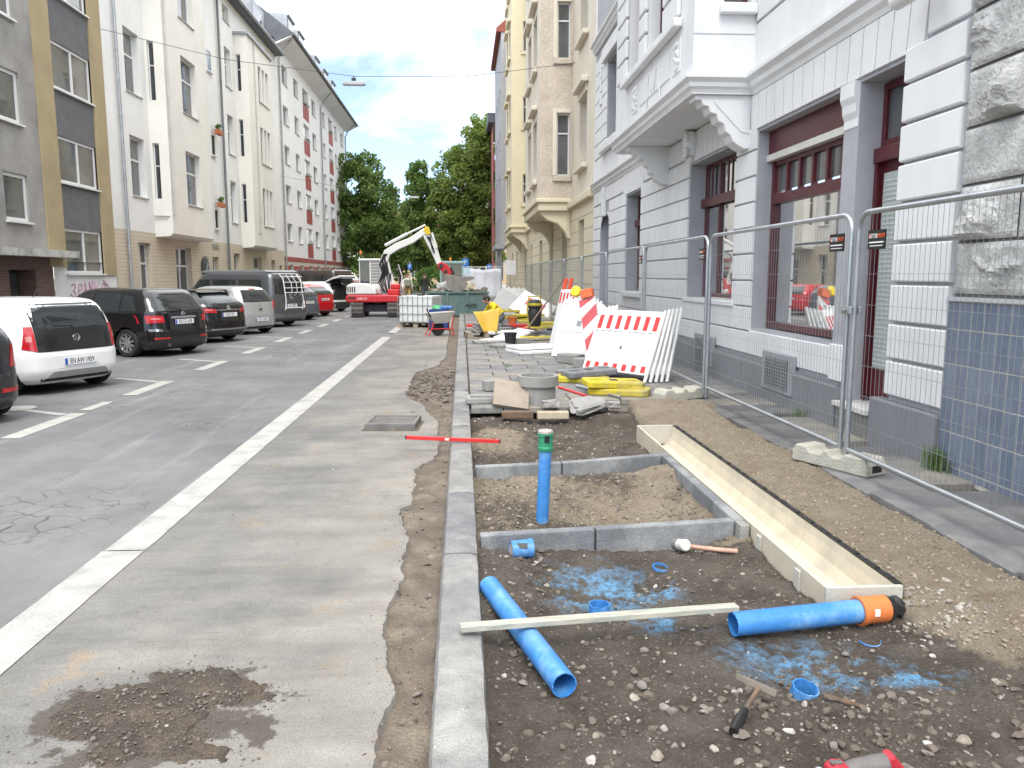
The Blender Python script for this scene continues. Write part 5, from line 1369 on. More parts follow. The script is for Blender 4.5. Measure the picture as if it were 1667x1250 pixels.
# ------------------------------------------------------------------ hoarding fence of steel mesh panels on concrete feet
FX = 3.05
def fence_panel(label, ya, yb, xa, xb, sign=True):
    a, b_ = Vector((xa, ya, 0)), Vector((xb, yb, 0)); L = (b_ - a).length; d = (b_ - a) / L
    rz = math.atan2(d.y, d.x)
    t = thing('mesh_fence', label, 'fence', (xa, ya, .12), rz, 'steel mesh fence panels')
    h0, h1, rc = .16, 2.0, .14
    pts = [(.02, 0, .03), (.02, 0, .5), (.02, 0, 1.2), (.02, 0, h1 - rc)]
    for k in range(1, 7): an = PI / 2 * k / 6; pts.append((.02 + rc - rc * math.cos(an), 0, h1 - rc + rc * math.sin(an)))
    pts.append((L / 2, 0, h1))
    for k in range(0, 7): an = PI / 2 * k / 6; pts.append((L - .02 - rc + rc * math.sin(an), 0, h1 - rc + rc * math.cos(an)))
    pts += [(L - .02, 0, .5), (L - .02, 0, .03)]
    MB().path(pts, .021, 10).build('frame', STEEL, t, smooth=True)
    MB().cyl((.04, 0, h0), (L - .04, 0, h0), .019, n=10).build('bottom_rail', STEEL, t, smooth=True)
    q = MB(); n_ = int(L / .058)
    for k in range(1, n_): x = .04 + (L - .08) * k / n_; q.cyl((x, 0, h0), (x, 0, h1 - .01), .0016, n=4, caps=False)
    for k in range(1, 8): z = h0 + (h1 - h0) * k / 8; q.cyl((.03, .003, z), (L - .03, .003, z), .0022, n=4, caps=False)
    kind(q.build('mesh_infill', STEEL, t), 'stuff')
    if sign:
        # the plate hangs on the street side: fence runs towards +Y, street side is local +y
        sp = MB().box(L - .42 if sign == 'far' else .12, L - .18 if sign == 'far' else .36, .005, .012, 1.72, 1.86).build('sign_plate', BLACK, t)
        x = L - .30 if sign == 'far' else .24
        Ms = frame_M((x, .013, 1.805), (-1, 0, 0), (0, 0, 1))
        text('lettering', 'GITTER', .045, mat('sign_white', (.8, .8, .8), .5, bump=0), sp, frame_M((x + .045, .013, 1.815), (-1, 0, 0), (0, 0, 1)), .001, sx=.8)
        text('lettering', '-PROFI', .045, mat('sign_orange', (.7, .12, .03), .5, bump=0), sp, frame_M((x - .06, .013, 1.815), (-1, 0, 0), (0, 0, 1)), .001, sx=.8)
        MB().box(x - .1, x + .1, .0125, .0135, 1.765, 1.775).build('text_line', mat('sign_white'), sp); MB().box(x - .09, x + .09, .0125, .0135, 1.742, 1.748).build('text_line', mat('sign_white'), sp)
        MB().box(x + .085, x + .105, .0125, .0135, 1.80, 1.83).build('logo', mat('sign_orange'), sp)
    return t
bnd = [(2.35, 3.06), (6.0, 3.04), (9.5, 3.0), (13.0, 3.02), (16.5, 3.03), (20.0, 3.05), (23.5, 3.05), (27, 3.05), (30.5, 3.05), (34, 3.0), (37.5, 3.0)]
LBL = ['nearest mesh fence panel, cut off by the right edge', 'mesh fence panel in front of the shop window', 'mesh fence panel behind the red and white barrier stack', 'mesh fence panel behind the striped beacon', 'fifth mesh fence panel, before the end of the white house',
       'mesh fence panel at the start of the cream house', 'mesh fence panel beside the cream house door', 'mesh fence panel under the rough oriel', 'mesh fence panel just past the rough oriel', 'farthest mesh fence panel along the houses']
for i, ((ya, xa), (yb, xb)) in enumerate(zip(bnd, bnd[1:])):
    fence_panel(LBL[i], ya + .035, yb - .035, xa, xb, {0: 'far', 1: 'near', 2: 'near', 3: 'near'}.get(i, False))
# clamp between the two nearest panels
cl = thing('fence_clamp', 'steel clamp joining the two nearest fence panels', 'clamp', (3.04, 6.0, 1.38))
MB().box(-.05, -.022, -.075, .075, -.03, .03).box(.022, .05, -.075, .075, -.03, .03).build('plates', STEEL, cl, bev=.006)
MB().cyl((-.08, 0, .0), (.06, 0, .0), .009, n=8).build('bolt', STEEL, cl, smooth=True); MB().cyl((-.078, 0, 0), (-.052, 0, 0), .018, n=6).build('nut', STEEL, cl)
def fence_foot(label, x, y, rz, m=None):
    t = thing('concrete_ballast', label, 'concrete foot', (x, y, .124), rz, 'concrete fence feet')
    L, w, h = .36, .115, .14
    prof = [(-L, 0), (L, 0), (L, .085), (L - .03, h), (.14, h), (.11, .10), (.02, .10), (-.01, h), (-.05, h), (-.08, .10), (-.19, .10), (-.22, h), (-L + .03, h), (-L, .085)]
    MB().prism(prof, -w, w, 'y').build('block', m or mat('old_concrete', (.44, .42, .36), .9, var=.18, scale=5, col2=(.34, .33, .28), c2scale=4, bump=.4, bscale=50), t, bev=.012)
    MB().box(L - .012, L + .0015, -.055, .055, .03, .085).build('grip_hole', BLACK, t)
    return t
fence_foot('concrete foot under the joint of the two nearest fence panels', 3.0, 6.0, R(-65))
fence_foot('concrete foot under the fence behind the yellow plates', 2.72, 9.55, R(25))
for i, (y, x) in enumerate(bnd[3:9]): fence_foot(['concrete foot at the fence joint behind the barrier stack', 'concrete foot at the fence joint by the house corner', 'concrete foot at the fence joint by the cream house', 'concrete foot of the fence by the cream house door', 'concrete foot of the fence below the rough oriel', 'concrete foot of the fence past the rough oriel'][i], x, y, R(0))
# weeds at the foot of the wall
def weed(x, y, z, n_, h, lb, seed):
    rg2 = random.Random(seed); q = MB()
    for _ in range(n_):
        a = rg2.uniform(0, 2 * PI); ln = h * rg2.uniform(.5, 1); px, py = x + rg2.gauss(0, .035), y + rg2.gauss(0, .05); w = rg2.uniform(.002, .005); b1 = rg2.uniform(.1, .6) * ln
        dx, dy = math.cos(a), math.sin(a)
        q.add([(px - dy * w, py + dx * w, z), (px + dy * w, py - dx * w, z), (px + dx * b1 * .5 + dy * w, py + dy * b1 * .5 - dx * w, z + ln * .6), (px + dx * b1 * .5 - dy * w, py + dy * b1 * .5 + dx * w, z + ln * .6), (px + dx * b1, py + dy * b1, z + ln)], [(0, 1, 2, 3), (3, 2, 4)])
    return tag(q.build('weed', mat('weed_green', (.10, .17, .045), .7, var=.3, scale=20)), lb, 'weed')
weed(3.74, 5.86, .12, 120, .22, 'green weed tuft at the corner between stone house and white pier', 1)
weed(3.66, 8.25, .12, 40, .11, 'low weed beside the shop step', 2)
weed(.75, 13.2, .125, 25, .05, 'tiny weed patch in the paving', 3)

# ------------------------------------------------------------------ mid-distance site clutter
WPL = mat('white_barrier', (.72, .72, .71), .5, var=.06, scale=4, col2=(.60, .595, .58), c2scale=5, c2lo=.55, c2hi=.72, bump=.04)
REDS = mat('red_reflective', (.60, .05, .05), .4, var=.08)
def barrier(label, loc, rz, lean, stripes=True, W=1.0, Hh=1.0, name='traffic_barrier'):
    """plastic barrier board: tube posts both sides, striped top and bottom rails, slats between. local x = width, leans about x"""
    t = thing(name, label, 'barrier', loc, rz, 'leaning barrier panels'); M_ = Matrix.Rotation(lean, 4, 'X')
    for x in (-W / 2, W / 2): MB().cyl(M_ @ Vector((x, 0, -.04)), M_ @ Vector((x, 0, Hh + .06)), .026, n=10).build('post', WPL, t, smooth=True)
    for x in (-W / 2, W / 2): MB().cyl(M_ @ Vector((x, 0, -.10)), M_ @ Vector((x, 0, -.04)), .024, n=10).build('post_foot', BLACK, t, smooth=True)
    for z0, z1 in ((Hh - .30, Hh - .02), (.06, .22)):
        rl = MB().box(-W / 2 + .02, W / 2 - .02, -.02, .02, z0, z1, M_).build('rail', WPL, t, bev=.006)
        if stripes:
            n_ = 7; w = (W - .06) / (2 * n_ - 1)
            for k in range(n_):
                x = -W / 2 + .03 + 2 * k * w
                MB().box(x, x + w * .9, -.0235, -.0205, z0 + .03, z1 - .03, M_).build('red_stripe', REDS, rl)
    for k in range(9):
        x = -W / 2 + .09 + (W - .18) * k / 8
        if k not in (4,): MB().box(x - .03, x + .03, -.014, .014, .22, Hh - .30, M_).build('slat', WPL, t, bev=.006)
    MB().box(-W / 2 + .03, W / 2 - .03, -.002, .012, .22, Hh - .30, M_).build('backing', WPL, t)
    mid = MB().box(-.07, .07, -.018, .018, .22, Hh - .30, M_).build('middle_board', WPL, t)
    MB().box(-.02, .02, -.0205, -.0182, .42, .47, M_).build('label_plate', mat('vent_dark'), mid)
    return t
BL = ['front red and white barrier panel of the leaning stack', 'second barrier panel of the leaning stack, behind the striped one', 'third barrier panel of the leaning stack', 'fourth barrier panel of the leaning stack', 'rearmost barrier panel of the stack, next to the fence']
# stack leans towards the fence: board faces the street/camera, top tilted to +X
rzS = R(-52)
for k in range(5):
    barrier(BL[k], (2.22 + .085 * k, 11.45 + .02 * k, .17), rzS, R(-24 + k * 2.0), k < 3, 1.22, 1.0)
# older stack beside the beacon
for k, lb in enumerate(['blank white barrier board leaning left of the striped beacon', 'white barrier board with red rail leaning behind the blank one', 'third white barrier board in the stack left of the beacon']):
    t = thing('barrier_board', lb, 'barrier', (1.98 + .12 * k, 14.3 + .9 * k, .13), R(-58), 'white barrier boards'); M_ = Matrix.Rotation(R(-20 + 2 * k), 4, 'X')
    MB().prism([(-.55, 0), (.5, 0), (.55, .06), (.55, 1.0), (.5, 1.06), (-.5, 1.06), (-.55, 1.0)], -.03, .03, 'y', M_).build('board', WPL, t, bev=.012)
    MB().box(-.5, .5, -.036, -.0305, .5, .53, M_).build('ridge', WPL, t); MB().box(-.06, .06, -.036, -.0305, .62, .72, M_).build('handle_recess', mat('recess_grey', (.3, .3, .3), .8), t)
    for x in (-.4, -.2, 0, .2, .4): MB().cyl(M_ @ Vector((x, 0, 1.06)), M_ @ Vector((x, 0, 1.12)), .03, n=8).build('stud', WPL, t)
    if k == 1:
        for i in range(6): MB().box(-.48 + i * .17, -.40 + i * .17, -.034, -.0302, .78, 1.0, M_).build('red_stripe', REDS, t)
for k, lb in enumerate(['red-topped barrier board standing upright in the back of the stack', 'thin barrier board with red tip behind the upright one']):
    t = thing('barrier_board', lb, 'barrier', (2.05 + .16 * k, 16.6 + .3 * k, .13), R(-66), 'white barrier boards'); M_ = Matrix.Rotation(R(-14), 4, 'X')
    MB().box(-.4, .4, -.025, .025, 0, 1.25, M_).build('board', WPL, t, bev=.012); MB().box(-.36, -.28, -.03, .03, 1.25, 1.5, M_).build('red_tip', mat('red_tip', (.75, .10, .06), .5), t, bev=.01)
    for i in range(6): MB().box(-.36 + i * .13, -.30 + i * .13, -.030, -.0255, .95, 1.18, M_).build('red_stripe', REDS, t)
# beacon board with lamps
bc = thing('warning_beacon', 'red and white diagonally striped beacon board carrying a yellow lamp', 'beacon', (2.22, 12.75, .13), R(-32))
M_ = Matrix.Rotation(R(-7), 4, 'X') @ Matrix.Rotation(R(-13), 4, 'Y')
bd = MB().box(-.15, .15, -.02, .02, .02, 1.18, M_).build('board', WPL, bc, bev=.01)
for k in range(4):
    z = -.06 + k * .36
    q = [(-.145, z + .02), (.145, z + .22), (.145, z + .40), (-.145, z + .20)]
    q = [(x, min(max(zz, .03), 1.17)) for x, zz in q]
    if q[2][1] - q[0][1] > .1: MB().prism(q, -.0235, -.0205, 'y', M_).build('red_stripe', mat('red_faded', (.62, .11, .12), .5, var=.15), bd)
MB().box(-.09, .12, -.06, .06, 1.18, 1.33, M_ @ Matrix.Translation((0.0, 0, 0))).build('battery_box', mat('orange_box', (.70, .15, .05), .45), bc, bev=.015)
MB().lathe([(.001, -.045), (.075, -.04), (.092, -.02), (.092, .02), (.075, .04), (.001, .045)], 20, M_ @ Matrix.Translation((-.17, -.02, 1.33)) @ Matrix.Rotation(R(80), 4, 'X')).build('yellow_lamp', mat('yellow_lens', (.80, .62, .03), .3, var=.1), bc, smooth=True)
# heavy base plates, yellow and grey
YELP = mat('yellow_plate', (.55, .44, .03), .7, var=.2, scale=5, col2=(.30, .26, .10), c2scale=4, bump=.2)
GREYP = mat('recycled_plate', (.17, .175, .185), .8, var=.2, scale=5, bump=.3)
def plate(label, loc, rz, m, tilt=(0, 0), L=.78, W=.40):
    t = thing('base_plate', label, 'base plate', loc, rz, 'beacon base plates'); t.rotation_euler = (tilt[0], tilt[1], rz)
    MB().prism([(-L / 2, -W / 2 + .05), (-L / 2 + .05, -W / 2), (L / 2 - .05, -W / 2), (L / 2, -W / 2 + .05), (L / 2, W / 2 - .05), (L / 2 - .05, W / 2), (-L / 2 + .05, W / 2), (-L / 2, W / 2 - .05)], 0, .085, 'z').build('slab', m, t, bev=.018)
    MB().box(-.05, .05, -.05, .05, .0855, .092).build('socket_hole', BLACK, t)
    for x in (-.24, .24): MB().box(x - .07, x + .07, -.03, .03, .0855, .098).build('grip', m, t, bev=.008)
    return t
plate('lower yellow base plate in front of the barrier stack', (2.02, 9.95, .126), R(-20), YELP)
plate('upper yellow base plate lying on the lower one', (1.95, 10.05, .215), R(8), YELP, (.04, .05))
plate('yellow base plate under the grey one', (1.72, 11.2, .126), R(-15), YELP)
plate('grey recycled base plate on top of a yellow one', (1.83, 11.25, .215), R(18), GREYP, (.03, -.04))
plate('yellow base plate in the clutter beyond the boards', (1.75, 18.6, .126), R(10), YELP)
plate('yellow base plate stacked far back by the fence', (2.25, 27.2, .126), R(15), YELP, L=1.1, W=.6)
plate('upper yellow base plate of the far stack by the fence', (2.25, 27.2, .24), R(25), YELP, L=1.1, W=.6)
plate('yellow base plate behind the kneeling worker', (1.45, 28.0, .126), R(5), YELP, L=1.2, W=.6)
plate('topmost yellow base plate behind the kneeling worker', (1.45, 28.0, .36), R(-8), YELP, L=1.2, W=.6)
# concrete rings, slabs, lumps
cr_ = thing('shaft_ring', 'upper concrete shaft ring stacked on another behind the pit', 'concrete ring', (.90, 9.35, .34))
q = MB(); n_ = 40; q.tube((0, 0, 0), (0, 0, .12), .25, .20, n_); q.build('ring', CONC, cr_, smooth=True)
cr2 = thing('shaft_ring', 'lower concrete shaft ring standing on the paving', 'concrete ring', (.90, 9.35, .124)); MB().tube((0, 0, 0), (0, 0, .21), .215, .17, 40).build('ring', CONC, cr2, smooth=True)
tl = MB().box(-.21, .21, -.025, .025, 0, .40, Matrix.Translation((.55, 9.0, .125)) @ Matrix.Rotation(R(12), 4, 'Z') @ Matrix.Rotation(R(-48), 4, 'X') @ Matrix.Rotation(R(14), 4, 'Y'))
tag(tl.build('concrete_slab', mat('brown_slab', (.30, .25, .20), .9, var=.2, scale=4, bump=.4), bev=.006), 'brownish paving slab leaning against the concrete rings', 'paving slab')
q = MB(); fr = [(-.24, -.13), (.24, -.13), (.24, .13), (-.24, .13)]
for (x0, x1, y0, y1) in ((-.26, .26, -.17, -.11), (-.26, .26, .11, .17), (-.26, -.2, -.11, .11), (.2, .26, -.11, .11)): q.box(x0, x1, y0, y1, 0, .07)
o = q.build('concrete_surround', CONC, bev=.012); o.location = (.30, 9.45, .124); tag(o, 'flat open concrete frame lying beside the kerb', 'concrete frame')
def lump(name, lb, x, y, z, sx, sy, sz_, seed, m, tilt=(0, 0, 0)):
    bm = bmesh.new(); bmesh.ops.create_icosphere(bm, subdivisions=3, radius=1)
    for v in bm.verts:
        p = v.co.copy(); k = 1 + .35 * fbm(p.x * 1.3 + seed, p.y * 1.3, p.z * 1.3, 3) + .12 * fbm(p.x * 4 + seed, p.y * 4, p.z * 4, 2)
        q_ = Vector([math.copysign(abs(c_) ** .55, c_) for c_ in p]) * .8 * k; v.co = Vector((q_.x * sx, q_.y * sy, q_.z * sz_))
    me = bpy.data.meshes.new(name); bm.to_mesh(me); bm.free(); o = obj(name, me, m); o.location = (x, y, z); o.rotation_euler = tilt
    return tag(o, lb, 'rubble')
lump('concrete_lump', 'rough concrete lump in front of the shaft rings', 1.02, 8.95, .17, .13, .09, .06, 3, CONC)
lump('concrete_lump', 'tilted broken concrete slab at the far edge of the pit', 1.42, 8.92, .17, .27, .16, .05, 9, CONC, (R(22), R(-8), R(20)))
lump('concrete_lump', 'dark concrete lump beside the broken slab', 1.75, 8.98, .15, .10, .08, .05, 5, CONC)
for k, (x, y, w, lb) in enumerate(((.62, 8.83, .36, 'dark stone block at the far pit edge'), (1.02, 8.78, .36, 'sandy-coloured stone block at the far pit edge'))):
    tag(MB().box(x - w / 2, x + w / 2, y - .05, y + .05, .03, .115).build('edge_block', RUST if k == 0 else mat('sandy_block', (.42, .36, .26), .9, var=.2, scale=6), bev=.012), lb, 'stone block')
# boards and sheets lying on the paving
for k, (x, y, L, W, rz, z, lb) in enumerate(((1.45, 15.6, 1.0, .75, R(20), .126, 'white panel lying flat on the paving, lower of two'), (1.42, 15.7, .95, .6, R(25), .20, 'white panel lying flat, upper of two'),
                                           (.95, 18.4, 1.1, .4, R(35), .126, 'white board lying beyond the flat panels'), (1.25, 18.9, 1.0, .5, R(48), .2, 'tilted white board in the heap before the pallet'), (1.0, 19.4, .8, .25, R(15), .23, 'narrow white board on the heap'))):
    o = MB().box(-L / 2, L / 2, -W / 2, W / 2, 0, .06).build('white_board', WPL, bev=.012); o.location = (x, y, z); o.rotation_euler = (R(6 if k > 2 else 0), R(-9 if k == 3 else 0), rz); tag(o, lb, 'board')
for k in range(5):
    o = MB().box(-.5, .5, -.03, .03, 0, 1.0).build('white_board', WPL, bev=.01); o.location = (1.5 + .15 * k, 31.2 + .05 * k, .13); o.rotation_euler = (R(10), R(34 + 3 * k), R(-8)); tag(o, ['first slanting white board, nearest the skip', 'second slanting white board from the skip', 'middle one of the five slanting white boards by the skip', 'fourth slanting white board from the skip', 'last slanting white board, nearest the fence'][k], 'board', 'slanting white boards by the skip')
o = MB().box(-.7, .7, -.04, .04, 0, 1.0).build('barrier_board', WPL, bev=.01); o.location = (2.2, 27.6, .2); o.rotation_euler = (R(-48), R(25), R(-30)); tag(o, 'tipped white board with red patch lying on the yellow plates', 'board')
MB().box(-.35, .35, -.046, -.041, .45, .8).build('red_patch', mat('red_faded'), o)
# hollow concrete blocks in front of boards
for x, y, lb in ((1.88, 13.55, 'hollow concrete block in front of the blank white board'), (2.05, 12.75, 'dirty concrete block at the foot of the beacon')):
    t = thing('hollow_block', lb, 'concrete block', (x, y, .126), R(-50)); MB().box(-.24, .24, -.11, .11, 0, .17).build('block', CONC, t, bev=.02); MB().box(-.242, -.236, -.06, .06, .06, .12).build('hole', BLACK, t)
# yellow-black vacuum-like site machine and leaning pole
vm_ = thing('site_machine', 'yellow and black compactor standing by the fence', 'machine', (1.98, 21.6, .126), R(20))
MB().lathe([(.14, .12), (.18, .2), (.19, .5), (.16, .62), (.20, .66), (.20, .78), (.12, .86), (.001, .87)], 16).build('drum', mat('machine_black', (.03, .03, .03), .5), vm_, smooth=True)
MB().box(-.2, .2, -.2, .2, 0, .13).build('base', YELP, vm_, bev=.03); MB().lathe([(.205, .70), (.215, .73), (.205, .77)], 16).build('rim', YELP, vm_, smooth=True)
MB().path([(-.17, 0, .15), (-.22, 0, .6), (-.17, 0, .95), (.17, 0, .95), (.22, 0, .6), (.17, 0, .15)], .022, 8).build('handle', YELP, vm_, smooth=True)
tag(MB().cyl((1.5, 19.8, .13), (2.65, 20.6, 1.55), .022, n=8).build('leaning_pole', mat('brown_pole', (.20, .15, .12), .7), smooth=True), 'thin brown pole leaning against the fence', 'pole')
for k in range(5):
    rg2 = random.Random(k); x, y = 1.5 + rg2.random(), 18.9 + rg2.random() * 1.8
    o = MB().box(-.15, .15, -.1, .1, 0, .18).build('site_crate', [BLACK, mat('red_paint'), CONC, BLACK, mat('tool_grey')][k], bev=.03); o.location = (x, y, .125); o.rotation_euler = (0, 0, k)
    tag(o, ['black tool crate in the clutter behind the boards', 'red petrol can in the clutter behind the boards', 'grey concrete spacer in the clutter', 'small black box in the clutter near the pole', 'dark grey toolbox in the clutter near the pole'][k], 'box')

# more loose site material between the boards and the skip
BUCK = mat('bucket_black', (.025, .025, .027), .6)
def bucket(lb, x, y, m_, tip=0.):
    t = thing('builders_bucket', lb, 'bucket', (x, y, .126)); t.rotation_euler = (tip, 0, x * 7)
    q = MB(); q.lathe([(.10, 0), (.14, .26), (.15, .26), (.15, .28), (.13, .28), (.095, .015), (.001, .015)], 18, None, False); q.build('tub', m_, t, smooth=True)
    MB().path([(.145 * math.cos(a), .03, .27 - .12 * math.sin(a)) for a in [PI * k / 8 for k in range(9)]], .004, 5).build('handle', STEEL, t)
bucket('black bucket standing behind the flat white panels', 1.05, 17.2, BUCK); bucket('tipped black bucket near the compactor', 1.55, 20.6, BUCK, 1.4); bucket('orange bucket beside the worker', 1.5, 23.6, ORANGE)
hc = MB()
for k in range(3): hc.path([(2.45 + (.22 - .01 * k) * math.cos(2 * PI * i / 20), 18.0 + (.22 - .01 * k) * math.sin(2 * PI * i / 20), .15 + .035 * k) for i in range(20)], .018, 7, True)
o = hc.build('hose_coil', BLACK, smooth='all'); tag(o, 'black hose coil on the paving under the fence', 'hose')
for k, (x, y, rz, L, m_, lb) in enumerate(((1.25, 17.4, .3, .5, CONC, 'grey concrete block beside the black bucket'), (2.3, 19.6, -.4, .45, CONCD, 'dark concrete block under the leaning pole'), (1.1, 21.0, .9, .6, CONC, 'pale concrete block right of the pallet'), (1.35, 24.6, .2, .8, CONCD, 'long dark kerb piece behind the orange bucket'), (.35, 21.2, .1, .5, CONC, 'small kerb piece beside the kerb before the worker'), (.4, 10.4, .4, .26, CONC, 'loose cobble on the paving by the kerb'))):
    o = MB().box(-L / 2, L / 2, -.07, .07, 0, .14).build('concrete_block', m_, bev=.012); o.location = (x, y, .126); o.rotation_euler = (0, 0, rz); tag(o, lb, 'concrete block')
for k, (a, b_, m_, lb) in enumerate((((1.0, 17.9, .16), (2.1, 18.3, .18), STEEL, 'steel tube lying across the flat boards'), ((.7, 20.6, .15), (1.9, 21.2, .15), mat('brown_pole'), 'brown batten lying behind the pallet'), ((1.3, 10.55, .14), (1.55, 9.75, .14), REDL, 'short red and white rod beside the shaft rings'), ((1.55, 10.6, .15), (1.95, 9.55, .15), STEEL, 'thin steel rod in front of the yellow plates'))):
    tag(MB().cyl(a, b_, .018, n=8).build('loose_rod', m_, smooth=True), lb, 'rod')
plate('yellow base plate between the pallet and the compactor', (1.35, 19.9, 0.126), 0.5, YELP)
plate('yellow base plate behind the compactor, lower of two', (2.35, 22.9, 0.126), -0.3, YELP)
plate('yellow base plate behind the compactor, upper of two', (2.35, 22.95, 0.215), 0.1, YELP)
plate('yellow base plate past the orange bucket', (1.75, 25.4, 0.126), 0.2, YELP)
plate('yellow base plate at the fence behind the older boards', (2.5, 17.2, 0.126), 1.2, YELP)
plate('grey base plate leaning in the heap by the fence', (2.4, 20.9, .126), .4, GREYP)
for k, (x, y, rz, lb) in enumerate(((.85, 16.9, .9, 'loose paving slab lying askew beyond the weed'), (.5, 17.8, .2, 'loose paving slab beside the kerb before the pallet'), (1.75, 12.1, .5, 'loose paving slab near the grey base plate'))):
    o = MB().box(-.25, .25, -.2, .2, 0, .05).build('loose_slab', CONC, bev=.006); o.location = (x, y, .128); o.rotation_euler = (.03, .02, rz); tag(o, lb, 'paving slab')
# ================================================================== vehicles
def pchip(xs, ys, x):
    if x <= xs[0]: return ys[0]
    if x >= xs[-1]: return ys[-1]
    i = max(k for k in range(len(xs)) if xs[k] <= x); i = min(i, len(xs) - 2)
    h = [xs[k + 1] - xs[k] for k in range(len(xs) - 1)]; d = [(ys[k + 1] - ys[k]) / h[k] for k in range(len(h))]
    def m(k):
        if k == 0: return d[0]
        if k == len(xs) - 1: return d[-1]
        return 0 if d[k - 1] * d[k] <= 0 else 2 * d[k - 1] * d[k] / (d[k - 1] + d[k])
    t = (x - xs[i]) / h[i]; t2, t3 = t * t, t * t * t
    return (2 * t3 - 3 * t2 + 1) * ys[i] + (t3 - 2 * t2 + t) * h[i] * m(i) + (-2 * t3 + 3 * t2) * ys[i + 1] + (t3 - t2) * h[i] * m(i + 1)
class Body:
    """car shell sliced horizontally: at height z the plan is a rounded box from xr(z) (rear) to xf(z) (front), half width w(z). x forward from the rear bumper"""
    def __init__(s, lv, n=5.5):
        s.z = [l[0] for l in lv]; s.a = [l[1] for l in lv]; s.b = [l[2] for l in lv]; s.w = [l[3] for l in lv]; s.n = n
    def at(s, z): return pchip(s.z, s.a, z), pchip(s.z, s.b, z), pchip(s.z, s.w, z)
    def rear(s, y, z, o=0.):
        a, b, w = s.at(z); k = min(.999, abs(y) / w); return Vector(((a + b) / 2 - (b - a) / 2 * (1 - k ** s.n) ** (1 / s.n) - o, y, z))
    def side(s, x, z, sg, o=0.):
        a, b, w = s.at(z); k = min(.999, abs((x - (a + b) / 2) / ((b - a) / 2))); return Vector((x, sg * (w * (1 - k ** s.n) ** (1 / s.n) + o), z))
    def mesh(s, nz=34, nt=56):
        z0, z1 = s.z[0], s.z[-1]; vs = []; fs = []
        zz = [z0 + (z1 - z0) * (k / nz) for k in range(nz + 1)]; zz = sorted(set(zz) | set(s.z))
        for z in zz:
            a, b, w = s.at(z)
            for k in range(nt):
                t = 2 * PI * (k + .5) / nt; c, q = math.cos(t), math.sin(t)
                vs.append(((a + b) / 2 + (b - a) / 2 * math.copysign(abs(c) ** (2 / s.n), c), w * math.copysign(abs(q) ** (2 / s.n), q), z))
        for j in range(len(zz) - 1):
            for k in range(nt): fs.append((j * nt + k, j * nt + (k + 1) % nt, (j + 1) * nt + (k + 1) % nt, (j + 1) * nt + k))
        fs += [tuple(range(nt - 1, -1, -1)), tuple(range((len(zz) - 1) * nt, len(zz) * nt))]
        return vs, fs
def patch(fn, uv, nu=8, nv=6, o=.006, back=.02):
    """curved panel: uv = four corners (u,v) bl, br, tr, tl; fn(u,v,o) -> point"""
    q = MB(); vs = []; fs = []
    bl, br, tr, tl = [Vector((p[0], p[1])) for p in uv]
    for j in range(nv + 1):
        for i in range(nu + 1):
            s, t = i / nu, j / nv; p = bl * (1 - s) * (1 - t) + br * s * (1 - t) + tr * s * t + tl * (1 - s) * t
            vs.append(fn(p.x, p.y, o))
    for j in range(nv):
        for i in range(nu): a = j * (nu + 1) + i; fs.append((a, a + 1, a + nu + 2, a + nu + 1))
    # rim back to the body
    bd = [i for i in range(nu + 1)] + [j * (nu + 1) + nu for j in range(1, nv + 1)] + [nv * (nu + 1) + i for i in range(nu - 1, -1, -1)] + [j * (nu + 1) for j in range(nv - 1, 0, -1)]
    b0 = len(vs)
    for i in bd:
        j, k = divmod(i, nu + 1); s, t = k / nu, j / nv; p = bl * (1 - s) * (1 - t) + br * s * (1 - t) + tr * s * t + tl * (1 - s) * t
        vs.append(fn(p.x, p.y, o - back))
    m = len(bd)
    for i in range(m): fs.append((bd[i], bd[(i + 1) % m], b0 + (i + 1) % m, b0 + i))
    q.add(vs, fs); return q
CGL = mat('car_glass', (.022, .026, .028), .03, var=.3, scale=2, bump=0, spec=.8)
TYRE = mat('tyre', (.018, .018, .019), .8, var=.2, bump=.2)
RIM = mat('alloy', (.50, .51, .52), .3, metal=.8, var=.1, bump=0)
STEELW = mat('wheel_cover', (.25, .255, .26), .4, metal=.5, var=.1, bump=0)
RLAMP = mat('red_lamp', (.42, .012, .018), .15, var=.25, scale=12, bump=0, spec=.8)
CLAMP = mat('clear_lamp', (.52, .20, .18), .15, var=.1, bump=0, spec=.8)
CHROME = mat('chrome', (.7, .7, .71), .12, metal=1., var=0, bump=0)
PLTW = mat('plate_white', (.72, .72, .72), .4, var=.05, bump=0); PLTB = mat('plate_blue', (.02, .08, .42), .4, bump=0); INK = mat('plate_ink', (.015, .015, .015), .5, bump=0)
TRIM = mat('car_trim', (.03, .03, .032), .6, var=.2, bump=.1)
def paint(nm, c=(.7, .7, .7), metal=.0, rough=.28): return mat(nm, c, rough, var=.04, scale=2, bump=0, metal=metal, coat=.6, spec=.5)
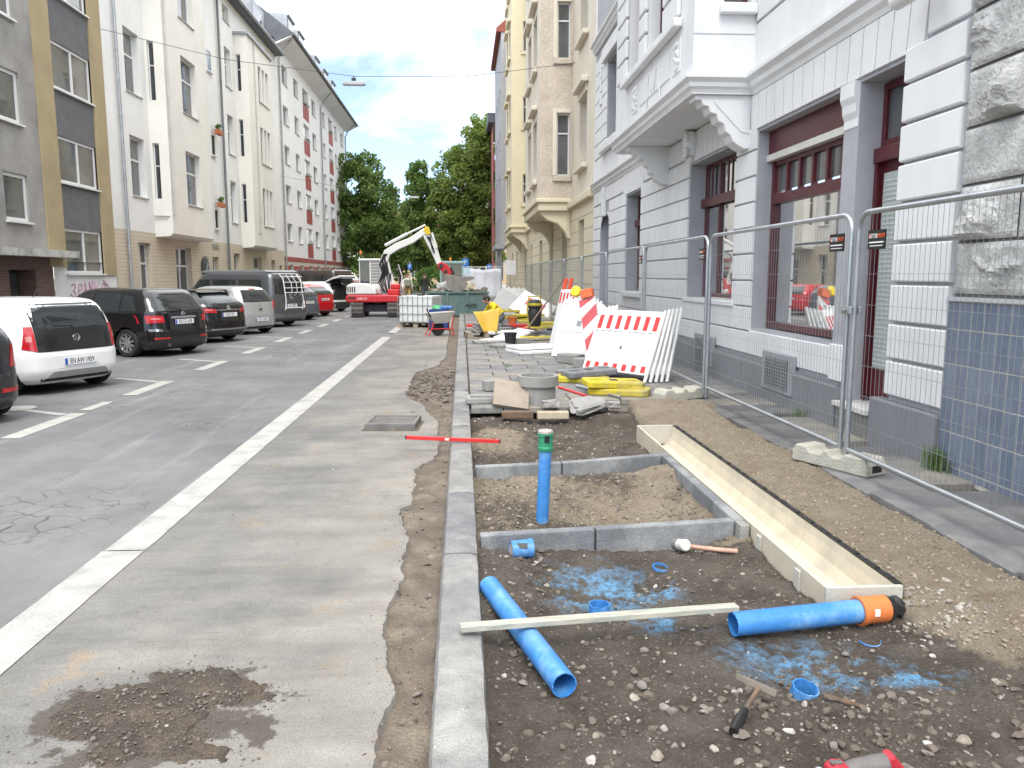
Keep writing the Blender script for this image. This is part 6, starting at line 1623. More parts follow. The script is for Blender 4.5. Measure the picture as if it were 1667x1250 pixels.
def car(label, rear, rz, lv, col_m, plate=None, wheel_r=.30, wb=(.62, 2.95), rw=None, sw=(), lights=(), extra=None, black_hatch=False, rim=RIM, zs=.88, ss=.95, n=5.5, name='parked_car', cat='car', plz=.5, plw=.52, cover=None):
    t = thing(name, label, cat, (rear[0], rear[1], .002), rz, 'cars parked along the left side'); t.scale = (ss, ss, zs)
    B_ = Body(lv, n); vs, fs = B_.mesh()
    q = MB().add(vs, fs); me = bpy.data.meshes.new('body'); me.from_pydata(q.v, [], q.f); me.update()
    # cut wheel wells
    bm = bmesh.new(); bm.from_mesh(me); bmesh.ops.recalc_face_normals(bm, faces=bm.faces[:]); bm.to_mesh(me); bm.free()
    o = obj('body', me, col_m, t); wmax = max(B_.w)
    for x in wb:
        cu = MB().cyl((x, -wmax - .2, wheel_r), (x, wmax + .2, wheel_r), wheel_r * 1.17, n=36); cm = bpy.data.meshes.new('c'); cm.from_pydata(cu.v, [], cu.f); cm.update()
        co = bpy.data.objects.new('c', cm); col.objects.link(co); co.parent = t
        md = o.modifiers.new('b', 'BOOLEAN'); md.operation = 'DIFFERENCE'; md.object = co; md.solver = 'EXACT'
        bpy.context.view_layer.update(); dg = bpy.context.evaluated_depsgraph_get()
        nm_ = bpy.data.meshes.new_from_object(o.evaluated_get(dg)); o.modifiers.clear(); o.data = nm_; bpy.data.objects.remove(co)
    o.data.name = 'body'; o.data.polygons.foreach_set('use_smooth', [True] * len(o.data.polygons))
    try: o.data.set_sharp_from_angle(angle=R(35))
    except Exception: pass
    o.data.materials.clear(); o.data.materials.append(col_m)
    MB().box(wb[0] - wheel_r * 1.25, wb[1] + wheel_r * 1.25, -wmax + .22, wmax - .22, .16, .7).build('underbody', TRIM, t)
    for x in wb:
        for sg in (-1, 1):
            w_ = wmax - .005; y0, y1 = (w_ - .2) * sg, w_ * sg
            wh = MB().lathe([(wheel_r * .66, -.1), (wheel_r * .93, -.1), (wheel_r, -.07), (wheel_r, .07), (wheel_r * .93, .1), (wheel_r * .68, .095)], 28, Matrix.Translation((x, sg * (w_ - .1), wheel_r)) @ Matrix.Rotation(R(-90 * sg), 4, 'X'), False).build('wheel', TYRE, t, smooth=True)
            rm = MB(); Mw = Matrix.Translation((x, sg * (w_ - .1), wheel_r)) @ Matrix.Rotation(R(-90 * sg), 4, 'X')
            rm.lathe([(wheel_r * .70, .09), (wheel_r * .64, .085), (wheel_r * .60, .02), (wheel_r * .55, -.02)], 28, Mw, False)
            for k in range(9):
                a = 2 * PI * k / 9; rm.box(.03, wheel_r * .64, -.022, .022, .045, .075, Mw @ Matrix.Rotation(a, 4, 'Z'))
            rm.lathe([(.05, .04), (.05, .08), (.001, .085)], 14, Mw, False); rm.build('rim', rim, wh, smooth=True)
            MB().lathe([(.001, -.03), (wheel_r * .62, -.03)], 20, Mw, False).build('brake_disc', TRIM, wh)
    if black_hatch:
        patch(lambda u, v, o_: B_.rear(u, v, o_), black_hatch, 14, 10, .004).build('tailgate', paint('gloss_black', (.012, .012, .013)), t, smooth=True)
    if rw: patch(lambda u, v, o_: B_.rear(u, v, o_), rw, 12, 6, .008).build('rear_window', CGL, t, smooth=True)
    for s_ in sw:
        for sg in (-1, 1): patch(lambda u, v, o_: B_.side(u, v, sg, o_), s_, 8, 5, .005).build('side_window', CGL, t, smooth=True)
    for (c4, m_) in lights:
        for sg in (-1, 1):
            l_ = patch(lambda u, v, o_: B_.rear(sg * u, v, o_), c4, 6, 5, .012).build('tail_light', m_, t, smooth=True)
            (x0, z0), (x1, _), (_, z1), _ = c4; xa, xb = sorted((x0, x1)); cx, cz = (xa + xb) / 2, (z0 + z1) / 2
            patch(lambda u, v, o_: B_.rear(sg * u, v, o_), [(cx - (xb - xa) * .22, cz - (z1 - z0) * .1), (cx + (xb - xa) * .22, cz - (z1 - z0) * .1), (cx + (xb - xa) * .22, cz + (z1 - z0) * .12), (cx - (xb - xa) * .22, cz + (z1 - z0) * .12)], 3, 2, .0145).build('lens', CLAMP, l_)
    if plate:
        xr = B_.rear(0, plz).x - .02
        p = MB().box(xr - .004, xr, -plw / 2, plw / 2, plz - .055, plz + .055).build('number_plate', PLTW, t, bev=.002)
        MB().box(xr - .006, xr - .0042, plw / 2 - .045, plw / 2 - .004, plz - .05, plz + .05).build('plate_strip', PLTB, p)
        text('lettering', plate, .118, INK, p, frame_M((xr - .0055, -.02, plz), (0, -1, 0), (0, 0, 1)), .0008, sx=.66 if len(plate) < 10 else .60)
    # dark bumper trim line, wiper
    patch(lambda u, v, o_: B_.rear(u, v, o_), [(-wmax * .66, .205), (wmax * .66, .205), (wmax * .7, .26), (-wmax * .7, .26)], 12, 2, .003).build('bumper_trim', TRIM, t, smooth=True)
    if rw:
        z = rw[0][1] + .02; MB().path([B_.rear(0, z - .03, .015), B_.rear(.05, z + .015, .018), B_.rear(.32, z + .03, .018)], .008, 6).build('wiper', TRIM, t)
    for s_ in ([rw and 1] if sw else []):
        for sg in (-1, 1):
            xm = lv[0][2] * .66
            MB().lathe([(.001, -.07), (.07, -.06), (.09, 0), (.06, .06), (.001, .065)], 10, Matrix.Translation((xm, sg * (wmax + .07), max(B_.z) * .66)) @ Matrix.Rotation(R(90), 4, 'Y') @ Matrix.Diagonal((.8, 1.2, .8, 1))).build('door_mirror', col_m, t, smooth=True)
            zz = max(B_.z) * .56
            for xd in (sw[0][0][0] + .25, sw[-1][0][0] + .25):
                p_ = B_.side(xd, zz, sg, .012); MB().box(p_.x - .09, p_.x + .09, p_.y - .012, p_.y + .012, zz - .014, zz + .014).build('door_handle', col_m, t, bev=.008)
            for xd in (wb[0] + .55, (wb[0] + wb[1]) / 2 + .35):
                q = MB()
                for k in range(8):
                    z0, z1 = .3 + (zz - .02) * k / 10, .3 + (zz - .02) * (k + 1) / 10
                    a, b2 = B_.side(xd, z0, sg, .002), B_.side(xd, z1, sg, .002); q.add([a - Vector((.005, 0, 0)), a + Vector((.005, 0, 0)), b2 + Vector((.005, 0, 0)), b2 - Vector((.005, 0, 0))], [(0, 1, 2, 3)])
                q.build('door_gap', TRIM, t)
    if extra: extra(t, B_)
    return t
def hatch(L, H, W, zb, slope=.22, nose=.85, top=.6):
    """generic hatchback levels. zb = belt height"""
    w = W / 2
    return [(.17, .12, L - .12, w * .90), (.24, .03, L - .03, w * .97), (.38, .0, L, w), (.60, .0, L - .01, w), (.74, .02, L - .06, w * .995), (zb - .12, .035, L * .93, w * .985), (zb, .05, L * .80, w * .965), (zb + .06, .07, L * .715, w * .94),
            (zb + .2, .06 + slope * .35, L * .665, w * .89), (H - .16, slope + .02, L * .59, w * .80), (H - .06, slope + .14, L * .54, w * .72), (H - .015, slope + .34, L * .49, w * .60), (H, slope + .6, L * .44, w * .42)]
HEAD = math.atan2(.5, -.866)
def spot(x, y): return (x, y)
def vw_logo(t, B_, z, r, m=CHROME, kind_='vw'):
    c = B_.rear(0, z, .012)
    M0 = Matrix.Translation(c) @ Matrix.Rotation(R(-90), 4, 'Y') @ Matrix.Rotation(R(-90), 4, 'Z')
    em = MB(); 
    ring = [(r * math.cos(2 * PI * k / 24), r * math.sin(2 * PI * k / 24), 0) for k in range(24)]
    em.path([M0 @ Vector(p) for p in ring], r * .1, 6, True)
    if kind_ == 'vw':
        for ln in ([(-.45, .8), (-.02, .12), (.02, .12), (.45, .8)], [(-.86, .4), (-.4, -.72), (0, .0), (.4, -.72), (.86, .4)]): em.path([M0 @ Vector((x * r, y * r, 0)) for x, y in ln], r * .085, 6)
    elif kind_ == 'star':
        for k in range(3): a = PI / 2 + 2 * PI * k / 3; em.path([M0 @ Vector((0, 0, 0)), M0 @ Vector((r * math.cos(a), r * math.sin(a), 0))], r * .09, 6)
    elif kind_ == 'ovals':
        for sx, sy, oy in ((.35, .95, 0), (.95, .35, .35)): em.path([M0 @ Vector((sx * r * math.cos(2 * PI * k / 16), (oy + sy * math.sin(2 * PI * k / 16) * .9) * r * .9, 0)) for k in range(16)], r * .07, 5, True)
    em.build('emblem', m, t, smooth=True)

# white city hatch
def x_up(t, B_):
    vw_logo(t, B_, .86, .055)
    patch(lambda u, v, o_: B_.rear(u, v, o_), [(-.33, .405), (.33, .405), (.38, .60), (-.38, .60)], 10, 4, .004).build('plate_recess', paint('white_paint', (.74, .74, .74)), t, smooth=True)
    patch(lambda u, v, o_: B_.rear(u, v, o_), [(-.5, .27), (.5, .27), (.42, .36), (-.42, .36)], 10, 2, .008).build('diffuser', mat('grey_trim', (.32, .32, .31), .6), t, smooth=True)
    MB().path([(.75, .1, 1.47), (.62, .1, 1.63)], .005, 5).build('aerial', TRIM, t)
car('white city car with glossy black tailgate parked at an angle, second from the left', (-5.46, 11.55), HEAD + R(4), [(.17, .14, 3.4, .72), (.25, .05, 3.5, .79), (.40, .0, 3.54, .82), (.58, .0, 3.54, .825), (.74, .03, 3.5, .82), (.86, .05, 3.35, .815), (.96, .07, 2.9, .80), (1.02, .085, 2.6, .785), (1.15, .12, 2.4, .745), (1.33, .20, 2.1, .68), (1.42, .28, 1.95, .62), (1.465, .42, 1.8, .52), (1.48, .75, 1.6, .38)],
    paint('white_paint', (.74, .74, .74)), 'EN AW 1959', .29, (.60, 3.0), [(-.60, 1.02), (.60, 1.02), (.53, 1.34), (-.53, 1.34)],
    [[(.72, 1.0), (1.75, .97), (1.62, 1.34), (.86, 1.34)], [(1.82, .97), (2.5, .95), (2.15, 1.30), (1.70, 1.34)]],
    [([(.61, .68), (.74, .72), (.69, 1.06), (.61, 1.06)], RLAMP)], x_up, [(-.60, .67), (.60, .67), (.60, 1.40), (-.60, 1.40)], STEELW, plz=.50, ss=.99, zs=.90, n=7)
# black compact with chrome strip
def x_b(t, B_):
    vw_logo(t, B_, .99, .045, CHROME, 'star')
    patch(lambda u, v, o_: B_.rear(u, v, o_), [(-.34, .885), (.34, .885), (.33, .925), (-.33, .925)], 8, 1, .018).build('chrome_strip', CHROME, t, smooth=True)
    for sg in (-1, 1):
        patch(lambda u, v, o_: B_.rear(sg * u, v, o_), [(.42, .42), (.74, .42), (.74, .455), (.42, .455)], 5, 1, .01).build('reflector', RLAMP, t)
        patch(lambda u, v, o_: B_.rear(sg * u, v, o_), [(.60, .60), (.80, .60), (.80, .655), (.60, .655)], 5, 2, .014).build('bumper_chrome', CHROME, t)
        q = MB().path([B_.side(x, .62, sg, .004) for x in (.5, 1.4, 2.4, 3.4)], .008, 5).build('side_strip', CHROME, t)
    MB().tube(B_.rear(.45, .27, .02), B_.rear(.45, .27, -.1), .035, .028, 14).build('exhaust', CHROME, t)
    text('lettering', 'B 180', .055, CHROME, t, frame_M(B_.rear(.52, 1.02, .012), (0, -1, 0), (0, 0, 1)), .002)
BLK = paint('black_paint', (.008, .008, .009), 0., .12)
car('black compact car with silver wheels and chrome strip above its plate', (-5.75, 16.75), HEAD + R(3), hatch(4.27, 1.58, 1.78, 1.0, .30), BLK, 'KR CG 678', .32, (.78, 3.55), [(-.62, 1.06), (.62, 1.06), (.54, 1.46), (-.54, 1.46)],
    [[(.52, 1.06), (.95, 1.05), (.95, 1.42), (.70, 1.40)], [(1.02, 1.04), (1.85, 1.03), (1.75, 1.45), (1.02, 1.45)], [(1.92, 1.03), (2.75, 1.02), (2.25, 1.42), (1.84, 1.45)]], [([(.52, .80), (.85, .78), (.85, .97), (.55, .95)], RLAMP)], x_b, plz=.80, n=6.5)
def x_t(t, B_):
    vw_logo(t, B_, .98, .05, CHROME, 'ovals')
    patch(lambda u, v, o_: B_.rear(u, v, o_), [(-.55, .905), (.55, .905), (.55, .925), (-.55, .925)], 8, 1, .014).build('chrome_strip', CHROME, t)
    patch(lambda u, v, o_: B_.rear(u, v, o_), [(-.7, .36), (.7, .36), (.72, .40), (-.72, .40)], 10, 1, .014).build('bumper_strip', STEELW, t, smooth=True)
    p = B_.rear(0, 1.40, .05); MB().prism([(p.x - .04, 1.40), (p.x + .3, 1.45), (p.x + .3, 1.42), (p.x + .05, 1.38)], -.55, .55, 'y').build('spoiler', BLK, t)
    for sg in (-1, 1): MB().path([(x, sg * .55, 1.44 + .02 * (1 - abs(x - 1.5))) for x in (.6, 1.2, 1.8, 2.3)], .018, 6).build('roof_rail', TRIM, t)
car('black estate car with roof spoiler parked beside the chrome-strip compact', (-5.75, 19.95), HEAD + R(2), hatch(4.5, 1.47, 1.76, .97, .40), BLK, 'K EV 201', .32, (.85, 3.5), [(-.62, 1.02), (.62, 1.02), (.5, 1.36), (-.5, 1.36)],
    [[(.55, 1.02), (1.25, 1.0), (1.25, 1.33), (.8, 1.3)], [(1.32, 1.0), (2.1, .99), (2.0, 1.36), (1.32, 1.36)], [(2.17, .99), (2.95, .98), (2.4, 1.34), (2.08, 1.36)]], [([(.40, .84), (.86, .86), (.86, 1.0), (.45, .95)], RLAMP)], x_t, plz=.78)
def x_s(t, B_):
    vw_logo(t, B_, .95, .04, CHROME, 'star' if False else 'ring')
    patch(lambda u, v, o_: B_.rear(u, v, o_), [(-.13, 1.43), (.13, 1.43), (.12, 1.46), (-.12, 1.46)], 3, 1, .02).build('brake_light', RLAMP, t)
    MB().box(B_.rear(0, .8).x - .03, B_.rear(0, .8).x, -.05, .05, .78, .82).build('boot_handle', TRIM, t)
SIL = paint('silver_paint', (.50, .505, .51), .55, .32)
car('silver small hatchback with rounded tailgate beside the camper van', (-5.66, 22.65), HEAD, hatch(3.75, 1.53, 1.66, .98, .26), SIL, 'K SA 1299', .28, (.6, 3.0), [(-.58, 1.03), (.58, 1.03), (.47, 1.41), (-.47, 1.41)],
    [[(.55, 1.03), (1.2, 1.02), (1.2, 1.40), (.75, 1.36)], [(1.27, 1.02), (2.0, 1.0), (1.8, 1.42), (1.27, 1.42)]], [([(.66, .66), (.80, .64), (.80, 1.0), (.70, .98)], RLAMP)], x_s, plz=.47, rim=STEELW)
# grey camper van with bicycle rack
def x_v(t, B_):
    q = MB().prism([(.35, 1.955), (.28, 1.99), (.5, 2.06), (3.1, 2.06), (3.5, 1.99), (3.4, 1.955)], -.72, .72, 'y').build('pop_up_roof', mat('roof_grey', (.20, .205, .21), .5), t, bev=.02)
    rk = MB(); W = mat('rack_white', (.68, .68, .67), .4, bump=0)
    for y in (-.42, .42): rk.path([B_.rear(y, 1.9, .06), B_.rear(y, 1.75, .16), B_.rear(y, .95, .16), B_.rear(y, .62, .10)], .016, 8)
    for z in (1.82, 1.62, 1.42, 1.25): rk.path([B_.rear(-.50, z, .17), B_.rear(.42, z, .17)], .014, 8)
    for y in (-.25, 0, .25): rk.path([B_.rear(y, 1.9, .19), B_.rear(y, 1.6, .32), B_.rear(y, 1.25, .30), B_.rear(y, 1.15, .17)], .010, 8)
    rk.path([B_.rear(-.45, .95, .17), B_.rear(-.45, .70, .18), B_.rear(.45, .70, .18), B_.rear(.45, .95, .17)], .02, 8)
    rk.build('bicycle_rack', W, t, smooth=True)
    vw_logo(t, B_, 1.05, .06)
    patch(lambda u, v, o_: B_.rear(u, v, o_), [(-.85, .34), (.85, .34), (.85, .5), (-.85, .5)], 10, 2, .03).build('bumper', mat('grey_bumper', (.13, .135, .14), .5), t, smooth=True)
GREYV = paint('dark_grey_paint', (.10, .105, .115), .4, .32)
vanl = [(.2, .08, 4.7, .86), (.35, .02, 4.85, .93), (.6, 0, 4.88, .95), (.9, .0, 4.80, .95), (1.1, .01, 4.35, .945), (1.2, .02, 4.1, .93), (1.5, .06, 3.75, .89), (1.8, .12, 3.45, .84), (1.92, .18, 3.3, .80), (1.97, .3, 3.15, .70)]
car('grey camper van with a white bicycle rack on its tailgate', (-5.5, 25.9), HEAD, vanl, GREYV, 'K LT 9059', .32, (.95, 3.9), [(-.72, 1.2), (.72, 1.2), (.68, 1.75), (-.68, 1.75)],
    [[(.45, 1.2), (1.5, 1.2), (1.5, 1.72), (.5, 1.72)], [(1.62, 1.2), (2.7, 1.2), (2.7, 1.72), (1.62, 1.72)], [(2.82, 1.2), (3.75, 1.19), (3.42, 1.70), (2.82, 1.72)]], [([(.78, .72), (.92, .72), (.92, .98), (.78, .98)], RLAMP)], x_v, plz=.78, name='camper_van', cat='van', n=9, rim=STEELW)
car('dark blue-grey hatchback between the camper van and the red car', (-5.6, 29.5), HEAD, hatch(4.1, 1.45, 1.74, .95, .35), paint('bluegrey_paint', (.13, .15, .18), .4), 'K RM 204', .3, (.75, 3.3), [(-.6, 1.0), (.6, 1.0), (.5, 1.35), (-.5, 1.35)],
    [[(.55, 1.0), (1.3, .99), (1.3, 1.33), (.8, 1.3)], [(1.37, .99), (2.3, .97), (1.95, 1.33), (1.37, 1.34)]], [([(.52, .78), (.86, .78), (.86, .92), (.56, .9)], RLAMP)], plz=.75)
car('bright red hatchback beside the white car with its tailgate up', (-5.5, 32.3), HEAD, hatch(4.0, 1.45, 1.72, .96, .34), paint('red_car_paint', (.50, .015, .02)), 'K HU 1206', .3, (.7, 3.2), [(-.6, 1.0), (.6, 1.0), (.5, 1.35), (-.5, 1.35)],
    [[(.55, 1.0), (1.3, .99), (1.3, 1.33), (.8, 1.3)], [(1.37, .99), (2.3, .97), (1.95, 1.33), (1.37, 1.34)]], [([(.6, .8), (.85, .78), (.85, .98), (.65, .96)], RLAMP)], plz=.78)
def x_open(t, B_):
    patch(lambda u, v, o_: B_.rear(u, v, o_), [(-.66, .62), (.66, .62), (.55, 1.48), (-.55, 1.48)], 8, 8, .01).build('boot_opening', mat('boot_dark', (.008, .008, .008), .9, bump=0), t)
    p = B_.rear(0, 1.50, 0); M_ = Matrix.Translation((p.x + .1, 0, 1.52)) @ Matrix.Rotation(R(22), 4, 'Y')
    lid = MB().prism([(-.95, -.05), (-.88, -.10), (-.4, -.02), (0, -.02), (0, .03), (-.45, .05), (-.9, .0)], -.62, .62, 'y', M_).build('open_tailgate', paint('white_paint'), t, bev=.02)
    MB().box(-.86, -.06, -.55, .55, -.06, -.03, M_).build('lining', TRIM, lid)
    patch(lambda u, v, o_: B_.rear(u, v, o_), [(-.82, .25), (.82, .25), (.82, .52), (-.82, .52)], 10, 3, .01).build('rear_bumper', TRIM, t, smooth=True)
car('white crossover with its black-lined tailgate open behind the excavator', (-5.4, 36.4), HEAD, hatch(4.3, 1.55, 1.8, 1.0, .32), paint('white_paint'), None, .33, (.8, 3.5), None, [[(.5, 1.04), (1.3, 1.03), (1.3, 1.40), (.8, 1.38)], [(1.37, 1.03), (2.4, 1.0), (2.05, 1.4), (1.37, 1.42)]], [([(.62, .85), (.88, .83), (.88, .97), (.66, .95)], RLAMP)], x_open)
# car cut by the left border
def x_r(t, B_):
    for sg in (-1, 1): patch(lambda u, v, o_: B_.rear(sg * u, v, o_), [(.45, .40), (.78, .40), (.78, .45), (.45, .45)], 5, 1, .01).build('reflector', RLAMP, t)
car('dark car cut off by the left border, only its rear corner showing', (-5.30, 8.6), HEAD + R(2), hatch(4.2, 1.5, 1.78, 1.0, .3), paint('anthracite_paint', (.02, .021, .024), .2), None, .32, (.75, 3.4), [(-.6, 1.04), (.6, 1.04), (.5, 1.38), (-.5, 1.38)], [], [([(.60, .72), (.86, .70), (.86, 1.02), (.68, 1.0)], RLAMP)], x_r)
# far vehicles
car('grey car far down the road left of the walkers', (-5.0, 47.0), R(90), hatch(4.3, 1.5, 1.78, .98, .3), paint('bluegrey_paint'), 'K AB 12', .31, (.8, 3.4), [(-.6, 1.03), (.6, 1.03), (.5, 1.38), (-.5, 1.38)], [], [([(.60, .75), (.86, .75), (.86, .95), (.64, .93)], RLAMP)])
car('dark red car parked in the far row beyond the grey one', (-6.6, 52), R(95), hatch(4.2, 1.5, 1.75, .98, .3), paint('dark_red_paint', (.22, .015, .02)), None, .31, (.8, 3.4), [(-.6, 1.03), (.6, 1.03), (.5, 1.38), (-.5, 1.38)], [], [([(.60, .75), (.86, .75), (.86, .95), (.64, .93)], RLAMP)])
car('dark brown high van parked behind the white open car', (-6.3, 43.5), HEAD, [(z * 1.12, a, b_, w * 1.05) for z, a, b_, w in vanl], paint('brown_van', (.045, .036, .032)), None, .33, (.95, 3.9), [(-.7, 1.35), (.7, 1.35), (.66, 1.9), (-.66, 1.9)], [[(.5, 1.35), (1.7, 1.35), (1.7, 1.9), (.5, 1.9)], [(1.85, 1.35), (3.5, 1.33), (3.3, 1.88), (1.85, 1.9)]], [([(.8, .8), (.95, .8), (.95, 1.1), (.8, 1.1)], RLAMP)], name='parked_van', cat='van', n=9)

# ------------------------------------------------------------------ excavator
EW = mat('excavator_white', (.66, .66, .645), .4, var=.08, scale=3, col2=(.52, .50, .46), c2scale=3, c2lo=.55, c2hi=.75, bump=.03)
ER = mat('excavator_red', (.48, .025, .03), .4, var=.1, scale=4)
TRK = mat('rubber_track', (.11, .10, .095), .85, var=.3, scale=8, bump=.4)
DK = mat('dark_steel', (.03, .03, .032), .5, var=.3)
ex = thing('excavator', 'white and red compact excavator with its boom raised over the skip', 'excavator', (-3.5, 32.4, 0))
for x in (-.62, .78):
    tk = MB(); L = 1.0; rr = .27; pf = []
    for k in range(13): a = -PI / 2 + PI * k / 12; pf.append((L - .1 + rr * math.cos(a), rr + rr * math.sin(a)))
    for k in range(13): a = PI / 2 + PI * k / 12; pf.append((-L + .1 + rr * math.cos(a), rr + rr * math.sin(a)))
    tr_ = tk.prism([(y, z) for y, z in pf], x - .22, x + .22, 'x').build('track', TRK, ex, bev=.02)
    q = MB()
    for k in range(16): q.box(x - .225, x + .225, -1.16 + k * .145, -1.10 + k * .145, .525, .56)
    for k in range(6): a = PI / 2 + PI * (k + .5) / 6; q.box(x - .225, x + .225, -.03, .03, -.025, .025, Matrix.Translation((x * 0, -L + .1 + (rr + .01) * math.cos(a), rr + (rr + .01) * math.sin(a))) @ Matrix.Rotation(a - PI / 2, 4, 'X'))
    q.build('grouser', TRK, tr_)
MB().box(-.4, .56, -.5, .5, .2, .5).build('undercarriage', DK, ex, bev=.03)
MB().lathe([(.42, .48), (.42, .58)], 24, Matrix.Translation((.1, 0, 0))).build('slew_ring', DK, ex)
MB().box(-.5, .7, 1.3, 1.42, .12, .42).build('dozer_blade', ER, ex, bev=.02)
# upper works: long axis along X (facing the skip, +X), right flank towards the camera
MB().prism([(-1.05, .58), (.95, .58), (.98, .66), (.98, .88), (-1.02, .88), (-1.1, .8), (-1.1, .66)], -.80, .82, 'y').build('counterweight_skirt', ER, ex, bev=.05)
text('lettering', 'JARCO', .13, WHITEF, ex, frame_M((-.45, -.803, .73), (1, 0, 0), (0, 0, 1)), .002)
MB().box(-1.0, -.72, -.803, -.797, .72, .80).build('red_grille', DK, ex)
MB().prism([(-1.08, .89), (.12, .89), (.08, 1.12), (-.2, 1.32), (-.85, 1.34), (-1.05, 1.25)], -.78, .1, 'y').build('engine_hood', EW, ex, bev=.06)
for k in range(4): MB().box(-1.02 + k * .085, -.97 + k * .085, -.784, -.779, .98, 1.2).build('vent_slot', DK, ex)
cb = MB().box(-.66, -.62, .1, .82, .89, 2.24).box(.16, .20, .1, .82, .89, 2.24).box(-.62, .16, .1, .14, .89, 1.3).box(-.66, .2, .06, .84, 2.24, 2.32).box(-.24, -.19, .1, .14, 1.3, 2.24).build('cab', EW, ex, bev=.02)
MB().box(-.62, -.24, .11, .13, 1.3, 2.24).build('pane', PANE[2], cb); MB().box(-.66, .18, .80, .82, 1.0, 2.24).build('pane', PANE[2], cb); MB().box(.165, .19, .14, .80, 1.0, 2.24).build('pane', PANE[2], cb)
MB().box(-.45, -.05, .3, .7, .9, 1.45).build('seat', DK, cb, bev=.05)
lv_ = MB().box(-.19, .16, .12, .14, 1.3, 2.22).build('louvre_panel', DK, cb)
for k in range(15): MB().box(-.185, .155, .095, .118, 1.33 + k * .06, 1.355 + k * .06).build('slat', EW, lv_)
MB().cyl((-.6, .3, 2.32), (-.6, .3, 2.52), .012, n=6).build('beacon_stalk', DK, ex); MB().lathe([(.05, 2.5), (.055, 2.58), (.03, 2.64), (.001, 2.65)], 12, Matrix.Translation((-.6, .3, 0))).build('beacon', mat('amber_lens', (.7, .2, .04), .3), ex, smooth=True)
MB().box(.5, .98, -.35, .35, .88, 1.1).box(.62, 1.0, -.22, .22, 1.1, 1.3).build('swing_bracket', ER, ex, bev=.04)
# boom, stick, coupler, bucket in the X-Z plane
def bar(pts, w0, w1, y0, y1):
    """tapered box beam through 2D (x,z) centre points"""
    q = MB(); n_ = len(pts); up = []; dn = []
    for i, p in enumerate(pts):
        p = Vector(p); a = Vector(pts[max(0, i - 1)]); b_ = Vector(pts[min(n_ - 1, i + 1)]); d = (b_ - a).normalized(); nr = Vector((-d.y, d.x)); w = w0 + (w1 - w0) * i / (n_ - 1)
        up.append(p + nr * w / 2); dn.append(p - nr * w / 2)
    return q.prism([tuple(p) for p in up] + [tuple(p) for p in reversed(dn)], y0, y1, 'y')
bar([(.55, 1.0), (.42, 1.6), (.34, 2.15), (.5, 2.55), (.9, 2.8), (1.5, 3.05), (2.06, 3.44)], .34, .24, -.12, .12).build('boom', EW, ex, bev=.03)
bar([(1.95, 3.5), (2.2, 3.0), (2.42, 2.5), (2.62, 2.0)], .30, .18, -.09, .09).build('stick', EW, ex, bev=.03)
MB().prism([(1.96, 3.42), (2.06, 3.62), (2.2, 3.56), (2.26, 3.3), (2.1, 3.24)], -.13, .13, 'y').build('stick_head', mat('excavator_yellow', (.62, .45, .04), .5), ex, bev=.02)
cy = MB().cyl((.42, 0, 2.84), (1.30, 0, 3.30), .065, n=12).cyl((1.30, 0, 3.30), (2.05, 0, 3.66), .038, n=10).build('boom_cylinder', EW, ex, smooth=True)
MB().cyl((2.3, 0, 3.35), (2.48, 0, 2.75), .055, n=12).cyl((2.48, 0, 2.75), (2.66, 0, 2.15), .03, n=10).build('stick_cylinder', EW, ex, smooth=True)
MB().cyl((.75, 0, 1.05), (.62, 0, 1.7), .075, n=12).cyl((.62, 0, 1.7), (.50, 0, 2.3), .045, n=10).build('lift_cylinder', EW, ex, smooth=True)
hs = MB(); rg2 = random.Random(8)
for k in range(9):
    y = -.14 + .035 * (k % 3); x0 = .25 + .06 * k * .5
    hs.path([(x0 + .12, y, .95), (x0 - .1 + .03 * k, y - .04, 1.35 + .05 * k), (x0 + .05, y - .05, 1.75), (.20 + .03 * k, y - .02, 2.1 + .04 * k), (.38 + .02 * k, y, 2.5)], .022, 7)
for k in range(4): hs.path([(2.1 + .05 * k, -.11, 3.2), (2.3, -.16 - .02 * k, 2.9 - .05 * k), (2.42, -.12, 2.55)], .018, 6)
hs.build('hydraulic_hoses', BLACK, ex, smooth=True)
MB().prism([(2.52, 1.95), (2.5, 2.1), (2.68, 2.2), (2.95, 2.05), (3.1, 1.75), (2.92, 1.55), (2.75, 1.75)], -.16, .16, 'y').build('quick_coupler', ER, ex, bev=.03)
MB().cyl((2.66, -.2, 2.02), (2.66, .2, 2.02), .09, n=14).cyl((2.85, -.2, 1.8), (2.85, .2, 1.8), .07, n=14).build('pin', DK, ex, smooth=True)
bkt = [(2.80, 1.70), (2.88, 1.30), (3.08, 1.02), (3.34, .96), (3.62, 1.10), (3.74, 1.36), (3.62, 1.38), (4.02, 1.52), (3.92, 1.62), (3.45, 1.58), (3.1, 1.66)]
bkt_small = [(2.85, 1.66), (2.95, 1.35), (3.15, 1.12), (3.35, 1.08), (3.55, 1.22), (3.62, 1.42), (3.5, 1.40), (3.85, 1.50), (3.78, 1.56), (3.4, 1.54), (3.1, 1.6)]
MB().prism(bkt, -.45, .45, 'y').build('bucket', mat('worn_bucket', (.22, .205, .185), .6, metal=.3, var=.25, scale=5), ex, bev=.02)
MB().path([(.95, .4, .9), (1.05, .4, 1.6), (.9, .4, 2.1)], .025, 8).build('grab_rail', EW, ex, smooth=True)

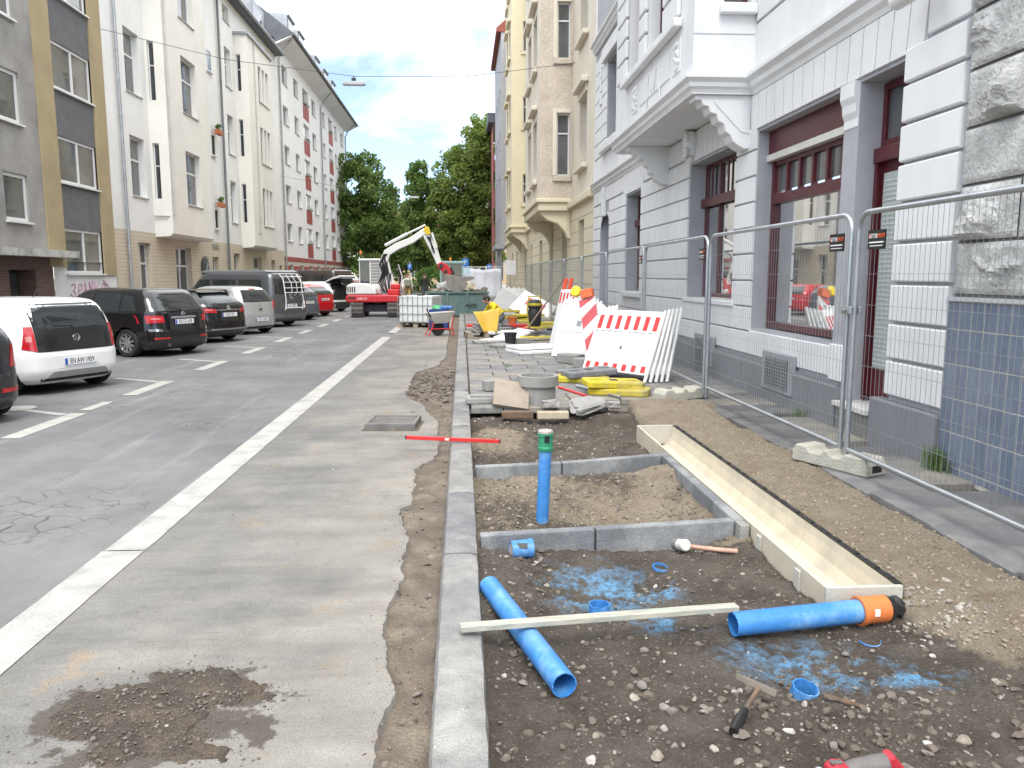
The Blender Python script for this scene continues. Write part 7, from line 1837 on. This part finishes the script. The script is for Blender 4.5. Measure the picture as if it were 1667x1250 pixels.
# ------------------------------------------------------------------ skip, tank, barrow, loader
SKG = mat('skip_green', (.10, .165, .155), .6, var=.2, scale=3, col2=(.14, .12, .10), c2scale=3, c2lo=.52, c2hi=.7, bump=.1)
sk = thing('skip_container', 'dark green steel skip filled with rubble below the bucket', 'skip', (-.15, 33.4, .02), R(0))
x0, x1, y0, y1, h = -1.3, 1.2, -1.4, 1.4, .9
MB().box(x0, x1, y0, y0 + .06, .05, h).box(x0, x1, y1 - .06, y1, .05, h).box(x0, x0 + .06, y0 + .06, y1 - .06, .05, h).box(x1 - .06, x1, y0 + .06, y1 - .06, .05, h).box(x0, x1, y0, y1, .0, .049).build('body', SKG, sk, bev=.01)
for x in (-1.26, -.45, .35, 1.16): MB().box(x - .05, x + .05, y0 - .06, y0 - .001, .05, h).build('rib', SKG, sk, bev=.01)
MB().box(x0 - .04, x1 + .04, y0 - .06, y0 + .04, h + .001, h + .08).box(x0 - .04, x1 + .04, y1 - .04, y1 + .06, h + .001, h + .08).build('rim', SKG, sk, bev=.01)
MB().box(-.9, .1, y1 - .1, y1, h + .08, h + .16).build('ladder_bar', SKG, sk); MB().cyl((.3, y0 - .08, .45), (.75, y0 - .08, .47), .03, n=8).build('latch', DK, sk)
pts = [(-.15 + rg.uniform(-1.2, 1.1), 33.4 + rg.uniform(-1.3, 1.3), .8 + rg.uniform(0, .25), rg.uniform(.06, .2), rg.uniform(.4, 1)) for _ in range(160)]
stones('rubble_load', pts, STONE)
ib = thing('water_tank', 'white caged plastic tank on a pallet beside the skip', 'tank', (-1.31, 25.1, .012), R(-18))
MB().box(-.56, .56, -.46, .46, .16, 1.0).build('tank', mat('tank_white', (.68, .69, .68), .5, var=.06, scale=2, col2=(.55, .56, .56), c2scale=2), ib, bev=.07, seg=3)
MB().lathe([(.12, 1.0), (.12, 1.05), (.001, 1.06)], 16).build('lid', BLACK, ib)
cg = MB()
for k in range(8): x = -.58 + 1.16 * k / 7; cg.cyl((x, -.485, .15), (x, -.485, 1.0), .010, n=6).cyl((x, .485, .15), (x, .485, 1.0), .010, n=6)
for k in range(7): y = -.485 + .97 * k / 6; cg.cyl((-.585, y, .15), (-.585, y, 1.0), .010, n=6).cyl((.585, y, .15), (.585, y, 1.0), .010, n=6)
for z in (.2, .45, .72, .98): cg.path([(-.585, -.485, z), (.585, -.485, z), (.585, .485, z), (-.585, .485, z)], .012, 6, True)
cg.build('cage', STEEL, ib, smooth=True)
PALW = mat('pallet_wood', (.30, .255, .19), .85, var=.25, scale=5, bump=.3)
def pallet(t, L, W):
    for k in range(5): x = -L / 2 + .05 + (L - .1) * k / 4; MB().box(x - .05, x + .05, -W / 2, W / 2, .11, .135).build('deck_board', PALW, t)
    for y in (-W / 2 + .05, 0, W / 2 - .05):
        for x in (-L / 2 + .07, 0, L / 2 - .07): MB().box(x - .07, x + .07, y - .05, y + .05, .022, .109).build('block', PALW, t)
        MB().box(-L / 2, L / 2, y - .05, y + .05, 0, .0215).build('runner', PALW, t)
pallet(ib, 1.2, 1.0)
bxs = thing('blue_box', 'dark blue upright box with rags beside the water tank', 'box', (-.70, 24.0, .012), R(-8))
MB().box(-.28, .28, -.2, .2, .03, .62).build('case', mat('navy_box', (.02, .045, .18), .5), bxs, bev=.015); MB().box(-.29, .29, -.21, .21, 0, .03).build('base', BLACK, bxs)
q = MB(); rg2 = random.Random(6)
q.lathe([(.001, .74), (.12, .73), (.18, .66), (.2, .622)], 12, Matrix.Translation((-.05, 0, 0))); q.v = [(x + rg2.uniform(-.03, .03), y + rg2.uniform(-.03, .03), z + rg2.uniform(-.02, .02)) for x, y, z in q.v]; q.build('green_bag', mat('green_bag', (.08, .35, .16), .5), bxs)
MB().box(.0, .42, -.15, .15, .62, .72).build('blue_bag', mat('blue_bag', (.06, .16, .42), .5), bxs, bev=.04)
wb_ = thing('wheelbarrow', 'tipped-up grey wheelbarrow with red legs in the gutter', 'wheelbarrow', (-.62, 21.6, .012), R(15))
q = MB(); tp = [(-.36, -.27, .62), (.38, -.27, .66), (.38, .27, .66), (-.36, .27, .62)]; bt_ = [(-.16, -.15, .34), (.20, -.15, .36), (.20, .15, .36), (-.16, .15, .34)]
q.add(tp + bt_ + [(x * .95, y * .93, z - .004) for x, y, z in tp] + [(x * .9, y * .9, z + .012) for x, y, z in bt_], [(0, 1, 5, 4), (1, 2, 6, 5), (2, 3, 7, 6), (3, 0, 4, 7), (7, 6, 5, 4), (9, 8, 12, 13), (10, 9, 13, 14), (11, 10, 14, 15), (8, 11, 15, 12), (12, 15, 14, 13), (0, 8, 9, 1), (1, 9, 10, 2), (2, 10, 11, 3), (3, 11, 8, 0)])
q.build('tray', mat('barrow_tray', (.46, .44, .40), .6, var=.15), wb_)
MB().path([(.36, -.2, .64), (.3, -.2, .3), (.34, -.2, .0)], .016, 7).path([(.36, .2, .64), (.3, .2, .3), (.34, .2, .0)], .016, 7).path([(-.2, -.2, .36), (-.36, -.2, .0)], .016, 7).path([(-.2, .2, .36), (-.36, .2, .0)], .016, 7).path([(-.28, -.2, .2), (.31, -.2, .2)], .013, 7).build('frame', REDL, wb_, smooth=True)
MB().path([(-.3, -.25, .52), (-.42, -.26, .75)], .018, 7).build('handle', BLACK, wb_, smooth=True)
MB().lathe([(.1, -.04), (.18, -.04), (.19, 0), (.18, .04), (.1, .04)], 18, Matrix.Translation((-.05, 0, .19)) @ Matrix.Rotation(R(90), 4, 'X')).build('wheel', TYRE, wb_, smooth=True)
# pallet heap with yellow chute
pl_ = thing('wooden_pallet', 'wooden pallet carrying slabs and a yellow plastic sheet beside the kerb', 'pallet', (.55, 19.6, .126), R(8)); pallet(pl_, .95, .75)
for k in range(3): MB().box(-.3 + .03 * k, .36, -.28, .3 - .04 * k, .14 + k * .07, .205 + k * .07).build('stacked_slab', CONC, pl_, bev=.01)
ysheet = MB(); n_ = 10; vs = []
for j in range(n_ + 1):
    for i in range(n_ + 1):
        s, t_ = i / n_ - .5, j / n_; vs.append((s * (.66 - .36 * (1 - t_)) + .07 * (1 - t_), -.46 + .10 * t_ + .13 * math.cos(s * PI), .14 + t_ * (.52 + .10 * s) + .16 * s * s * t_))
ysheet.add(vs, [(j * (n_ + 1) + i, j * (n_ + 1) + i + 1, (j + 1) * (n_ + 1) + i + 1, (j + 1) * (n_ + 1) + i) for j in range(n_) for i in range(n_)])
o = ysheet.build('yellow_sheet', mat('yellow_sheet', (.62, .40, .07), .5, var=.12), pl_, smooth='all'); md = o.modifiers.new('s', 'SOLIDIFY'); md.thickness = .012
for k in range(2):
    kb = MB().box(.12, .9 + .5 * k, 21.8 + .55 * k, 22.2 + .55 * k, .125, .17).build('kerb_block', [CONC, CONCD][k], bev=.01); tag(kb, ['long concrete kerb piece lying behind the pallet', 'darker concrete kerb piece behind the first'][k], 'kerb piece')
tag(MB().box(.12, 2.4, 23.2, 23.3, .13, .22).build('red_rail', REDL, bev=.01), 'red board lying across the pavement behind the worker', 'board')
# loader behind the skip
ld = thing('wheel_loader', 'pale teal wheel loader with glazed cab behind the skip', 'loader', (-.45, 38.5, 0))
TEAL = mat('teal_paint', (.26, .40, .40), .45, var=.1)
MB().box(-.65, .55, -.5, 1.6, .45, 1.15).build('body', TEAL, ld, bev=.08)
cb = MB().box(-.6, -.52, -.5, .6, 1.15, 2.2).box(.44, .52, -.5, .6, 1.15, 2.2).box(-.66, .58, -.56, .66, 2.2, 2.32).box(-.6, .5, .5, .6, 1.15, 2.2).build('cab', TEAL, ld, bev=.02)
MB().box(-.52, .44, -.49, -.46, 1.15, 2.2).build('pane', PANE[0], cb); MB().box(-.16, -.12, -.51, -.49, 1.15, 2.2).build('wiper_post', TEAL, cb)
for x in (-.62, .55):
    for y in (-.4, 1.3): MB().lathe([(.15, -.14), (.4, -.14), (.43, 0), (.4, .14), (.15, .14)], 22, Matrix.Translation((x, y, .43)) @ Matrix.Rotation(R(90), 4, 'Y')).build('wheel', TYRE, ld, smooth=True)
MB().lathe([(.05, 2.32), (.055, 2.46), (.001, 2.52)], 12, Matrix.Translation((-.1, 0, 0))).build('beacon', mat('amber_lens'), ld, smooth=True)
MB().prism([(-1.0, .4), (-.9, .9), (-1.2, 1.0), (-1.45, .5), (-1.2, .35)], -.7, .7, 'x', Matrix.Translation((-.05, 0, 0)) @ Matrix.Rotation(0, 4, 'Z')).build('loading_bucket', SKG, ld, bev=.02)
for k, (x, m_, lb) in enumerate(((-.9, mat('sack_grey', (.36, .36, .35), .9), 'grey bulk sack behind the skip'), (.35, mat('sack_beige', (.55, .48, .38), .9), 'beige bulk sack on the loader side of the skip'))):
    lump('bulk_sack', lb, x, 36.2, .75, .35, .3, .7, 20 + k, m_)['category'] = 'sack'
# ================================================================== street lamps on wires, signs, far end
def street_lamp(label, p, a, b_):
    t = thing('street_lamp', label, 'street lamp', p)
    P0 = Vector(p)
    w = MB().path([Vector(a) - P0, (Vector(a) - P0) * .5 + Vector((0, 0, -.12)), (0, 0, .22), (Vector(b_) - P0) * .5 + Vector((0, 0, -.12)), Vector(b_) - P0], .009, 5).build('span_wire', DK, t)
    MB().prism([(-.38, -.02), (-.34, .05), (.34, .05), (.38, -.02), (.36, -.06), (-.36, -.06)], -.1, .1, 'y').build('housing', mat('lamp_grey', (.42, .44, .47), .5), t, bev=.015)
    MB().box(-.32, .32, -.08, .08, -.075, -.061).build('diffuser', mat('lamp_diffuser', (.6, .6, .62), .3), t)
    MB().box(-.07, .07, -.05, .05, .05, .16).cyl((0, 0, .15), (0, 0, .24), .015, n=6).build('hanger', DK, t)
street_lamp('nearer suspended street lamp hanging on a wire above the street', (-3.5, 27.3, 7.92), (-12, 28.4, 9.8), (3.8, 27.0, 8.6))
street_lamp('farther suspended street lamp near the trees', (-3.2, 54.4, 6.85), (-12, 54.6, 8.2), (3.6, 54, 8.2))
def sign(label, x, y, h, plates):
    t = thing('street_sign', label, 'sign', (x, y, 0))
    MB().cyl((0, 0, 0), (0, 0, h), .03, n=8).build('post', STEEL, t, smooth=True)
    for (z, w, hh, m_, tx) in plates:
        p = MB().box(-w / 2, w / 2, -.05, -.035, z - hh / 2, z + hh / 2).build('sign_plate', m_, t, bev=.004)
        if tx: text('lettering', tx, hh * .8, WHITEF, p, frame_M((0, -.052, z), (1, 0, 0), (0, 0, 1)), .001)
SB = mat('sign_blue', (.03, .16, .52), .4, bump=0); SP = mat('sign_pale', (.5, .62, .7), .4, bump=0); SW_ = mat('sign_white_plate', (.7, .7, .7), .4, bump=0)
sign('blue parking sign beside the loader', .2, 45, 2.7, [(2.35, .38, .45, SB, 'P'), (1.85, .6, .45, SP, None)])
sign('blue sign above a white plate farther back at the fence', 1.9, 55, 2.5, [(2.2, .36, .42, SB, 'P'), (1.75, .34, .3, SW_, None)])
sign('small blue parking sign behind the walkers', -3.9, 60, 2.7, [(2.3, .32, .42, SB, 'P')])
sign('white sign with diagonal bar at the far fence', 2.55, 42, 2.4, [(2.05, .6, .75, SW_, None)])
tarp = MB(); n1, n2 = 18, 8; vs = []
for j in range(n2 + 1):
    for i in range(n1 + 1): s, t_ = i / n1, j / n2; vs.append((.15 + 2.1 * s, 46 + .06 * math.sin(s * 22) + .04 * math.sin(t_ * 7 + s * 5), .25 + 1.75 * t_ + .04 * math.sin(s * 9)))
tarp.add(vs, [(j * (n1 + 1) + i, j * (n1 + 1) + i + 1, (j + 1) * (n1 + 1) + i + 1, (j + 1) * (n1 + 1) + i) for j in range(n2) for i in range(n1)])
o = tarp.build('white_tarpaulin', mat('white_sheet', (.62, .64, .70), .8, var=.08), smooth='all'); md = o.modifiers.new('s', 'SOLIDIFY'); md.thickness = .01
tag(o, 'white sheet hung on the cross fence at the end of the site', 'tarpaulin')
fence_panel('mesh fence closing the site behind the white sheet', 46.1, 46.12, -.2, 3.1, False)
hedge_d = thing('hedge', 'low green hedge behind the walkers', 'hedge', (-1.6, 58, 0))

# ------------------------------------------------------------------ trees
def leaf_mat(nm, c1, c2):
    m, n, l, b = node_mat(nm)
    g = n.new('ShaderNodeNewGeometry')
    c = mixc(n, l, ramp(n, l, noise_n(n, l, g.outputs['Position'], .55, 4), .35, .65), c1, c2)
    rnd = ramp(n, l, g.outputs['Random Per Island'], 0, 1, .65, 1.4)
    vm = n.new('ShaderNodeVectorMath'); vm.operation = 'SCALE'; l.new(c, vm.inputs[0]); l.new(rnd, vm.inputs['Scale'])
    l.new(vm.outputs[0], b.inputs['Base Color']); b.inputs['Roughness'].default_value = .6; b.inputs['Specular IOR Level'].default_value = .25
    tl_ = n.new('ShaderNodeBsdfTranslucent'); l.new(vm.outputs[0], tl_.inputs['Color']); ms = n.new('ShaderNodeMixShader'); ms.inputs[0].default_value = .5
    l.new(b.outputs[0], ms.inputs[1]); l.new(tl_.outputs[0], ms.inputs[2]); l.new(ms.outputs[0], n['Material Output'].inputs['Surface'])
    return m
LEAF = [leaf_mat('foliage_a', (.155, .225, .05), (.23, .29, .08)), leaf_mat('foliage_b', (.105, .175, .045), (.165, .24, .065)), leaf_mat('foliage_c', (.105, .195, .05), (.16, .26, .07))]
BARK = mat('bark', (.09, .07, .055), .95, var=.3, scale=6, bump=.8, bscale=20)
def leaf_cloud(name, lobes, n, size, m, parent, seed):
    rs = np.random.RandomState(seed); V = []; vol = np.array([a * b_ * c_ for (_, _, _, a, b_, c_) in lobes]) ** .8; vol = vol / vol.sum()
    ids = rs.choice(len(lobes), n, p=vol); L = np.array(lobes)[ids]
    d = rs.normal(size=(n, 3)); d /= np.linalg.norm(d, axis=1)[:, None]; r = rs.uniform(.25, 1, (n, 1)) ** .45
    # sub-clumps inside each lobe give uneven outline
    kk = 26; cl = rs.normal(size=(len(lobes), kk, 3)); cl /= np.linalg.norm(cl, axis=2)[:, :, None]; cl *= rs.uniform(.55, 1.0, (len(lobes), kk, 1))
    pick = rs.randint(0, kk, n); cc = cl[ids, pick]
    P_ = np.where(rs.rand(n, 1) < .88, cc + d * r * .30, d * r * .9) * L[:, 3:6] + L[:, :3]
    u = rs.normal(size=(n, 3)); u /= np.linalg.norm(u, axis=1)[:, None]; w = np.cross(u, rs.normal(size=(n, 3))); w /= np.linalg.norm(w, axis=1)[:, None]
    s = size * rs.uniform(.6, 1.5, (n, 1)); u = u * s; w = w * s * .7
    q = np.stack([P_ - u, P_ + w * .8, P_ + u, P_ - w * .8], 1).reshape(-1, 3)
    f = np.arange(4 * n).reshape(n, 4)
    me = bpy.data.meshes.new(name); me.from_pydata(q.tolist(), [], f.tolist()); me.update()
    return obj(name, me, m, parent)
def tree(label, x, y, h, lobes, n, size, m, seed, group='trees at the end of the street'):
    t = thing('broadleaf_tree', label, 'tree', (x, y, 0), 0, group); rg2 = random.Random(seed)
    tr = MB().path([(0, 0, -.1), (.1, .05, h * .2), (-.05, .1, h * .45), (.1, 0, h * .75)], [.32, .26, .2, .08], 10)
    for (lx, ly, lz, a, b_, c_) in lobes:
        z0 = min(h * .6, max(h * .18, lz - c_ * .8)); tr.path([(0, 0, z0 * .8), (lx * .45, ly * .45, (z0 + lz) / 2), (lx * .9, ly * .9, lz)], [.12, .08, .03], 7)
    tr.build('trunk', BARK, t, smooth=True)
    leaf_cloud('crown', lobes, int(n * 1.5), size * 1.1, m, t, seed)
    return t
tree('dark tree at the left, beside the end of the white house', -9.5, 82, 14, [(-1.5, 0, 10.5, 3.2, 3, 3), (.8, 0, 9.3, 2.8, 3, 2.6), (-1.2, 0, 6.5, 3.6, 3, 2.8), (1.8, 0, 6.0, 2.6, 3, 2.4), (0, 0, 12.2, 1.8, 2, 1.6), (0.4, 0, 3.6, 3.4, 3, 1.9)], 15000, .15, LEAF[1], 1)
tree('lower tree in the gap between the left and middle crowns', -7.4, 96, 8, [(-.4, 0, 6.0, 2.2, 2.5, 1.8), (-1, 0, 4.4, 2.6, 2.5, 2), (1.4, 0, 4.2, 2.6, 2.5, 2)], 8000, .15, LEAF[1], 2)
tree('slim middle tree with pointed crown', -4.8, 90, 15.5, [(0, 0, 12.6, 1.3, 1.4, 1.9), (.2, 0, 10.3, 1.9, 2, 2), (-.4, 0, 7.6, 2.4, 2, 2.2), (.5, 0, 4.8, 2.6, 2, 2.2)], 11000, .14, LEAF[1], 3)
tree('tall bright green tree right of the middle, largest crown', .6, 88, 19, [(-.6, 0, 11.5, 2.9, 3, 3), (1.3, 0, 14.6, 2.5, 2.5, 2.8), (1.7, 0, 17.0, 1.7, 1.7, 1.8), (2.2, 0, 10, 2.8, 3, 3), (-1.8, 0, 8.2, 2.8, 3, 2.6), (.6, 0, 6.6, 3.4, 3, 2.4), (-2.0, 0, 5.0, 2.6, 2.5, 2), (1.6, 0, 4.2, 2.8, 3, 1.8), (-1.2, 0, 14.2, 1.5, 1.6, 1.5)], 26000, .15, LEAF[0], 4)
tree('tree against the far right houses with the highest top', 2.6, 100, 21.5, [(.3, 0, 18.6, 1.7, 1.8, 1.9), (-.6, 0, 16, 2.2, 2, 2.2), (.8, 0, 13, 2.4, 2.2, 2.6), (0, 0, 9, 2.8, 2.4, 3), (0, 0, 5, 2.8, 2.4, 2.4)], 12000, .16, LEAF[2], 5)
tree('background tree filling behind the excavator arm', -2.5, 112, 13, [(0, 0, 9, 4, 3, 3.4), (-2.6, 0, 6, 3.4, 3, 3), (2.6, 0, 6, 3.4, 3, 3), (0, 0, 3.6, 5, 3, 2.6)], 12000, .2, LEAF[1], 6)
tree('background tree behind the dark left one', -13, 115, 14, [(0, 0, 9, 4, 3, 4), (3.2, 0, 6, 3.4, 3, 3), (1, 0, 3.5, 5, 3, 2.6)], 9000, .2, LEAF[1], 7)
leaf_cloud('foliage', [(-.4, 0, 1.2, 1.3, .9, 1.2), (1.0, 0, 1.0, 1.2, .9, 1.0), (.2, 0, 2.0, .9, .8, .8), (-1.6, 0, .9, 1.0, .8, .8)], 7000, .07, LEAF[2], hedge_d, 9)
MB().path([(0, 0, 0), (.05, 0, 1.4)], .05, 6).build('stem', BARK, hedge_d)
fb = thing('distant_house', 'pale ochre house glimpsed between the trees at the far end', 'building', (-3, 150, 0)); P_ = []
of = [(-16 + k * 3.2, -14.6 + k * 3.2, 1.2 + j * 3.2, 3.0 + j * 3.2) for k in range(10) for j in range(3)]
P_.append(wall('wall', plY(150), -19, 15, 0, 10.5, of, mat('ochre_far', (.45, .33, .2), .9), fb, .2))
for o in of: P_.append(window(fb, plY(150), *o, .1, WHITEF, PANE[0], (.5,), (), .1, .05))
P_.append(MB().prism([(149.5, 10.5), (149.5, 10.8), (156, 14), (156, 10.5)], -19.3, 15.3, 'x').build('roof', mat('red_roof'), fb)); set_org(fb, P_)
# flower boxes on house B
for z, y in ((8.42, 40.1), (4.95, 39.95)):
    t = thing('flower_box', 'terracotta flower box on the upper slit window' if z > 6 else 'terracotta flower box on the lower slit window', 'flower box', (-11.75, y, z))
    MB().box(-.1, .1, -.05, .65, 0, .22).build('box', mat('terracotta', (.45, .15, .06), .8), t, bev=.01); leaf_cloud('plants', [(0, .3, .36, .12, .34, .16)], 260, .04, LEAF[2], t, 3)

# ------------------------------------------------------------------ people
SKIN = mat('skin', (.50, .30, .21), .55, var=.06, bump=0)
def person(label, loc, rz, joints, mats, hair, scale=1., extra=None):
    """joints: dict name -> (x, y, z, radius); bones list; grown with Skin + Subdivision into one continuous body, then coloured by region"""
    J, bones = joints; names = list(J)
    me = bpy.data.meshes.new('body'); me.from_pydata([J[k][:3] for k in names], [(names.index(a), names.index(b_)) for a, b_ in bones], []); me.update()
    t = thing('person', label, 'person', loc, rz); t.scale = (scale,) * 3
    o = bpy.data.objects.new('body', me); col.objects.link(o)
    o.modifiers.new('skin', 'SKIN'); sv_ = me.skin_vertices[0].data
    for i, k in enumerate(names): sv_[i].radius = (J[k][3], J[k][3] * (.72 if k in ('chest', 'pelvis', 'belly') else 1)); sv_[i].use_root = (k == 'pelvis')
    s_ = o.modifiers.new('sub', 'SUBSURF'); s_.levels = 2; s_.render_levels = 2
    bpy.context.view_layer.update(); dg = bpy.context.evaluated_depsgraph_get(); nm = bpy.data.meshes.new_from_object(o.evaluated_get(dg)); bpy.data.objects.remove(o)
    nm.materials.clear(); ml_ = [SKIN] + mats
    for m_ in ml_: nm.materials.append(m_)
    reg = {k: J[k][4] for k in names}
    for p in nm.polygons:
        c = p.center; best = min(names, key=lambda k: (Vector(J[k][:3]) - c).length - J[k][3]); p.material_index = reg[best]; p.use_smooth = True
    b_ = bpy.data.objects.new('body', nm); col.objects.link(b_); b_.parent = t
    h = Vector(J['head'][:3]); r = J['head'][3]; f = Vector(J['nose'][:3]) - h; f.z = 0; f.normalize(); sd = Vector((f.y, -f.x, 0))
    hb = MB().lathe([(.001, r * 1.12), (r * .6, r * 1.0), (r * .98, r * .5), (r * 1.05, 0), (r * .95, -r * .4)], 16, Matrix.Translation(h - f * r * .22 + Vector((0, 0, r * .18))), False).build('hair', hair, t, smooth='all')
    for s in (-1, 1):
        MB().lathe([(.001, -.012), (.012, 0), (.001, .012)], 8, Matrix.Translation(h + f * r * .93 + sd * s * r * .36 + Vector((0, 0, r * .05)))).build('eye', INK, t); MB().lathe([(.001, -.03), (.016, 0), (.001, .03)], 8, Matrix.Translation(h + sd * s * r * 1.02)).build('ear', SKIN, t)
    MB().box(-.022, .022, -.004, .004, -.005, .005, Matrix.Translation(h + f * r * .98 - Vector((0, 0, r * .5))) @ Matrix.Rotation(math.atan2(f.y, f.x) - PI / 2, 4, 'Z')).build('mouth', mat('lips', (.35, .12, .1), .6), t)
    if extra: extra(t, J)
    return t
def hand(J, bones, w, tip, s, reg=0):
    """five short finger chains from the wrist joint w pointing along tip"""
    p = Vector(J[w][:3]); d = Vector(tip).normalized(); a = d.orthogonal().normalized()
    J['palm' + s] = (*(p + d * .05), .026, reg); bones.append((w, 'palm' + s))
    for k, (o_, ln) in enumerate(((-.03, .07), (-.01, .085), (.01, .08), (.03, .065))):
        b1 = p + d * .085 + a * o_; b2 = b1 + d * ln * .6 + a * o_ * .2 - d.cross(a) * .02
        J['f%d%s' % (k, s)] = (*b1, .009, reg); J['g%d%s' % (k, s)] = (*b2, .008, reg); bones += [('palm' + s, 'f%d%s' % (k, s)), ('f%d%s' % (k, s), 'g%d%s' % (k, s))]
    th = p + d * .05 - a * .045; J['th' + s] = (*th, .010, reg); bones.append(('palm' + s, 'th' + s))
def walker(stride, bent=.1):
    J = {'pelvis': (0, 0, .95, .15, 2), 'belly': (0, -.01, 1.12, .14, 1), 'chest': (0, -.01, 1.33, .165, 1), 'neck': (0, -.02, 1.50, .058, 0), 'head': (0, -.04, 1.65, .098, 0), 'nose': (0, -.15, 1.63, .014, 0)}
    bones = [('pelvis', 'belly'), ('belly', 'chest'), ('chest', 'neck'), ('neck', 'head'), ('head', 'nose')]
    for s, sg in (('L', 1), ('R', -1)):
        k = stride * sg
        J.update({'hip' + s: (.1 * sg, 0, .88, .10, 2), 'knee' + s: (.1 * sg, -.16 * k - .04, .5, .068, 2), 'ankle' + s: (.1 * sg, -.26 * k + (.06 if k < 0 else 0), .10, .042, 3), 'toe' + s: (.11 * sg, -.26 * k - .15, .04, .035, 3),
                  'shoulder' + s: (.19 * sg, 0, 1.42, .065, 1), 'elbow' + s: (.27 * sg, .07 * k, 1.14, .046, 1), 'wrist' + s: (.27 * sg, -.06 + .14 * k, .90, .03, 0)})
        bones += [('pelvis', 'hip' + s), ('hip' + s, 'knee' + s), ('knee' + s, 'ankle' + s), ('ankle' + s, 'toe' + s), ('chest', 'shoulder' + s), ('shoulder' + s, 'elbow' + s), ('elbow' + s, 'wrist' + s)]
        hand(J, bones, 'wrist' + s, (0, -.15, -1), s)
    return J, bones
def bag(t, J):
    MB().box(-.17, .17, -.30, -.17, 1.05, 1.42).build('rucksack', mat('olive_bag', (.22, .22, .18), .9), t, bev=.05); MB().path([(.12, -.2, 1.42), (.13, -.05, 1.52), (.12, .13, 1.35)], .018, 6).path([(-.12, -.2, 1.42), (-.13, -.05, 1.52), (-.12, .13, 1.35)], .018, 6).build('strap', DK, t)
person('person in a white shirt and tan trousers walking with a pale bag on the road', (-3.05, 44.5, 0), R(8), walker(.8), [mat('white_shirt', (.70, .69, .67), .9), mat('tan_trousers', (.36, .24, .10), .9), DK], mat('brown_hair', (.09, .05, .03), .7), 1., bag)
person('person in dark clothes walking beside the one in white', (-2.12, 45.6, 0), R(-6), walker(-.7), [mat('black_shirt', (.02, .02, .022), .9), mat('dark_trousers', (.045, .05, .06), .9), DK], mat('dark_hair', (.03, .022, .018), .7), 1.)
# kneeling worker bending over the paving, facing left towards the kerb
J = {'pelvis': (.28, 0, .36, .145, 2), 'belly': (.16, 0, .47, .135, 1), 'chest': (-.02, 0, .60, .155, 1), 'neck': (-.15, 0, .70, .055, 0), 'head': (-.24, 0, .78, .098, 0), 'nose': (-.345, 0, .735, .014, 0)}
bones = [('pelvis', 'belly'), ('belly', 'chest'), ('chest', 'neck'), ('neck', 'head'), ('head', 'nose')]
for s, sg in (('L', 1), ('R', -1)):
    J.update({'hip' + s: (.24, .11 * sg, .33, .10, 2), 'knee' + s: (-.10, .16 * sg, .075, .07, 2), 'ankle' + s: (.32, .14 * sg, .06, .045, 2), 'toe' + s: (.47, .14 * sg, .04, .04, 3), 'shoulder' + s: (-.06, .2 * sg, .62, .062, 1), 'elbow' + s: (-.20, .24 * sg, .40, .045, 1), 'wrist' + s: (-.38, .16 * sg, .24, .03, 0)})
    bones += [('pelvis', 'hip' + s), ('hip' + s, 'knee' + s), ('knee' + s, 'ankle' + s), ('ankle' + s, 'toe' + s), ('chest', 'shoulder' + s), ('shoulder' + s, 'elbow' + s), ('elbow' + s, 'wrist' + s)]
    hand(J, bones, 'wrist' + s, (-.7, 0, -.7), s)
person('worker in a yellow shirt kneeling behind the pallet', (.92, 22.9, .126), R(20), (J, bones), [mat('yellow_shirt', (.70, .52, .02), .85), mat('work_trousers', (.09, .09, .10), .9), DK], mat('dark_hair'), 1.05)
